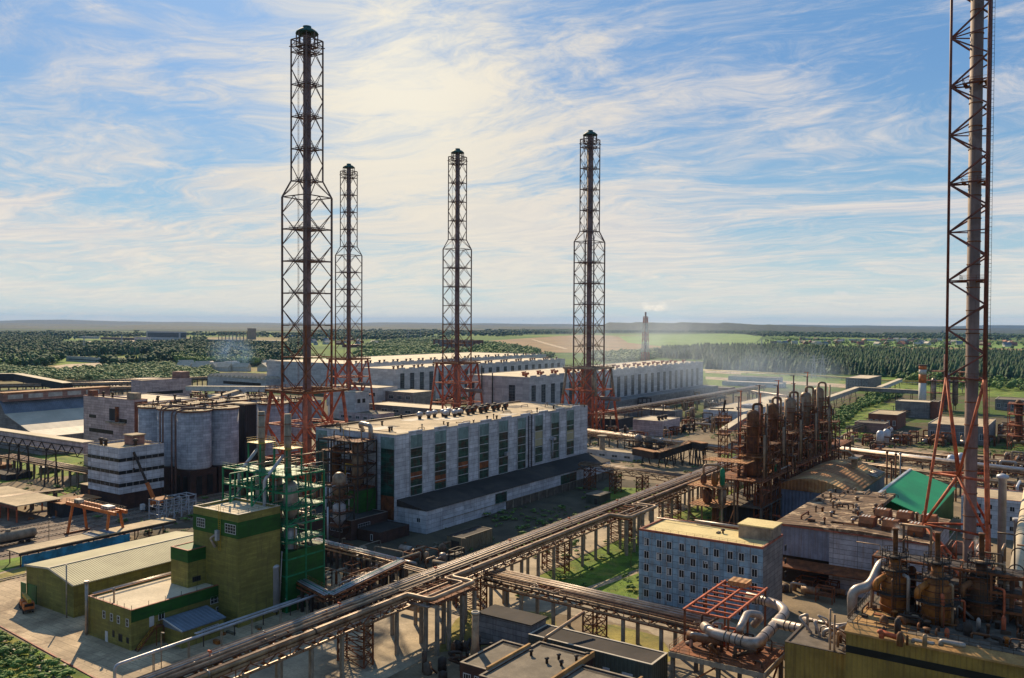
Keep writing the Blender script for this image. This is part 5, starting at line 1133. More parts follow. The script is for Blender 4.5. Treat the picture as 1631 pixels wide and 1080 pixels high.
MB().box(-172,-158.8+.2 if 0 else -161.6,Tw.y0+8,Tw.y0+12,1,2).build('plinth','concrete',t)
# ---------------------------------------------------------------- pipe racks
def rack(label,p,q,z,width,pipes,colsp=12.,loops=(),truss=True,colmat='concrete_dark',tiers=(0,),rail=False,supports='concrete',zg=0,skip=()):
    """p,q ground points of the axis; pipes: (offset to the right of p->q, height above z, radius, material); loops: (pipe index list, t0, t1, reach)"""
    p=Vector((p[0],p[1],0));q=Vector((q[0],q[1],0));L_=(q-p).length;d=(q-p)/L_;n=Vector((d.y,-d.x,0));t=thing('pipe_rack',label,'pipe rack',((p.x+q.x)/2,(p.y+q.y)/2,0))
    for i,(o,h,r,mt) in enumerate(pipes):
        pts=[p+n*o+Vector((0,0,z+h+r))]
        for idx,a,b,reach in loops:
            if i in idx:
                k=idx.index(i);ins=k*(r*2+.5)
                A=p+d*(a+ins)+n*o;B_=p+d*(b-ins)+n*o;R_=n*(reach-ins)
                zz_=Vector((0,0,z+h+r))
                pts+=[A+zz_,A+R_+zz_,B_+R_+zz_,B_+zz_]
        pts.append(q+n*o+Vector((0,0,z+h+r)))
        m=MB();m.tube(pts,r,8 if r<.3 else 12,bend=max(.6,r*2.2));m.build('pipe',mt,t)
    hw=width/2
    for tz in tiers:
        m=MB()
        k=0;z_=z+tz-.25
        while k<=L_:
            c_=p+d*k;m.bar(c_-n*hw*1.04+Vector((0,0,z_)),c_+n*hw*1.04+Vector((0,0,z_)),.3,.4);k+=colsp/2
        m.build('cross_beams','steel_rust',t)
        for s_ in(-1,1):
            m=MB();m.bar(p+n*hw*s_+Vector((0,0,z_+.02)),q+n*hw*s_+Vector((0,0,z_+.02)),.28,.42);m.build('side_beam','steel_rust' if s_<0 else 'pipe_tan',t)
    if truss:
        for s_ in(-1,1):
            m=MB();z1=z-.5;z0=z-2.2;k=0;K=int(L_/3)
            m.bar(p+n*hw*s_+Vector((0,0,z0)),q+n*hw*s_+Vector((0,0,z0)),.26)
            for j in range(K):
                a=p+d*(L_*j/K)+n*hw*s_;b=p+d*(L_*(j+1)/K)+n*hw*s_
                m.bar(a+Vector((0,0,z0 if j%2 else z1)),b+Vector((0,0,z1 if j%2 else z0)),.18)
                if j%2:m.bar(a+Vector((0,0,z0)),a+Vector((0,0,z1)),.14)
            m.build('truss','steel_dark' if s_<0 else 'steel_rust',t)
    k=colsp*.3;ci=0
    while k<L_:
        if not any(a<=k<=b for a,b in skip):
            lat=(ci%5==3) if supports=='mixed' else supports=='lattice'
            if lat:
                m=MB()
                c_=p+d*k
                cor=[c_+n*hw*a*.8+d*1.3*b for a in(-1,1) for b in(-1,1)]
                for e in cor:m.bar(e,e+Vector((0,0,z-2.2)),.3)
                zz_=0.
                while zz_<z-4:
                    for a,b in((0,1),(2,3),(0,2),(1,3)):
                        m.bar(cor[a]+Vector((0,0,zz_)),cor[b]+Vector((0,0,zz_+2)),.15);m.bar(cor[b]+Vector((0,0,zz_)),cor[a]+Vector((0,0,zz_+2)),.15);m.bar(cor[a]+Vector((0,0,zz_+2)),cor[b]+Vector((0,0,zz_+2)),.15)
                    zz_+=2
                m.build('lattice_support','steel_rust',t)
            else:
                for s_ in(-1,1):
                    c_=p+d*k+n*(hw-.4)*s_;m=MB();m.bar(c_,c_+Vector((0,0,z-2.2 if truss else z-.5)),.7,.6);m.build('column',colmat,t)
        k+=colsp;ci+=1
    if rail:
        m=MB();m.rail([p+n*(hw)+Vector((0,0,z)),q+n*(hw)+Vector((0,0,z))],1.,.06,2.);m.build('handrail','steel_rust',t)
    t['kindnote']='';del t['kindnote'];return t
PS=[(-4.4,0,.16,'pipe_tan'),(-3.9,0,.16,'pipe_silver'),(-3.35,0,.2,'pipe_tan'),(-2.75,0,.22,'pipe_silver'),(-2.1,0,.18,'pipe_dark'),(-1.5,0,.28,'pipe_tan'),(-.75,0,.2,'pipe_dark'),(.0,0,.3,'pipe_tan'),(.8,.0,.2,'pipe_dark'),(1.6,-1.7,.3,'pipe_dark'),(2.6,-1.7,.32,'pipe_tan'),(3.5,-1.7,.2,'pipe_silver'),(4.3,.0,.52,'pipe_tan'),(3.05,.0,.3,'pipe_tan'),(-3.8,-1.7,.2,'pipe_dark'),(-2.9,-1.7,.25,'pipe_dark'),(-1.4,-1.7,.2,'pipe_tan'),(-.3,-1.7,.3,'pipe_dark')]
y0_=60.
RK=rack('main pipe rack with a dozen tan and dark pipes running diagonally across the whole foreground',(-124.6,60),(-127.6,372),11.4,9.2,PS,8.,loops=[([12,13,2],137.8-y0_,153.-y0_,6.4),([12,13,8],231-y0_,250-y0_,6.8),([12,13],331-y0_,342-y0_,7.)],tiers=(0,-1.8),supports='mixed',colmat='concrete',rail=True)
m=MB();m.grate(-121.8,-113.4,138.6,152.2,11.,sides='e');m.build('loop_deck','steel_rust',RK)
for (xa,ya) in((-113.9,139),(-113.9,143),(-113.9,147.5),(-113.9,152),(-117,139),(-117,152),(-117.,145)):m=MB();m.bar((xa,ya,0),(xa,ya,10.8),.75,.65);m.build('column','concrete',RK)
for (xa,ya) in((-116.6,232),(-116.6,237),(-116.6,243),(-116.6,249),(-119,236),(-119,245)):m=MB();m.bar((xa,ya,0),(xa,ya,10.8),.75,.65);m.build('column','concrete',RK)
for yy in(139.2,143,147.4,151.6,232.,237,243,249):m=MB();m.bar((-122,yy,10.9),(-112.8-(3 if yy>200 else 0),yy,10.9),.35,.4);m.build('loop_beam','steel_rust',RK)
for k,(a,b,r) in enumerate(((-120.5,-115.6,.2),(-119.6,-116.6,.15))):
    m=MB();m.tube([(a,137.9,10.2),(b,137.9+k,10.2),(b,152.6-k,10.2),(a,152.6-k,10.2)],r+.1,8,bend=.6);m.build('pipe','pipe_silver',RK)
BP=[(-3.,0,.16,'pipe_silver'),(-2.4,0,.18,'pipe_tan'),(-1.8,0,.15,'pipe_silver'),(-1.2,0,.18,'pipe_tan'),(-.4,0,.16,'pipe_silver'),(.4,0,.2,'pipe_tan'),(1.3,0,.2,'pipe_tan'),(2.2,0,.25,'pipe_dark'),(3.,0,.16,'pipe_tan'),(2.6,-1.5,.3,'pipe_dark'),(1.2,-1.5,.2,'pipe_silver'),(0,-1.5,.2,'pipe_dark')]
rack('branch pipe rack leaving the main rack towards the pipe platform by the blue block',(-121,168.),(-64,165.),9.6,7.2,BP,9.,loops=[([6,7,8],15,22,3.2)],tiers=(0,-1.6),supports='mixed',colmat='concrete',rail=True)
rack('pipe rack coming out of the big white hall and joining the main rack',(-181,318),(-130,312),10.6,6,[(o,0,.2+.06*(i%3),('pipe_tan','pipe_silver','pipe_dark')[i%3]) for i,o in enumerate((-2.6,-1.9,-1.2,-.4,.5,1.3,2.2))],13,supports='lattice')
rack('long pipe rack behind the right end of the big white hall',(-250,425),(-128,398),9.5,8,[(o,h,.28+.1*(i%3),('pipe_tan','pipe_silver','pipe_tan','pipe_dark')[i%4]) for i,(o,h) in enumerate(((-3.5,0),(-2.5,0),(-1.5,0),(-.4,0),(.7,0),(1.8,0),(2.9,0),(-3,-1.8),(0,-1.8),(2.5,-1.8)))],14,tiers=(0,-1.9))
rack('wide pipe rack crossing behind the green roof at right',(-118,440),(20,405),9,9,[(o,0,.3+.12*(i%3),('pipe_tan','pipe_silver','pipe_white','pipe_dark')[i%4]) for i,o in enumerate((-4,-3.1,-2.1,-1,0,1.1,2.2,3.3,4.1))],13,tiers=(0,-1.9))
rack('second pipe rack crossing behind the green roof, nearer to it',(-112,412),(20,378),7.5,6,[(o,0,.25+.1*(i%3),('pipe_silver','pipe_dark','pipe_tan')[i%3]) for i,o in enumerate((-2.6,-1.6,-.6,.5,1.6,2.6))],13)
rack('low pipe rack farther back on the right, beyond the two crossing racks',(-90,470),(40,450),6,6,[(o,0,.25+.1*(i%3),('pipe_silver','pipe_tan','pipe_dark')[i%3]) for i,o in enumerate((-2.6,-1.4,0,1.4,2.6))],13)
rack('pipe bridge running along the foot of the smoking long hall',(-266,430),(-262,800),12,8,[(o,0,.35+.15*(i%2),('pipe_tan','pipe_silver','pipe_tan')[i%3]) for i,o in enumerate((-3.2,-2,-.7,.7,2,3.2))],20,tiers=(0,-1.9))
rack('dark pipe rack from the pipe bridge towards the white sheet hall',(-262,760),(-190,700),10,6,[(o,0,.35,('pipe_dark','pipe_silver')[i%2]) for i,o in enumerate((-2.,-.7,.7,2))],16)
rack('low concrete trestle with pipes at the left edge below the trussed gallery',(-420,196),(-345,196),7,7,[(o,0,.35,('pipe_tan','pipe_dark')[i%2]) for i,o in enumerate((-2.6,-1.3,0,1.3,2.6))],6,truss=False)
rack('low pipe rack crossing the grass in front of the banded office at left',(-335,120),(-325,172),5.5,3.4,[(o,0,.3,('pipe_tan','pipe_dark')[i%2]) for i,o in enumerate((-1.2,-.3,.6,1.3))],8,truss=False)
rack('pipe rack along the elevated gallery at right',(-128,560),(-116,760),5,5,[(o,0,.3,('pipe_tan','pipe_dark')[i%2]) for i,o in enumerate((-1.8,-.6,.6,1.8))],12,truss=False)
# pipe decks between the olive tower and the brick annexe
DK=[(-1.1,0,.14,'pipe_white'),(-.7,0,.12,'pipe_silver'),(-.3,0,.16,'pipe_white'),(.2,0,.12,'steel_green'),(.6,0,.14,'pipe_white'),(1.,0,.12,'pipe_silver')]
a1=G(500,858,7);a2=G(638,892,7);a3=G(524,946,7);a4=G(470,918,7)
for lab,a,b in (('white pipe deck running right from the green process tower',a1,a2),('white pipe deck coming back towards the silver pipe, parallel to the main rack',a2,a3),('short white pipe deck behind the stainless tank',a3,a4)):
    rack(lab,(a.x,a.y),(b.x,b.y),6.8,3.,DK,5.,truss=False,colmat='steel_dark',rail=True,tiers=(0,-1.))
rack('thin pipe bridge from the white pipe deck to the main rack',(a2.x,a2.y-1),(-130,a2.y-3),6.,1.6,[(-.4,0,.25,'pipe_tan'),(.4,0,.15,'pipe_silver')],9,truss=False)
# silver service pipe on posts
xs=G(341,1006,5.5).x;ya=G(178,1058,5.6).y;yb=G(523,943,5.9).y
t=thing('service_pipe','silver pipe on low posts running past the olive building','pipe',(xs,(ya+yb)/2,0));m=MB();m.tube([(xs,ya,.2),(xs,ya,5.6),(xs,yb,5.8)],.3,12,bend=1.);m.build('pipe','pipe_white',t)
for k in range(6):
    y=ya+8+k*(yb-ya-6)/6;m=MB()
    for d_ in(-.22,.22):m.bar((xs+d_,y,0),(xs+d_,y,5.3),.14)
    for z_ in np.arange(.5,5.2,.8):m.bar((xs-.22,y,z_),(xs+.22,y,z_+.4),.07)
    m.build('post','concrete',t)
t=thing('service_pipe','pair of thin white pipes along the foot of the olive tower','pipe',(-158,128,0))
for k in(0,1):m=MB();m.tube([(-158.5+k*.5,112,3.4),(-158.5+k*.5,148,3.4),(-150,149.5+k,3.4)],.14,8,bend=.8);m.build('pipe','pipe_white',t)
for y in(114,122,130,138,146):m=MB();m.bar((-158.2,y,0),(-158.2,y,3.3),.18);m.build('post','steel_dark',t)
# yellow gas pipeline on posts in front of the forest
t=thing('gas_pipeline','yellow gas pipeline on low posts in front of the pine forest','pipeline',(-200,1100,0));pts=[G(1115,589,4),G(1270,596,4),G(1420,606,4),G(1470,608,4),G(1720,617,4)]
m=MB();m.tube(pts,.8,8,bend=3);m.build('pipe','pipe_yellow',t);m=MB();m.tube([x+Vector((0,-3,-1.3)) for x in pts],.4,6);m.build('pipe','pipe_silver',t)
for a,b in zip(pts,pts[1:]):
    for k in range(6):c_=a.lerp(b,k/6);m=MB();m.bar((c_.x,c_.y,0),c_-Vector((0,0,.6)),.6);m.build('post','concrete',t)
# ---------------------------------------------------------------- process equipment
def plat(t,x0,x1,y0,y1,z,mt='steel_rust',sides='nsew',t_=.15,name='platform'):
    m=MB();m.grate(x0,x1,y0,y1,z,t_,sides=sides);return m.build(name,mt,t)
def ringplat(t,x,y,z,r0,r1,mt='steel_rust',name='platform',rh=1.1):
    m=MB();n=14;m.lathe(x,y,[(r0,z-.15),(r1,z-.15),(r1,z),(r0,z)],n,False)
    for k in range(n):
        a=2*math.pi*k/n;b=2*math.pi*(k+1)/n;A=(x+r1*math.cos(a),y+r1*math.sin(a));B_=(x+r1*math.cos(b),y+r1*math.sin(b))
        for h in(rh,rh*.5):m.bar((*A,z+h),(*B_,z+h),.08)
        m.bar((*A,z),(*A,z+rh),.08)
    return m.build(name,mt,t)
def vesselcol(label,x,y,z0,z1,r,mt,cat='process column',group=None,neck=True,rings=(),name='process_column',platmat='steel_rust',goose=1):
    t=thing(name,label,cat,(x,y,0),group)
    m=MB();pr=[(r,z0),(r,z1-r*.8)]+[(r*math.cos(a),z1-r*.8+r*.8*math.sin(a)) for a in(.4,.8,1.2)]+[(.12,z1)];m.lathe(x,y,pr,20);m.build('shell',mt,t)
    k=z0+2.5
    while k<z1-r:
        m=MB();m.lathe(x,y,[(r,k-.12),(r+.12,k-.12),(r+.12,k+.12),(r,k+.12)],18,False);m.build('flange','steel_rust',t);k+=(z1-z0)/4.2
    if z0>.5:
        for a in range(4):
            A=(x+r*.9*math.cos(a*1.57+.78),y+r*.9*math.sin(a*1.57+.78));m=MB();m.bar((*A,0),(*A,z0+.2),.4);m.build('leg','steel_rust',t)
    if goose:
        s_=1 if goose>0 else -1;m=MB();m.tube([(x,y,z1-.3),(x,y,z1+1.9),(x+(r+.9)*.82*s_,y+(r+.9)*.5,z1+1.9),(x+(r+.9)*.82*s_,y+(r+.9)*.5,z0+2)],.42,10,bend=1.1);m.build('vapour_pipe','pipe_tan' if 'dark' not in label else 'vessel_rust',t)
    for zr in rings:ringplat(t,x,y,zr,r+.02,r+1.5,platmat)
    return t
def process_tower(label,x0,x1,y0,y1,levels,mt,platmat,vessels,cat='process structure',stacks=(),nx=2,ny=2,brace=True,seed=1,pipes=18,pm=('pipe_white','pipe_silver','pipe_tan','steel_red')):
    t=thing('process_structure',label,cat,((x0+x1)/2,(y0+y1)/2,0));rr=random.Random(seed);zt=levels[-1]
    xs_=[x0+(x1-x0)*i/nx for i in range(nx+1)];ys_=[y0+(y1-y0)*i/ny for i in range(ny+1)]
    for x in xs_:
        for y in ys_:m=MB();m.bar((x,y,0),(x,y,zt),.36);m.build('post',mt,t)
    for z_ in levels:
        m=MB()
        for x in xs_:m.bar((x,y0,z_-.25),(x,y1,z_-.25),.3,.4)
        for y in ys_:m.bar((x0,y,z_-.25),(x1,y,z_-.25),.3,.4)
        m.build('floor_beams',mt,t)
        m=MB();g_=.6
        for i in range(nx):
            for j in range(ny):
                if rr.random()<.7:m.box(xs_[i]+.2,xs_[i+1]-.2,ys_[j]+.2,ys_[j+1]-.2,z_-.04,z_+.02)
        m.rail([(x0,y0,z_),(x1,y0,z_),(x1,y1,z_)],1.1,.07,1.5)
        m.build('platform',platmat,t)
    if brace:
        for a,b in zip([0]+levels,levels):
            m=MB();k=rr.random()<.5
            m.bar((x1,y0,a),(x1,y1,b),.2) if k else m.bar((x1,y1,a),(x1,y0,b),.2)
            m.mark();m.bar((x0,y0,a),(x1,y0,b),.2);m.each('brace',mt,t)
    for (vx,vy,z0,z1,r,vm) in vessels:
        m=MB();m.lathe(vx,vy,[(r*.35,z0),(r,z0+r),(r,z1-r*.7),(r*.6,z1-.15*r),(r*.25,z1)],18);m.build('vessel',vm,t)
    for (vx,vy,z0,z1,r,vm) in stacks:
        m=MB();m.lathe(vx,vy,[(r,z0),(r,z1)],16);st=m.build('stack',vm,t)
        for zz_ in np.arange(z0+2,z1,3):m=MB();m.lathe(vx,vy,[(r,zz_),(r+.1,zz_),(r+.1,zz_+.15),(r,zz_+.15)],12,False);m.build('flange','steel_rust',st)
    for k in range(pipes):
        px=rr.uniform(x0,x1);py=rr.uniform(y0,y1);z0=rr.choice([0]+levels[:-1]);z1=z0+rr.uniform(3,9)
        if rr.random()<.5:P_=[(px,py,z0),(px,py,z1),(px+rr.uniform(-5,5),py,z1)]
        else:P_=[(px,y0-.3,z1),(px,y1+.3,z1),(px,y1+.3,max(0,z1-3))]
        m=MB();m.tube(P_,rr.choice([.1,.15,.22]),6,bend=.4);m.build('pipe',rr.choice(pm),t)
    return t
# row of five rusty columns on a long frame
FX0,FX1=-106.5,-90.;FY0,FY1=268,400
t=thing('column_deck','long rusty two storey steel frame carrying the row of process columns','steel structure',(-98,335,0))
for z_,w_ in((10.,.0),(18.4,.0)):
    m=MB();m.box(FX0,FX1,FY0+8,FY1,z_-.5,z_);m.build('deck','concrete_dark' if z_<12 else 'steel_rust',t)
    m=MB();m.rail([(FX0,FY0+8,z_),(FX1,FY0+8,z_),(FX1,FY1,z_)],1.2,.09,2.);m.build('handrail','steel_rust',t)
for x in(FX0+.3,(FX0+FX1)/2,FX1-.3):
    for y in np.arange(FY0+8.3,FY1,10.1):m=MB();m.box(x-.35,x+.35,y-.35,y+.35,0,9.5);m.build('post','concrete_dark',t);m=MB();m.box(x-.25,x+.25,y-.25,y+.25,10,17.9);m.build('post','steel_rust',t)
m=MB();m.box(FX0+2,FX1-3.5,FY0+12,FY1-2,.0,9.4);m.build('dark_infill','sheet_dark',t)  # dark box added to darken the storey under the columns
m=MB()
for y in np.arange(FY0+8.3,FY1-10,10.1):m.mark();m.bar((FX1-.05,y,10),(FX1-.05,y+10,17.9),.2)
m.each('brace','steel_rust',t)
CY=[286,307,328,349,368];CX=-96.5
labs=['nearest and darkest rusty process column of the long row','second rusty process column of the row','middle process column of the row with pale steel sides','fourth process column of the row, pale with rust','farthest process column at the end of the row']
for i,(y,lab) in enumerate(zip(CY,labs)):
    zt_=41+i*.7
    vesselcol(lab,CX,y,19.2,zt_,2.15,'vessel_rust' if i<2 else 'vessel_steel',group='rusty process columns in a row',rings=(25.,zt_-5.5))
    tt=thing('reactor','dark rusty vessel under '+lab.split(' process')[0].replace('nearest and darkest rusty','the first')+' column of the row','vessel',(CX,y,18.4));m=MB();m.lathe(CX,y,[(2.2,18.42),(3.0,19.2),(3.0,24.6),(2.2,25.3)],18);m.build('shell','vessel_rust',tt)
    plat(tt,CX-4.6,CX+4.4,y-4.2,y+3.6,25.4,'roof_rust',name='top_platform')
    for k,(dx,dy,hh,r,mt) in enumerate(((-4.,-3,zt_+4.5+(i%2)*2,.28,'steel_black'),(3.9,2.5,zt_+2-(i%3),.35,'pipe_tan'),(-5.4,3,zt_+6-(i%2)*3,.22,'steel_red'),(5.,-3.4,zt_-8,.4,'pipe_tan'),(-2.8,5.5,zt_-3,.3,'vessel_rust'))):
        m=MB();m.tube([(CX+dx,y+dy,18.4),(CX+dx,y+dy,hh)],r,8);m.mark()
        if k in(0,2):m.bar((CX+dx-1.4,y+dy,hh-.2),(CX+dx+.6,y+dy,hh-.2),.2)
        m.build('riser',mt,tt)
    for k,zz_ in enumerate((20.8,28.5,33)):plat(tt,CX-6.4+k,CX-3.2+k*.2,y-4.5,y+1.5,zz_,'steel_rust',name='side_platform')
    for k in range(5):
        rr=random.Random(i*9+k);px=CX+rr.uniform(-6,5.5);py=y+rr.uniform(5,14);m=MB();r=rr.uniform(.5,1.3);h=rr.uniform(2,5.5);m.lathe(px,py,[(r,18.45),(r,18.45+h),(r*.4,19+h)],12);single('process_vessel',m,rr.choice(['vessel_rust','vessel_orange','vessel_steel','steel_green']),'small upright vessel among the pipes on the column deck','vessel','small vessels on the column deck')
    for k in range(7):
        rr=random.Random(i*31+k);px=CX+rr.uniform(-6,6);py=y+rr.uniform(-6,14);z_=rr.uniform(19,27);m=MB();d_=rr.choice([(rr.uniform(3,8),0,0),(0,rr.uniform(4,12),0)]);m.tube([(px,py,18.5),(px,py,z_),(px+d_[0],py+d_[1],z_),(px+d_[0],py+d_[1],18.6)],rr.choice([.15,.2,.3]),6,bend=.5);m.build('pipe_run',rr.choice(['pipe_tan','vessel_rust','pipe_dark','steel_red','pipe_silver']),tt)
for i,y in enumerate(CY):
    process_tower('slim rusty ladder frame standing beside the '+['first','second','middle','fourth','last'][i]+' column of the row',CX+2.4,CX+5.,y-1.6,y+1.4,[22,25.5,29,32.5,36],'steel_rust','vessel_rust',[],stacks=[(CX+3.4,y+2.6,18.5,40-(i%2)*3,.35,'vessel_rust'),(CX+5.3,y-2.4,18.5,37,.28,'pipe_dark')],nx=1,ny=1,seed=160+i,pipes=10,pm=('vessel_rust','pipe_dark','steel_rust'))
    process_tower('rusty gallery frame joining the '+['first','second','middle','fourth','last'][i]+' column of the row to the next',CX-6.,CX-2.,y+3,y+9,[24,29,34],'steel_rust','vessel_rust',[(CX-4,y+6,20,33,1.,'vessel_rust')],nx=1,ny=1,seed=180+i,pipes=14,pm=('vessel_rust','pipe_dark','steel_rust','steel_red'))
    process_tower(['rusty pipe frame wrapped round the foot of the first column','rusty pipe frame at the foot of the second column','rusty pipe frame at the foot of the middle column','rusty pipe frame at the foot of the fourth column','rusty pipe frame at the foot of the last column'][i],FX0+1,FX1-.8,y+4.5,y+12,[18.6,22.5,26.5,30.5 if i%2 else 29.],'steel_rust','vessel_rust',[(CX-4,y+8,19,30,1.2,'vessel_rust'),(CX+2.6,y+8,19,27,1.4,'steel_green' if i==3 else 'vessel_orange')],nx=3,ny=1,seed=60+i,pipes=26,pm=('vessel_rust','pipe_tan','steel_red','pipe_dark'))
    process_tower(['lower','lower second','lower middle','lower fourth','lower last'][i]+' rusty bay of pipes between the two decks of the column frame',FX1-3.2,FX1-.4,y-8,y+10,[10.3,14.3],'steel_rust','steel_rust',[(FX1-1.8,y-4,10.3,16,1.,'vessel_rust'),(FX1-1.8,y+4,10.3,15,.9,'vessel_rust')],nx=1,ny=4,seed=80+i,pipes=16,pm=('vessel_rust','pipe_tan','steel_red','pipe_dark'))
# end platforms with green capped vessels
t=thing('end_platform','two level rusty platform with vessels at the near end of the column row','steel structure',(-103,268,0))
for z_ in(11.4,17.6):plat(t,-110,-98,262,274,z_,'roof_rust');
plat(t,-109,-94,273,281,24.5,'roof_rust')
for x in(-109.6,-98.4):
    for y in(262.4,273.6):m=MB();m.bar((x,y,0),(x,y,17.5),.5);m.build('post','pipe_tan',t)
for a,b in(((-109.6,262.4,0),(-98.4,262.4,9)),((-98.4,262.4,0),(-109.6,262.4,9)),((-98.4,262.4,11),(-104,262.4,17)),((-98.4,262.4,0),(-98.4,273.6,9))):m=MB();m.bar(a,b,.3);m.build('brace','steel_rust',t)
for k,(x,y,z0,h,r,mt,lab) in enumerate(((-106,266,17.6,3.6,1.,'vessel_rust','first squat rusty vessel on the end platform, under the bent tan pipe'),(-102,265.5,17.6,4.6,1.1,'vessel_orange','orange brown vessel on the end platform'),(-99.6,266,17.6,6,.8,'steel_green','bright green upright vessel on the end platform'),(-105,267,11.4,5,1.5,'vessel_rust','fat dark vessel on the lower end platform'),(-100,267,11.4,5.4,1.3,'vessel_steel','pale vessel on the lower end platform'),(-103,269,4,6,1.2,'vessel_rust','vessel hanging below the end platform'))):
    m=MB();m.lathe(x,y,[(r*.5,z0+.01),(r,z0+.6),(r,z0+h-.8),(r*.5,z0+h-.1),(.1,z0+h)],16);single('process_vessel',m,mt,lab,'vessel')
m=MB();m.tube([(-106,266,21),(-106,266,24),(-101,268,24),(-101,268,18)],.4,10,bend=1.2);m.build('bent_pipe','pipe_tan',t)
# tower crane like lattice mast left of it
c=AD(1152,640,1366/4.3);t=thing('lattice_mast','slim yellow brown lattice mast standing left of the column row','lattice mast',(c.x,c.y,0));zt_=70-(655-519)/4.3
for i in(-1,1):
    for j in(-1,1):m=MB();m.bar((c.x+i*1.6,c.y+j*1.6,0),(c.x+i*1.1,c.y+j*1.1,zt_),.25);m.build('leg','steel_yellow' if 0 else 'vessel_orange',t)
m=MB();z_=0
while z_<zt_-2:
    for (a,b) in(((-1,-1),(1,-1)),((1,-1),(1,1)),((1,1),(-1,1)),((-1,1),(-1,-1))):
        m.bar((c.x+a[0]*1.4,c.y+a[1]*1.4,z_),(c.x+b[0]*1.4,c.y+b[1]*1.4,z_+2.4),.14);m.bar((c.x+a[0]*1.4,c.y+a[1]*1.4,z_),(c.x+b[0]*1.4,c.y+b[1]*1.4,z_),.14)
    z_+=2.4
m.build('bracing','vessel_orange',t)
for zz_ in(zt_-9,zt_-3,zt_-16):plat(t,c.x-2.4,c.x+2.4,c.y-2.4,c.y+2.4,zz_,'vessel_orange')
m=MB();m.bar((c.x-5,c.y,zt_),(c.x+4,c.y,zt_+.6),.4);m.bar((c.x,c.y,zt_-1),(c.x+.8,c.y,zt_+3.5),.6);m.build('top_arm','steel_dark',t)
# green process structure beside the olive tower
gx1=-160.2;gy0=138.6
gt=process_tower('green steel process structure with yellow railed tops and two pale stacks behind the olive tower',gx1-24,gx1,gy0,gy0+12,[9,13,17,21,25,29,33],'steel_green','steel_green',[(gx1-3.2,gy0+4,10,20,1.6,'pipe_white'),(gx1-3.2,gy0+4,21.5,31,1.8,'pipe_silver'),(gx1-11,gy0+6,14,32,1.7,'vessel_steel'),(gx1-17,gy0+6.5,14,32,1.6,'pipe_silver'),(gx1-21.5,gy0+4,20,29,1.2,'vessel_steel'),(gx1-3.5,gy0+9,6,15,1.5,'vessel_steel')],stacks=[(gx1-3.6,gy0+3.5,31,47.5,.85,'concrete'),(gx1-17,gy0+6.5,32,47,.85,'concrete')],nx=5,ny=2,seed=5,pipes=64)
m=MB();m.box(gx1-8,gx1+.12,gy0-.12,gy0+12.1,0,14.5);m.build('skirt_wall','green_wall',gt)
for x,y in((gx1-3.6,gy0+3.5),(gx1-17,gy0+6.5)):
    m=MB();m.grate(x-2.6,x+2.6,y-2.6,y+2.6,39.2);m.build('top_platform','steel_yellow',gt)
    for i in(-2.3,2.3):
        for j in(-2.3,2.3):m=MB();m.bar((x+i,y+j,33),(x+i,y+j,39),.3);m.build('post','steel_green',gt)
    m=MB();m.tube([(x-.3,y-1.,37.5),(x-2.8,y-4.8,31.5),(x-2.8,y-4.8,18)],.42,10,bend=.8);m.build('down_pipe','pipe_white',gt)
m=MB()
for a in((-166,133,26),(-174,133,26)):m.bar(a,(a[0],a[1],33),.35);m.bar((a[0],a[1],33),(a[0],gy0,33),.3);m.bar((a[0],a[1],26),(a[0],gy0,31),.2)
m.build('roof_frame','steel_green',gt)
# stainless tank
p=G(436,978);t=thing('stainless_tank','tall stainless steel tank standing at the foot of the olive tower','tank',(p.x,p.y,0));m=MB();m.lathe(p.x,p.y,[(1.3,.8),(1.3,11.2),(1.36,11.25),(1.3,11.7),(.9,12.05),(.1,12.2)],24);m.build('shell','pipe_white',t)
for a in range(4):m=MB();m.bar((p.x+math.cos(a*1.57)*1.1,p.y+math.sin(a*1.57)*1.1,0),(p.x+math.cos(a*1.57)*1.1,p.y+math.sin(a*1.57)*1.1,.9),.2);m.build('leg','steel_dark',t)
m=MB();m.tube([(p.x+1,p.y+.8,1),(p.x+1.2,p.y+1.5,15),],.16,8);m.build('riser_pipe','pipe_silver',t);m=MB();m.tube([(p.x-1.2,p.y,1.5),(p.x-2.6,p.y,1.5),(p.x-2.6,p.y,5.5)],.22,8,bend=.5);m.build('inlet_pipe','pipe_silver',t)
for k in range(3):
    q=G(398+k*26,985-k*6);m=MB();m.tube([(q.x,q.y,0),(q.x,q.y,5+k),(q.x+1.6,q.y+1.,5+k),(q.x+1.6,q.y+1,0)],.25,8,bend=.8);single('standpipe',m,'pipe_white','white hooped standpipe near the stainless tank','pipe','white standpipes by the stainless tank')
# dark process structure on the hall's short side, with green wall
dy=M.y0-1
bx=[M.x1-M.s('Y',u) for u in(541,603)]
process_tower('dark rusty process structure with vessels against the short end of the big hall',bx[0],bx[1],dy-9,dy,[14,18,22,26,30],'steel_dark','steel_rust',[(bx[1]-4,dy-5,14,30,2.,'vessel_steel'),(bx[0]+3.5,dy-4.5,12,27,1.8,'vessel_rust')],nx=3,ny=2,seed=9,pipes=26,pm=('pipe_dark','vessel_rust','pipe_tan','steel_yellow'))
m=MB();m.box(bx[0]+6,bx[1],dy-8.6,dy-.3,0,13.6);single('green_cabin',m,'green_wall','plain dark green box building under the dark process structure','cabin')
q=G(536,862);vq=process_tower('low structure around a pale belted vessel in front of the dark process structure',q.x-3.4,q.x+3.4,q.y-2,q.y+4.5,[5,9.5,14,18],'steel_dark','steel_rust',[(q.x,q.y+1.2,5,13,2.1,'pipe_white'),(q.x,q.y+1.2,13.5,22,2.2,'vessel_steel')],nx=1,ny=1,seed=4,pipes=12,pm=('pipe_dark','pipe_white'))
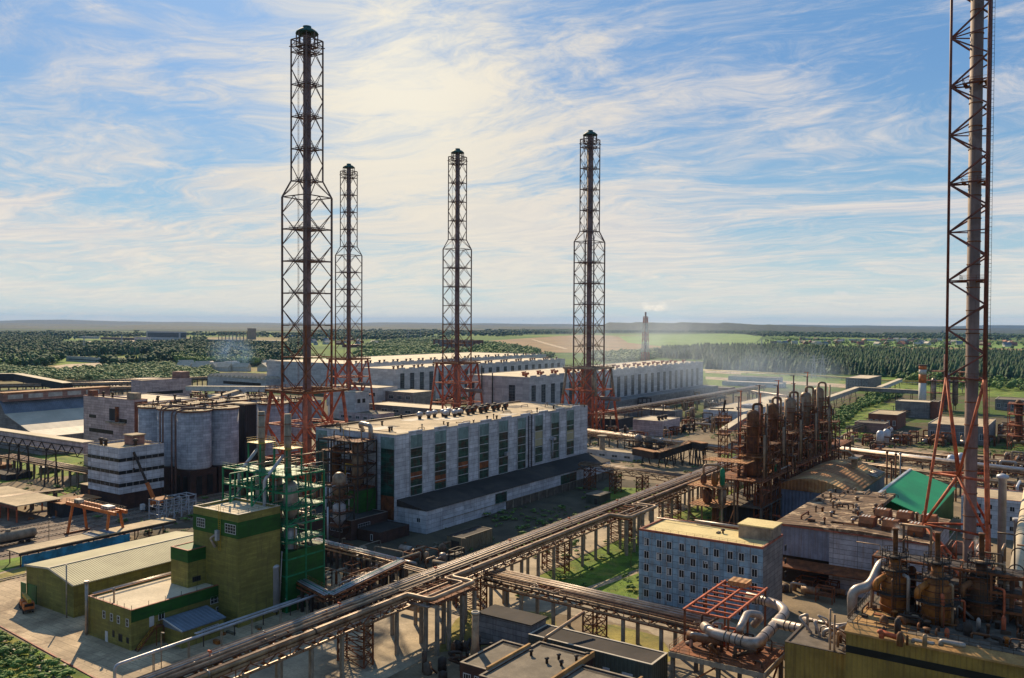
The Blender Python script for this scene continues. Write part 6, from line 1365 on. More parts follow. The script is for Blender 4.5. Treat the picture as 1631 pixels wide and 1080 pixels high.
for u,v,h in((519,848,16),(522,868,12),(610,818,18)):q=G(u,v);m=MB();m.tube([(q.x,q.y,0),(q.x,q.y,h)],.28,8);single('standpipe',m,'pipe_white','white standpipe beside the dark process structure','pipe','white standpipes by the dark structure')
# ---- yellow clad boiler house at the bottom right
Z=20.;b=Bd(14,148.3,Z,48,20)
t=thing('boiler_house','olive yellow corrugated boiler house in the bottom right corner with a pale sloping roof edge','boiler house',(b.x1-24,b.y0+10,0))
MB().box(b.x0,b.x1,b.y0,b.y1,0,Z-1.1).build('wall','olive_sheet',t);MB().box(b.x0-.02,b.x1,b.y0-.05,b.y0+.1,Z-4.4,Z-3.2).build('window_band','glass_dark',t)
m=MB();m.extX([(b.y0-.4,Z-1.1),(b.y0-.4,Z-.8),(b.y0+1.7,Z),(b.y1,Z),(b.y1,Z-1.1)],b.x0-.2,b.x1);m.build('roof','roof_ochre',t)
m=MB();m.box(b.x0-.3,b.x1,b.y0+1.8,b.y1,Z+.02,Z+.1);m.build('deck','dirt_shaded' if 0 else 'concrete_dark',t);m=MB();m.box(b.x0+.4,b.x0+9,b.y0+2.2,b.y1-8,Z+.12,Z+.16);m.build('painted_sun_patch','roof_ochre',t)  # ochre sheet paints a sunlit patch onto the dark deck
MB().rail([(b.x0-.1,b.y1,Z),(b.x0-.1,b.y0+1.6,Z),(b.x1,b.y0+1.6,Z)],1.3,.07,1.5).build('handrail','steel_dark',t)
b2=Bd(b.x0-.02,151.5,14,11,14);t=house('boiler_house_wing','lower olive yellow corrugated wing left of the boiler house','building',b2,'olive_sheet','concrete_dark',.3)
for k in range(9):
    rr=random.Random(k+70);x=rr.uniform(-44,-35);y=rr.uniform(153,164);m=MB();m.tube([(x,y,14),(x,y,15+rr.random()*2),(x+rr.uniform(-5,5),y,15+rr.random()*2),(x+1,y-1,14)],rr.choice([.15,.25,.35]),8,bend=.5);single('loose_pipe',m,rr.choice(['pipe_tan','pipe_silver','vessel_rust']),'tangled rusty pipe on the roof of the low yellow wing','pipe','pipes on the low yellow wing')
def boiler(lab,u,v,sc=1.,mt='vessel_orange'):
    p=G(u,v,Z);x,y=p.x,p.y;t=thing('waste_heat_boiler',lab,'boiler',(x,y,Z),'orange boilers with thin stacks on the roof');s=sc
    m=MB();m.lathe(x,y,[(2.9*s,Z+.02),(2.7*s,Z+3.9*s),(2.75*s,Z+4.),(2.4*s,Z+7.4*s),(1.4*s,Z+8.8*s),(.95,Z+9.6*s),(.95,Z+11*s)],26);m.build('shell',mt,t)
    m=MB();m.lathe(x,y,[(.55,Z+11*s),(.42,Z+11.6*s),(.42,Z+17.*s),(.52,Z+17.05*s),(.52,Z+17.4*s),(.3,Z+17.4*s)],14);m.build('stack','vessel_rust',t)
    ringplat(t,x,y,Z+4.3*s,2.75*s,4.1*s,'steel_dark');ringplat(t,x,y,Z+9.*s,1.2,2.7*s,'steel_dark');ringplat(t,x,y,Z+11.8*s,.5,2.1,'steel_dark')
    for a in(2.4,.8,3.6,5.2):
        m=MB();m.bar((x+2.6*math.cos(a),y+2.6*math.sin(a),Z+4.4*s),(x+2.1*math.cos(a),y+2.1*math.sin(a),Z+13*s),.14);m.build('post','steel_dark',t)
    m=MB();m.tube([(x-1.3,y-1.6,Z+7.6*s),(x-2.6,y-2.6,Z+6.4*s),(x-2.6,y-2.6,Z+4.8*s)],.55,10,bend=.6);m.build('side_nozzle',mt,t)
    for k in range(6):
        rr=random.Random(int(u)+k);a=rr.uniform(0,6.28);r_=rr.uniform(3,4.5);X_,Y_=x+r_*math.cos(a),y+r_*math.sin(a);h=rr.uniform(3,8)
        m=MB();m.tube([(X_,Y_,Z),(X_,Y_,Z+h),(x+math.cos(a)*2.5,y+math.sin(a)*2.5,Z+h)],rr.choice([.12,.2,.3]),8,bend=.4);m.build('pipe',rr.choice(['pipe_tan','vessel_rust','steel_red','pipe_silver']),t)
    return t
boiler('left orange boiler on the yellow boiler house, thin rusty stack steaming',1425,974,.84);boiler('middle orange boiler on the yellow boiler house',1492,990,.87);boiler('right dark rusty boiler behind the foot of the triangular stack',1562,985,.84,'vessel_rust')
t=thing('bent_duct','fat silver duct bending twice up to the left orange boiler','duct',(-36,160,0))
P0=[AD(1358,985,150),AD(1357,940,150),AD(1386,934,150),AD(1403,897,152),AD(1415,896,154)];m=MB();m.tube(P0,.85,14,bend=2.);m.build('duct','pipe_silver',t);m=MB();m.tube([P0[0],(P0[0].x,P0[0].y,14)],.85,12);m.build('duct_foot','pipe_silver',t)
t=thing('header_pipe','very fat beige pipe with dark rings at the right edge','pipe',(-14,190,0));A=AD(1611,962,150);Bq=AD(1634,812,215);m=MB();m.tube([A,Bq,Bq+(Bq-A)*.3],1.25,20);m.build('pipe','roof_light',t)
dd=(Bq-A).normalized()
for k in range(6):c_=A.lerp(Bq,k/6+.1);m=MB();m.tube([c_,c_+dd*.35],1.42,20);m.build('ring','steel_dark',t)
m=MB();m.tube([A+Vector((0,0,0)),A-Vector((0,0,10.5))],1.0,16);m.build('downcomer','steel_dark',t)
t=thing('cross_duct','dark rusty horizontal duct joining the right boiler and the fat beige pipe','duct',(-18,152,Z));a=AD(1558,955,146);b_=AD(1612,958,149);m=MB();m.tube([a-Vector((0,0,3)),a,b_,b_-Vector((0,0,4))],.6,12,bend=1.);m.build('duct','vessel_rust',t)
for k in range(4):
    a=AD(1596+k*2,975+k*13,147);m=MB();m.tube([a,a+Vector((5,1,0)),a+Vector((5,1,-1.5))],.45,12,bend=.8);single('branch_duct',m,'pipe_silver','stubby silver duct stacked below the fat beige pipe','duct','silver ducts at the right edge')
rr=random.Random(5)
for k in range(44):
    u=rr.uniform(1400,1628);v_=rr.uniform(965,1030);p=G(u,v_,Z);h=rr.uniform(1.5,7.5) if v_<990 else rr.uniform(.8,3.);x,y=p.x,p.y;r=rr.choice([.2,.25,.35,.5,.7]);m=MB()
    if rr.random()<.6:m.lathe(x,y,[(r,Z),(r,Z+h-r),(r*.4,Z+h)],12)
    else:m.tube([(x,y,Z),(x,y,Z+h*.6),(x+rr.uniform(-4,4),y,Z+h*.6),(x+rr.uniform(-1,1)+2,y+1,Z+.2)],r*.6,8,bend=.5)
    single('process_vessel' if r>.3 else 'roof_pipe_run',m,rr.choice(['pipe_tan','vessel_rust','vessel_rust','steel_dark','steel_red','pipe_silver']),'piece of dark rusty pipework crowding the boiler house roof below the triangular stack','pipework','rusty pipework on the boiler house roof')
# clutter frames behind the boilers around the stack's feet
process_tower('rusty steel framework around the feet of the triangular stack',-34,-12,186,204,[5,9],'steel_red','steel_rust',[(-30,190,5,13,1.4,'vessel_rust'),(-17,192,5,14,1.5,'vessel_rust')],nx=3,ny=2,seed=12,pipes=30,pm=('pipe_tan','vessel_rust','steel_red','pipe_dark'))
process_tower('tangle of rusty frames between workshop and triangular stack',-34,-24,240,262,[6,11],'steel_rust','steel_rust',[(-31,250,6,13,1.2,'vessel_steel')],nx=1,ny=3,seed=13,pipes=14,pm=('pipe_tan','vessel_rust','pipe_silver'))
# white building right edge
bb=bt(1600,800,12,1575,1700,l=40);t=house('white_office','white panelled two storey building at the right edge behind the stack','office building',bb,'panel_white','roof_tan',.4,'trim_red')
bb=Bd(-5,235,13,30,30);t.location=t.location
for o_ in list(t.children):bpy.data.objects.remove(o_)
t.location=(10,250,0);bb=Bd(G(1700,812,13).x+10,G(1600,796,13).y,13,40,20);shell(bb,t,'panel_white','roof_tan',.4,'trim_red')
for k in range(12):
    for r in range(3):window(bb,t,'Y',2+k*3.2,9.3-r*3.2,1.5,1.7,2,1)
p=G(1596,850,0);p=AD(1597,762,1366/6.);m=MB();m.lathe(p.x,p.y,[(1.,0),(1.,p.z-.2),(1.5,p.z),(1.5,p.z+.8),(.2,p.z+1.3)],18);single('mushroom_vent','' or m,'pipe_white','white vent column with a mushroom cap at the right edge','vent column')
p=AD(1603,770,1366/5.9);m=MB();m.lathe(p.x+3,p.y-4,[(.9,0),(.9,18),(1.2,18.2),(1.2,19)],16);single('vent_column',m,'steel_white','shorter white vent column left of the white building','vent column')
# ---- pipe platform in front of the blue block
t=thing('pipe_platform','rusty platform on concrete legs carrying big bent pipes before the blue block','platform',(-57,160,0))
plat(t,-66.5,-48.5,150.5,163,8.,'steel_rust');MB().box(-66.6,-48.4,150.2,150.45,6.9,7.84).build('fascia','concrete',t);MB().box(-48.35,-48.1,150.5,163,6.9,7.84).build('fascia','concrete',t)
for x in(-66,-57,-49):
    for y in(151,162.5):m=MB();m.bar((x,y,0),(x,y,7.8),.7);m.build('leg','concrete_dark',t)
for a,b in(((-66,151,0),(-57,151,7)),((-57,151,0),(-49,151,7)),((-49,151,0),(-49,162.5,7))):m=MB();m.bar(a,b,.3);m.build('brace','steel_rust',t)
for y in np.linspace(157,179,9):m=MB();m.bar((-66.5-(y-157)*.03,y,14),(-57.,y,14),.32);m.build('top_beam','steel_red',t)
for x in(-66.3,-61.6,-57.2):m=MB();m.bar((x,156.5,14.2),(x,179.5,14.2),.34);m.build('top_beam','steel_red',t)
for x in(-66.2,-57.4):
    for y in(157,168,179):m=MB();m.bar((x,y,0 if y>164 else 8),(x,y,14),.35);m.build('post','steel_rust',t)
MB().box(-64.5,-60.5,176,179.5,14.4,15.4).build('hatch_box','roof_rust',t)
def bigpipe(label,pts,r,mt='pipe_silver',rings=0,bend=2.2):
    t=thing('bent_pipe',label,'pipe',tuple(sum((Vector(p) for p in pts),Vector())/len(pts)*Vector((1,1,0)).length*0+Vector((pts[0][0],pts[0][1],pts[0][2]))));m=MB();m.tube(pts,r,16,bend=bend);m.build('pipe',mt,t)
    for a,b in zip(pts,pts[1:]):
        a=Vector(a);b=Vector(b);L_=(b-a).length;d=(b-a)/max(L_,.01)
        if L_>bend*2+2:
            for k in range(rings):c_=a+d*(bend+(L_-2*bend)*(k+.5)/rings);m=MB();m.tube([c_,c_+d*.15],r*1.08,14);m.build('band','steel_dark',t)
    return t
bigpipe('fat silver pipe making a wide U on the pipe platform',[G(1122,998,11.5),G(1135,1008,11.5),G(1205,1027,11.5),G(1252,975,11.5),G(1240,963,11.5),G(1190,950,11.5)],1.0,rings=4)
bigpipe('rust pink capped pipe end at the left of the pipe platform',[G(1095,1012,10),G(1150,1022,10)],.9,'vessel_rust')
bigpipe('silver hoop of pipe standing inside the U shaped pipe',[G(1178,1008,9),G(1178,1002,13),G(1190,976,14),G(1215,980,13.5),G(1200,996,11)],.7,rings=0,bend=1.6)
bigpipe('banded silver pipe from the U shaped pipe to the yellow boiler house',[G(1232,992,11.8),G(1345,1016,13.2)],.95,rings=9)
bigpipe('thin silver pipe behind the banded one',[G(1280,986,12.),G(1345,1000,14)],.5,rings=5)
rr=random.Random(8)
for k in range(34):
    x=rr.uniform(-65,-49);y=rr.uniform(151,170);z0=8 if y<163 else 5;h=rr.uniform(1,4);m=MB();r=rr.choice([.12,.18,.25,.35])
    m.tube([(x,y,z0),(x,y,z0+h),(x+rr.uniform(-4,4),y+rr.uniform(-1,1),z0+h),(x+rr.uniform(-2,2),y+1,z0+.2)],r,7,bend=.4);m.build('pipe_run',rr.choice(['vessel_rust','pipe_tan','pipe_dark','steel_red','pipe_silver']),t)
p=G(1312,1078,0)
for u,v,z1 in((1322,1010,21),(1329,1012,20)):
    p=AD(u,v,148);m=MB();m.tube([(p.x,p.y,8),(p.x,p.y,z1)],.2,8);single('standpipe',m,'pipe_tan','thin tan standpipe in front of the low yellow wing','pipe','tan standpipes by the low yellow wing')
# ---- buildings at the bottom centre
for i,(x0,x1,y0,y1,z,lab) in enumerate(((-98.5,-92.1,127,141,6.1,'left section of the brick block with a grey roof at the bottom centre'),(-91.8,-79.6,124,144.4,6.2,'middle section of the brick block with roof vents at the bottom centre'),(-79.3,-67,122,139.5,6.,'right section of the brick block at the bottom centre'))):
    b=Bd(x1,y0,z,x1-x0,y1-y0);t=house('brick_block',lab,'building',b,'brick_dark','roof_slate',.4,'concrete')
    MB().box(x1-.2,x1+.25,y0-.2,y1+.2,z-.5,z+.6).build('fire_wall','roof_ochre',t)
    for k in range(2):window(b,t,'Y',1.2+k*2.6,2.5,1.8,1.8,3,1)
    for k in range(5):
        rr=random.Random(i*5+k);m=MB();x=rr.uniform(x0+1,x1-3);y=rr.uniform(max(y0,131),y1-2);m.box(x,x+rr.uniform(1,3),y,y+rr.uniform(.8,2),z-.44,z-.42+.01*k);m.build('roof_patch',rr.choice(['roof_tan','roof_dark','concrete_dark']),t)
    m=MB();m.tube([(x0+1,y1-1.2,z-.2),(x1-1,y1-1.4,z-.2)],.08,6);m.build('roof_cable','steel_dark',t)
    if i==1:roof_vents(t,[(*G(u,v,5.9).xy,5.75) for u,v in((846,1044),(871,1056),(890,1050),(894,1060),(918,1052),(936,1048))],'steel_dark',.28,1.3)
b=Bd(-69,148.2,5.4,28,7.2);t=house('green_shed','long grey green corrugated shed with white doors at the bottom centre','shed',b,'sheet_greygreen','roof_black',.2,'trim_light')
for k,s_ in enumerate((4,9,20,14)):m=MB();b.fb(m,'Y',s_,s_+1.5+(k==0)*.8,0,2.6,-.05,.1);m.build('door','frame_white' if k!=2 else 'steel_rust',t)
b=Bd(-97.6,150.,6.6,13.5,6);house('lilac_shed','grey lilac corrugated shed with a dark roof under the branch pipe rack','shed',b,'panel_grey','roof_black',.15)
t=thing('tapered_chimney','pale metal chimney widening at its foot beside the main pipe rack','chimney',(-101.4,135.7,0));MB().lathe(-101.4,135.7,[(1.05,0),(1.05,4.),(.72,6.2),(.7,12.3)],18).build('shaft','pipe_tan',t);MB().lathe(-101.4,135.7,[(.72,12.3),(.85,12.3),(.85,12.7),(.6,12.7),(.6,12.2)],18,False).build('rim','trim_light',t)
t=thing('sloping_pipe','fat rusty pipe sloping down from the branch rack to the shed','pipe',(-90,150,6));a=G(930,975,9);b_=G(870,1015,7);m=MB();m.tube([a,b_,G(866,1024,5)],.35,10,bend=.6);m.build('pipe','pipe_tan',t)
rr=random.Random(21)
for k in range(16):
    x=rr.uniform(-112,-104.5);y=rr.uniform(128,146);r=rr.choice([.2,.3,.5,.9]);h=rr.uniform(1,4.5);m=MB()
    if r>.4:m.lathe(x,y,[(r,0),(r,h),(r*.3,h+.4)],14)
    else:m.tube([(x,y,0),(x,y,h),(x+rr.uniform(-4,4),y+rr.uniform(-3,3),h),(x+1,y+1,.2)],r,8,bend=.5)
    single('yard_equipment',m,rr.choice(['steel_dark','vessel_rust','pipe_dark','concrete_dark']),'dark pipe or tank in the equipment heap beside the tapered chimney','equipment','equipment heap beside the tapered chimney')
# ---------------------------------------------------------------- middle distance, right half
def hs(name,lab,u,v,z,ul,ur,wall,roof,par=.4,trim='trim_light',l=None,wins=0,rows=1,cat='building'):
    b=bt(u,v,z,ul,ur,l=l);t=house(name,lab,cat,b,wall,roof,par,trim)
    for r in range(rows if wins else 0):
        for k in range(wins):
            w=b.w/wins;window(b,t,'Y',k*w+w*.25,z*(.25+.62*r/rows),w*.5,z*.36/rows**.5,2,1,'frame_white','glass_grey',fw=.2)
    return t,b
t,b=hs('sheet_hall','long low white hall with a bright tan roof behind the column row',1184,656,9,1120,1285,'panel_white','roof_light');roof_vents(t,[(b.x1-8,b.y0+12+k*24,8.6) for k in range(6)],'steel_dark',1.,2.6)
m=MB();m.box(b.x1-12,b.x1-3,b.y0+30,b.y0+44,8.7,11);m.build('roof_unit','steel_white',t)
hs('brick_office','grey two storey building with a flat light roof at the forest edge',1383,603,13,1347,1404,'panel_grey','roof_light',wins=7,rows=2)
hs('concrete_hall','hall with a pale roof in front of the banded chimney',1481,641,12,1426,1500,'panel_grey','roof_light',l=20)
hs('brick_wing','dark red brick wing attached right of the pale roofed hall',1494,640,13,1482,1504,'brick_red','roof_slate',l=18)
hs('brick_house','red brick building with a flat tan roof beside the white windowless box',1429,661,10,1383,1443,'brick_red','roof_tan',wins=5)
hs('white_box','low pinkish white building with one dark window strip at right',1409,675,6.5,1361,1416,'brick_pink','roof_slate',wins=0)
t,b=hs('concrete_hall','panelled hall with a wide tan roof just left of the triangular stack',1572,680,11,1478,1600,'panel_grey','roof_tan',l=52,wins=6)
hs('concrete_hall','grey hall at the right edge behind the triangular stack',1680,640,9,1585,1700,'panel_grey','roof_slate',l=30,wins=8)
hs('low_shed','long low slate roofed shed in front of the forest, left one',1238,602,6,1160,1250,'panel_far','roof_slate',l=22,cat='shed')
hs('low_shed','long low pale roofed shed in front of the forest, nearer one',1244,611,5,1150,1256,'panel_far','trim_light',l=18,cat='shed')
hs('low_shed','low reddish shed beside the smoking hall end',1160,618,5,1124,1172,'brick_pink','roof_slate',l=20,cat='shed')
t,b=hs('pump_house','pinkish panelled building with fans on its roof between the pipe racks',1055,671,9.5,1008,1083,'panel_pink','roof_light')
for k in range(3):
    x=b.x1-5;y=b.y0+6+k*5;m=MB();m.lathe(x,y,[(.9,9.3),(.9,10.4),(1.5,10.6),(1.3,12)],10);m.build('roof_fan','steel_dark',t)
hs('low_building','low white building with a white roof edge right of the big hall',1009,722,4.2,930,1023,'panel_far','roof_tan',wins=4)
hs('low_building','dark low building under the red feet of the right middle stack',985,668,7,925,1010,'sheet_dark','roof_slate',l=22)
hs('low_building','grey low building behind the pinkish pump house',1075,655,6,985,1090,'panel_grey','roof_light',l=14)
hs('low_building','small dark roofed building on the right end of the long annexe',965,745,4,930,990,'concrete','roof_dark',l=8)
hs('low_building','grey flat building between the middle stacks, nearer the hall',740,655,7,585,790,'panel_grey','roof_light',l=24,wins=8)
hs('low_building','low slate roofed building left of the grey flat one',600,660,6,540,640,'panel_pink','roof_slate',l=18,wins=5)
for i,(u0,v0,z0,u1,v1,z1,lab,wl) in enumerate(((1316,640,8,1366,622,8,'elevated grey gallery rising past the bushes at right','panel_grey'),(1366,622,8,1468,628,8,'elevated grey gallery running straight towards the banded chimney','panel_grey'),(1400,622,7,1434,608,7,'pale elevated gallery going back towards the forest','panel_far'),(1012,724,4,1046,731,4,'first leg of the brown roofed conveyor right of the big hall','steel_dark'),(1046,731,4,1102,713,8,'brown roofed conveyor rising on tall posts right of the big hall','steel_dark'),(1102,713,8,1122,717,8,'last short leg of the brown roofed conveyor','steel_dark'),(1150,694,5,1190,668,6,'red brick inclined gallery left of the column row','brick_pink'))):
    gallery(lab,G(u0,v0,z0),G(u1,v1,z1),4.2,3.2,wl,'roof_rust' if 'brown' in lab else 'roof_light',truss=False,legs=(.15,.38,.62,.85) if i!=3 else (.5,))
p=G(959,728);m=MB();m.lathe(p.x,p.y,[(1.5,0),(1.4,11)],16);m.lathe(p.x,p.y,[(2.6,11.02),(2.6,11.4)],12);single('vent_shaft',m,'concrete','fat concrete vent shaft rising in front of the long pipe rack','vent shaft')
q=G(1000,728);process_tower('open steel structure with grey tanks on top right of the big hall',q.x-2,q.x+24,q.y,q.y+10,[5,9],'steel_dark','steel_dark',[(q.x+4,q.y+4,5,12,2,'pipe_silver'),(q.x+10,q.y+4,5,11.5,2.3,'vessel_steel'),(q.x+17,q.y+5,5,11,2,'pipe_silver')],nx=5,ny=2,seed=31,pipes=22)
areas=[(1085,690,1150,672,10,'rusty pipework between the pump house and the lattice mast',26,5),(1120,660,1150,648,8,'pipework beside the white sheet hall',16,6),(1215,668,1320,660,10,'pipes and tanks behind the column row',18,6),(1335,712,1450,700,8,'dark heap of pipes and scrap beside the white windowless box',30,4),(1440,712,1580,700,7,'pipes and valves in front of the panelled hall',30,5),(1585,712,1640,690,9,'rusty process equipment at the right edge',22,8),(1330,735,1400,722,7,'pipes between the barrel roof and the crossing racks',16,6),(1490,760,1631,735,8,'pipes and tanks right of the green roof',34,6),(1560,830,1640,790,9,'dark tangle of pipes in front of the white office at the right edge',26,7),(455,975,640,880,5,'dense small pipework and valves between white pipe decks',60,4.5),(500,1000,560,965,5,'pumps and valves under the silver pipe',18,3),(640,905,720,880,4,'pipes beside the brick annexe',14,3.5),(930,700,1080,690,7,'pipes under the long rack right of the big hall',26,5),(950,655,1110,630,9,'low pipework at the foot of the smoking hall',26,6),(380,770,500,760,10,'rusty equipment under the green tower and the nearest stack',24,8),(0,700,60,712,5,'pipes at the left edge under the trussed gallery',10,4),(0,640,20,636,9,'rusty frames at the left edge behind the storage shed',10,8),(1245,960,1350,900,4,'pipes and scrap in the dark court between blue office block and workshop',26,4),(200,640,420,628,9,'trestles and pipes behind the silo block',24,8),(570,650,740,640,7,'pipework between the middle stacks',26,5)]
for ai,(u0,v0,u1,v1,hh,lab,n,sz) in enumerate(areas):
    a=G(u0,v0);b_=G(u1,v1);rr=random.Random(100+ai);t=thing('pipework_area',lab,'pipework',((a.x+b_.x)/2,(a.y+b_.y)/2,0));dep=float(proj(np.array([a.x,a.y,0.]))[2]);th=max(.12,dep*.0007)
    for k in range(n):
        u=rr.uniform(u0,u1);v=rr.uniform(min(v0,v1),max(v0,v1));p=G(u,v);h=rr.uniform(.35,1)*hh;kind=rr.random();m=MB();mt=rr.choice(['pipe_tan','pipe_silver','vessel_rust','pipe_dark','steel_rust','concrete','pipe_white' if 'white' in lab else 'pipe_tan'])
        if kind<.45:
            d=rr.uniform(.6,2.5)*sz
            P_=[(p.x,p.y,0),(p.x,p.y,h),(p.x+d,p.y,h),(p.x+d,p.y,0)] if rr.random()<.5 else [(p.x,p.y,0),(p.x,p.y,h),(p.x,p.y+d,h),(p.x,p.y+d,0)]
            m.tube(P_,rr.uniform(1,2.6)*th,7,bend=.6);m.build('pipe',mt,t)
        elif kind<.6:
            r=rr.uniform(.15,.4)*sz;m.lathe(p.x,p.y,[(r,0),(r,h*.7),(r*.7,h*.85),(.1,h*.9)],14);m.build('tank',mt,t)
        elif kind<.72:
            r=rr.uniform(.12,.25)*sz;l_=sz*rr.uniform(.8,1.6);m.tube([(p.x,p.y,r+1),(p.x+l_,p.y,r+1)],r,12);m.build('horizontal_tank',mt,t)
        else:
            w=rr.uniform(.5,1.3)*sz;l_=rr.uniform(.5,1.5)*sz;bw=th*1.6
            for x in(p.x,p.x+w):
                for y in(p.y,p.y+l_):m.bar((x,y,0),(x,y,h),bw)
            for z_ in(h*.5,h):
                m.bar((p.x,p.y,z_),(p.x+w,p.y,z_),bw);m.bar((p.x,p.y+l_,z_),(p.x+w,p.y+l_,z_),bw);m.bar((p.x,p.y,z_),(p.x,p.y+l_,z_),bw);m.bar((p.x+w,p.y,z_),(p.x+w,p.y+l_,z_),bw)
            m.box(p.x+.1,p.x+w-.1,p.y+.1,p.y+l_-.1,h*.5+bw,h*.5+bw+.1);m.build('frame',rr.choice(['steel_rust','steel_dark','steel_rust','concrete_dark']),t)
# column cluster behind the banded chimney, rusty towers at the right edge
c=AD(1503,600,700)
process_tower('distant process structure with a red banded stack left of the triangular stack',c.x-18,c.x+16,c.y,c.y+14,[14,24,32],'steel_dark','steel_rust',[(c.x-8,c.y+5,4,26,2,'pipe_silver'),(c.x+8,c.y+5,4,28,2.2,'vessel_steel'),(c.x+2,c.y+8,4,30,2,'pipe_white')],stacks=[(c.x+1,c.y+4,0,46,1.6,'brick_pink')],nx=4,ny=1,seed=41,pipes=26)
c=AD(1622,640,480);process_tower('rusty process tower cut by the right edge of the view',c.x-5,c.x+14,c.y,c.y+12,[8,14,20,26],'steel_red','steel_rust',[(c.x,c.y+5,4,28,2,'vessel_rust'),(c.x+8,c.y+5,4,30,2,'pipe_silver')],nx=2,ny=1,seed=43,pipes=26,pm=('pipe_tan','vessel_rust','steel_red'))
for u,v,d in((1516,728,385),(1531,725,388)):p=AD(u,v,d);m=MB();m.lathe(p.x,p.y,[(.8,p.z-8),(2.2,p.z-6),(2.2,p.z-1),(1.5,p.z+.6),(.2,p.z+1.2)],16);single('silver_tank',m,'pipe_white','small rounded silver tank in the pair behind the green roof','tank','pair of silver tanks behind the green roof')
for u,v in((1402,712),(1412,709)):p=G(u,v);m=MB();m.lathe(p.x,p.y,[(2.2,0),(2.2,8),(1.2,9.3),(.2,9.6)],16);single('silver_tank',m,'pipe_white','upright silver tank in front of the white windowless box','tank','tanks in front of the white windowless box')
# street of posts along the road at right
for k in range(9):
    p=G(1325+k*14,708-k*7);m=MB();m.bar((p.x,p.y,0),(p.x,p.y,6),.5);m.bar((p.x-2,p.y,6),(p.x+2,p.y,6),.5);single('trestle_post',m,'concrete','concrete trestle post in the row along the road behind the column row','post','trestle posts along the road')
# village
def cottage(x,y,rot,w,l,h,wall,roof,lab,grp):
    t=thing('village_house',lab,'house',(x,y,0),grp);t.rotation_euler=(0,0,0)
    MB().box(x-w/2,x+w/2,y-l/2,y+l/2,0,h).build('wall',wall,t);MB().extY([(x-w/2-.6,h),(x+w/2+.6,h),(x,h+w*.42)],y-l/2-.6,y+l/2+.6).build('roof',roof,t);t.rotation_euler=(0,0,rot);return t
rr=random.Random(77);protos=[]
kinds=[('paint_white','trim_light','white village house with a pale roof among the gardens at right'),('brick_red','roof_slate','brick village house with a slate roof among the gardens at right'),('panel_far','roof_bluegrey','grey village house with a blue grey roof among the gardens at right'),('brick_pink','trim_red','pinkish village house with a red roof among the gardens at right')]
for i,(w_,r_,lb) in enumerate(kinds):p=G(1240+i*40,547);protos.append(cottage(p.x,p.y,rr.random()*3,12,17,6,w_,r_,lb,'village houses on the right'))
for k in range(60):
    u=rr.uniform(1225,1500) if k<46 else rr.uniform(1500,1631);v=rr.uniform(541,550)+(u-1225)*.008;p=G(u,v);d=dup(rr.choice(protos),(p.x,p.y,0),rot=rr.random()*3)
    d.scale=(1.2,1.2,1.2)
pr2=[]
for i,(w_,r_,lb) in enumerate(kinds[:3]):p=G(480+i*20,540+i*3);pr2.append(cottage(p.x,p.y,rr.random()*3,13,22,6,w_,r_,lb.replace('village house','shed or house').replace('gardens at right','trees between the left stacks'),'houses in the trees behind the left stacks'))
for k in range(34):p=G(rr.uniform(455,600),rr.uniform(534,550));dup(rr.choice(pr2),(p.x,p.y,0),rot=rr.random()*3)
for k in range(16):p=G(rr.uniform(290,450),rr.uniform(584,592));dup(rr.choice(pr2[:1]),(p.x,p.y,0),'parked white van sized hut on the bright lot behind the sawtooth workshop' if 0 else None,rr.random()*3)
for k in range(8):t,b=hs('far_shed','long pale roofed farm shed far away behind the village',1290+k*26,539+k*.3,9,1290+k*26-16,1290+k*26+4,'panel_far','trim_light' if k%2 else 'roof_bluegrey',l=40,cat='shed');t['group']='long farm sheds behind the village'
# pylons
def pylon(u,v,h,lab):
    p=G(u,v);t=thing('power_pylon',lab,'pylon',(p.x,p.y,0),'power pylons in the plain');m=MB()
    for i,j in((-1,-1),(1,-1),(1,1),(-1,1)):m.bar((p.x+i*3,p.y+j*3,0),(p.x+i*.4,p.y+j*.4,h),.4)
    for k in range(7):
        a=3*(1-k/7.5);b_=3*(1-(k+1)/7.5);z0=h*k/7;z1=h*(k+1)/7
        m.bar((p.x-a,p.y-a,z0),(p.x+b_,p.y-b_,z1),.25);m.bar((p.x+a,p.y-a,z0),(p.x-b_,p.y-b_,z1),.25)
    m.build('mast','steel_white',t)
    for z_,w in((h*.7,7),(h*.82,5.5),(h*.94,4)):m=MB();m.bar((p.x-w,p.y,z_),(p.x+w,p.y,z_),.4);m.build('cross_arm','steel_white',t)
for i,(u,v,h) in enumerate(((1296,603,30),(1310,601,30),(194,560,40),(650,545,45),(670,543,45),(690,540,45),(1213,560,32),(134,562,38))):
    pylon(u,v,h,['left one of the two steel pylons before the pine forest','right one of the two steel pylons before the pine forest','steel pylon in the woods behind the long low factory','first of three pylons on the skyline between the stacks','second of three pylons on the skyline between the stacks','third of three pylons on the skyline between the stacks','single pylon at the edge of the field behind the smoking hall','steel pylon far left in the woods'][i])
# rubble in the corner
rr=random.Random(6)
for k in range(46):
    u=rr.uniform(0,110);v=1012+u*.45+rr.uniform(2,34);p=G(u,v);s=rr.uniform(.25,.9);m=MB();V=[(p.x+math.cos(a)*s*rr.uniform(.7,1.2),p.y+math.sin(a)*s*rr.uniform(.7,1.2)) for a in np.arange(0,6.2,1.05)]
    m.prism(V,.0,rr.uniform(.15,.6));single('rubble_piece',m,'roof_light' if k%3 else 'concrete','broken concrete slab lying in the weeds along the yard kerb','rubble','broken slabs in the bottom left corner')
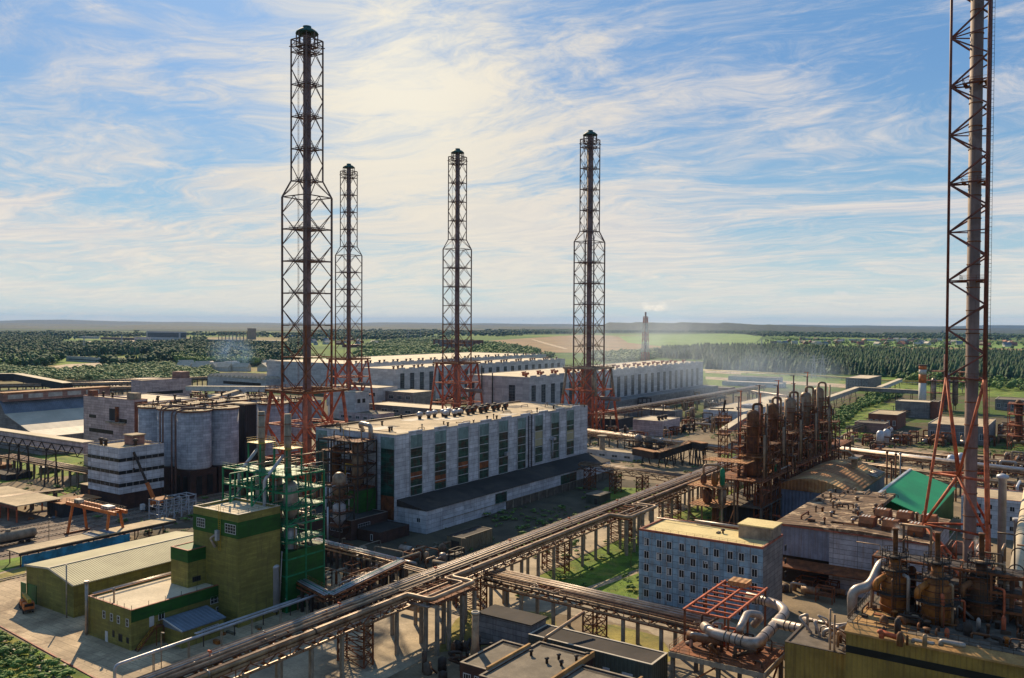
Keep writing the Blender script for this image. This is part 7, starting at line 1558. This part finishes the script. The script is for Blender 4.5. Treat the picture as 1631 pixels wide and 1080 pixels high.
# open rubble, planks and drums scattered on the ground of the works
rr=random.Random(16)
for k in range(60):
    u,v=rr.choice([(rr.uniform(640,800),rr.uniform(860,905)),(rr.uniform(20,130),rr.uniform(780,830)),(rr.uniform(240,480),rr.uniform(990,1040)),(rr.uniform(830,960),rr.uniform(820,860))]);p=G(u,v);m=MB();s=rr.uniform(.3,.9)
    if k%3:m.box(p.x,p.x+s*rr.uniform(1,4),p.y,p.y+s,0.02,s*rr.uniform(.3,1.2))
    else:m.lathe(p.x,p.y,[(.35,0),(.35,1),(.3,1.02)],10)
    single('scrap_piece' if k%3 else 'steel_drum',m,rr.choice(['steel_rust','concrete','roof_bluegrey','vessel_orange','sheet_beige','steel_dark']),'loose scrap piece lying on the open ground of the works' if k%3 else 'steel drum standing on the open ground of the works','scrap' if k%3 else 'drum','scrap on the open ground' if k%3 else 'drums on the open ground')
# lamp posts of the yard
for k,(u,v) in enumerate(((257,1075),(545,905),(735,905),(1005,905),(870,880),(78,868),(300,760))):
    p=G(u,v);m=MB();m.tube([(p.x,p.y,0),(p.x,p.y,8.5),(p.x+1.4,p.y-.6,8.9)],.1,6);m.box(p.x+1.2,p.x+1.9,p.y-.8,p.y-.45,8.8,8.98);single('street_lamp',m,'concrete','slim concrete lamp post standing beside the works road','street lamp','lamp posts of the works')
# ---------------------------------------------------------------- smoke (real volumes)
def smoke(name,lab,c,r,dens,col,seed,sc=.05,rot=0):
    m=bpy.data.materials.new(name);m.use_nodes=True;t=NT(m.node_tree);tc=t.n('ShaderNodeTexCoord').outputs['Object']
    ln=t.n('ShaderNodeVectorMath',{0:t.n('ShaderNodeVectorMath',{0:tc,1:(1/r[0],1/r[1],1/r[2])},operation='MULTIPLY').outputs[0]},operation='LENGTH').outputs['Value']
    fall=t.ramp(ln,.25,1.,1.,0.);no=t.ramp(t.noise(t.vm('ADD',tc,(seed*17.,seed*5.,0)),sc,5,.6,.6),.38,.68)
    d=t.m('MULTIPLY',t.m('MULTIPLY',fall,no),dens);pv=t.n('ShaderNodeVolumePrincipled',{'Color':(*col,1),'Density':d,'Anisotropy':.4});t.n('ShaderNodeOutputMaterial',{'Volume':pv.outputs[0]})
    mb=MB();pr=[(max(.01,math.sin(a)),-math.cos(a)) for a in np.linspace(0,math.pi,9)];mb.lathe(0,0,pr,16);mb.v=[(x*r[0],y*r[1],z*r[2]) for x,y,z in mb.v];o=mb.build(name,m);o.location=c;o.rotation_euler=(0,0,rot);m.cycles.volume_step_rate=2.;tag(o,lab,'smoke',None,'stuff');return o
smoke('smoke','white smoke drifting over the long production hall',(-300,640,48),(110,170,42),.004,(.70,.82,1),1,.022)
smoke('smoke','white smoke drifting right of the smoking hall over the yards',(-205,640,26),(70,150,34),.0045,(.6,.76,1),2,.03)
c=AD(372,572,1250);smoke('smoke','thin blue smoke rising in front of the birch plantation',(c.x,c.y,24),(45,45,34),.007,(.32,.55,1),3,.04)
c=AD(1042,488,1366/.92);smoke('smoke','white steam plume at the top of the distant red and white stack',(c.x,c.y,c.z),(34,16,13),.05,(1,1,1),4,.07)
for u,v,s in((1428,848,1.6),(1533,1,0),(1558,868,1.6)):
    if s:c=AD(u,v,151);smoke('steam','white wisp of steam at the top of a thin boiler stack on the right' if u>1500 else 'white wisp of steam on the left boiler stack',c,(1.2,1.2,2.),.7,(1,1,1),5+u%3,.8)

# pipe flanges, valves and lagging collars on the main rack
rr=random.Random(44)
for k in range(90):
    o,h,r,mt=rr.choice([q for q in PS if q[1]==0]);y=rr.uniform(85,360)
    if any(a-2<y<b+2 for a,b in((137,154),(230,251),(330,343))):continue
    f_=(y-60)/312.;xx=-124.6-3.*f_+o;m=MB();m.tube([(xx,y,11.4+r),(xx+.0,y+.28,11.4+r)],r*1.35,10);m.build('collar',rr.choice(['pipe_silver','pipe_dark','steel_rust']),RK)
for k in range(9):
    y=92+k*31;f_=(y-60)/312.;m=MB();m.box(-129.-3*f_,-119.9-3*f_,y,y+.5,11.25,11.4);m.build('walkway','steel_rust',RK)
    m=MB();m.bar((-126.-3*f_,y+.25,11.4),(-126-3*f_,y+.25,13.),.08);m.tube([(-126.4-3*f_,y+.25,12.9),(-125.6-3*f_,y+.25,12.9)],.22,8);m.build('valve','steel_red',RK)

# clutter on the workshop, rust and boiler roofs
rr=random.Random(91)
def bits(t,n,x0,x1,y0,y1,z,s=1.,mts=('vessel_rust','steel_rust','pipe_dark','pipe_tan','concrete')):
    for k in range(n):
        x=rr.uniform(x0,x1);y=rr.uniform(y0,y1);m=MB();q=rr.random()
        if q<.35:m.box(x,x+rr.uniform(.5,2.2)*s,y,y+rr.uniform(.4,1.5)*s,z,z+rr.uniform(.3,1.3)*s);nm='roof_box'
        elif q<.75:
            d=rr.choice([(rr.uniform(2,7)*s,0),(0,rr.uniform(2,7)*s)]);h=rr.uniform(.4,1.6)*s;m.tube([(x,y,z),(x,y,z+h),(x+d[0],y+d[1],z+h),(x+d[0],y+d[1],z)],rr.uniform(.1,.28)*s,7,bend=.4);nm='roof_duct'
        else:r=rr.uniform(.2,.5)*s;vent(m,x,y,z,r,rr.uniform(1.2,2.6)*s);nm='roof_vent'
        m.build(nm,rr.choice(mts),t)
byn={o.get('label',''):o for o in COL.objects if o.parent is None}
ws=[o for l,o in byn.items() if l.startswith('big workshop with lilac')][0]
bits(ws,46,K.x1-36,K.x1-2,K.y0+2,K.y0+31,K.z1+.62);bits(ws,18,K.x0+1,K.x0+18,K.y0+32,K.y0+56,K.z1+.6)
bh=[o for l,o in byn.items() if l.startswith('olive yellow corrugated boiler house')][0]
bits(bh,60,-33,0,150.5,167,20.1,.8,('vessel_rust','steel_rust','pipe_dark','steel_dark','vessel_orange'))
mh=[o for l,o in byn.items() if l.startswith('huge white panelled hall')][0]
bits(mh,26,-232,-198,220,345,31.4,.9,('concrete','pipe_silver','steel_dark','pipe_tan'))
for k in range(16):
    x=rr.uniform(-231,-204);y=rr.uniform(220,335);m=MB();m.box(x,x+rr.uniform(2,8),y,y+rr.uniform(2,14),31.362,31.372+.004*k);m.build('roof_patch',rr.choice(['roof_light','roof_sheet_x','concrete_dark','dirt']),mh)
for o in [o for o in COL.objects if o.get('category')=='boiler']:
    x,y=o.location.x,o.location.y
    for zz_ in(1.2,2.6,5.4,6.6):m=MB();m.lathe(x,y,[(2.0,20+zz_),(2.52-max(0,zz_-4)*.12,20+zz_),(2.52-max(0,zz_-4)*.12,20.16+zz_),(2.0,20.16+zz_)],22,False);m.build('stiffener','steel_rust',o)
    m=MB()
    for d_ in(-.25,.25):m.bar((x+d_+.4,y-2.75,20),(x+d_+.4,y-2.2,28.4),.07)
    for q in range(20):f_=q/20;m.bar((x+.15,y-2.75+.55*f_,20+8.4*f_),(x+.65,y-2.75+.55*f_,20+8.4*f_),.05)
    m.build('ladder','steel_dark',o)
process_tower('rusty pipe trestles crowding the boiler house roof between the orange boilers',-33,-5,163.5,168,[22.5,25.5,28.5],'steel_rust','steel_dark',[(-27,166,20,27,.8,'vessel_rust'),(-12,166,20,28,.9,'vessel_rust')],nx=6,ny=1,seed=210,pipes=40,pm=('vessel_rust','pipe_dark','steel_red','pipe_tan'))
hz=MB();hz.box(-29000,29000,-29000,29000,-1.5,260)
m=bpy.data.materials.new('haze');m.use_nodes=True;t=NT(m.node_tree);MAT['haze']=m
pv=t.n('ShaderNodeVolumePrincipled',{'Color':(.25,.50,.95,1),'Density':0.000022,'Anisotropy':0.});t.n('ShaderNodeOutputMaterial',{'Volume':pv.outputs[0]})
o=hz.build('haze','haze');tag(o,'thin blue haze over the plain','haze',None,'stuff')
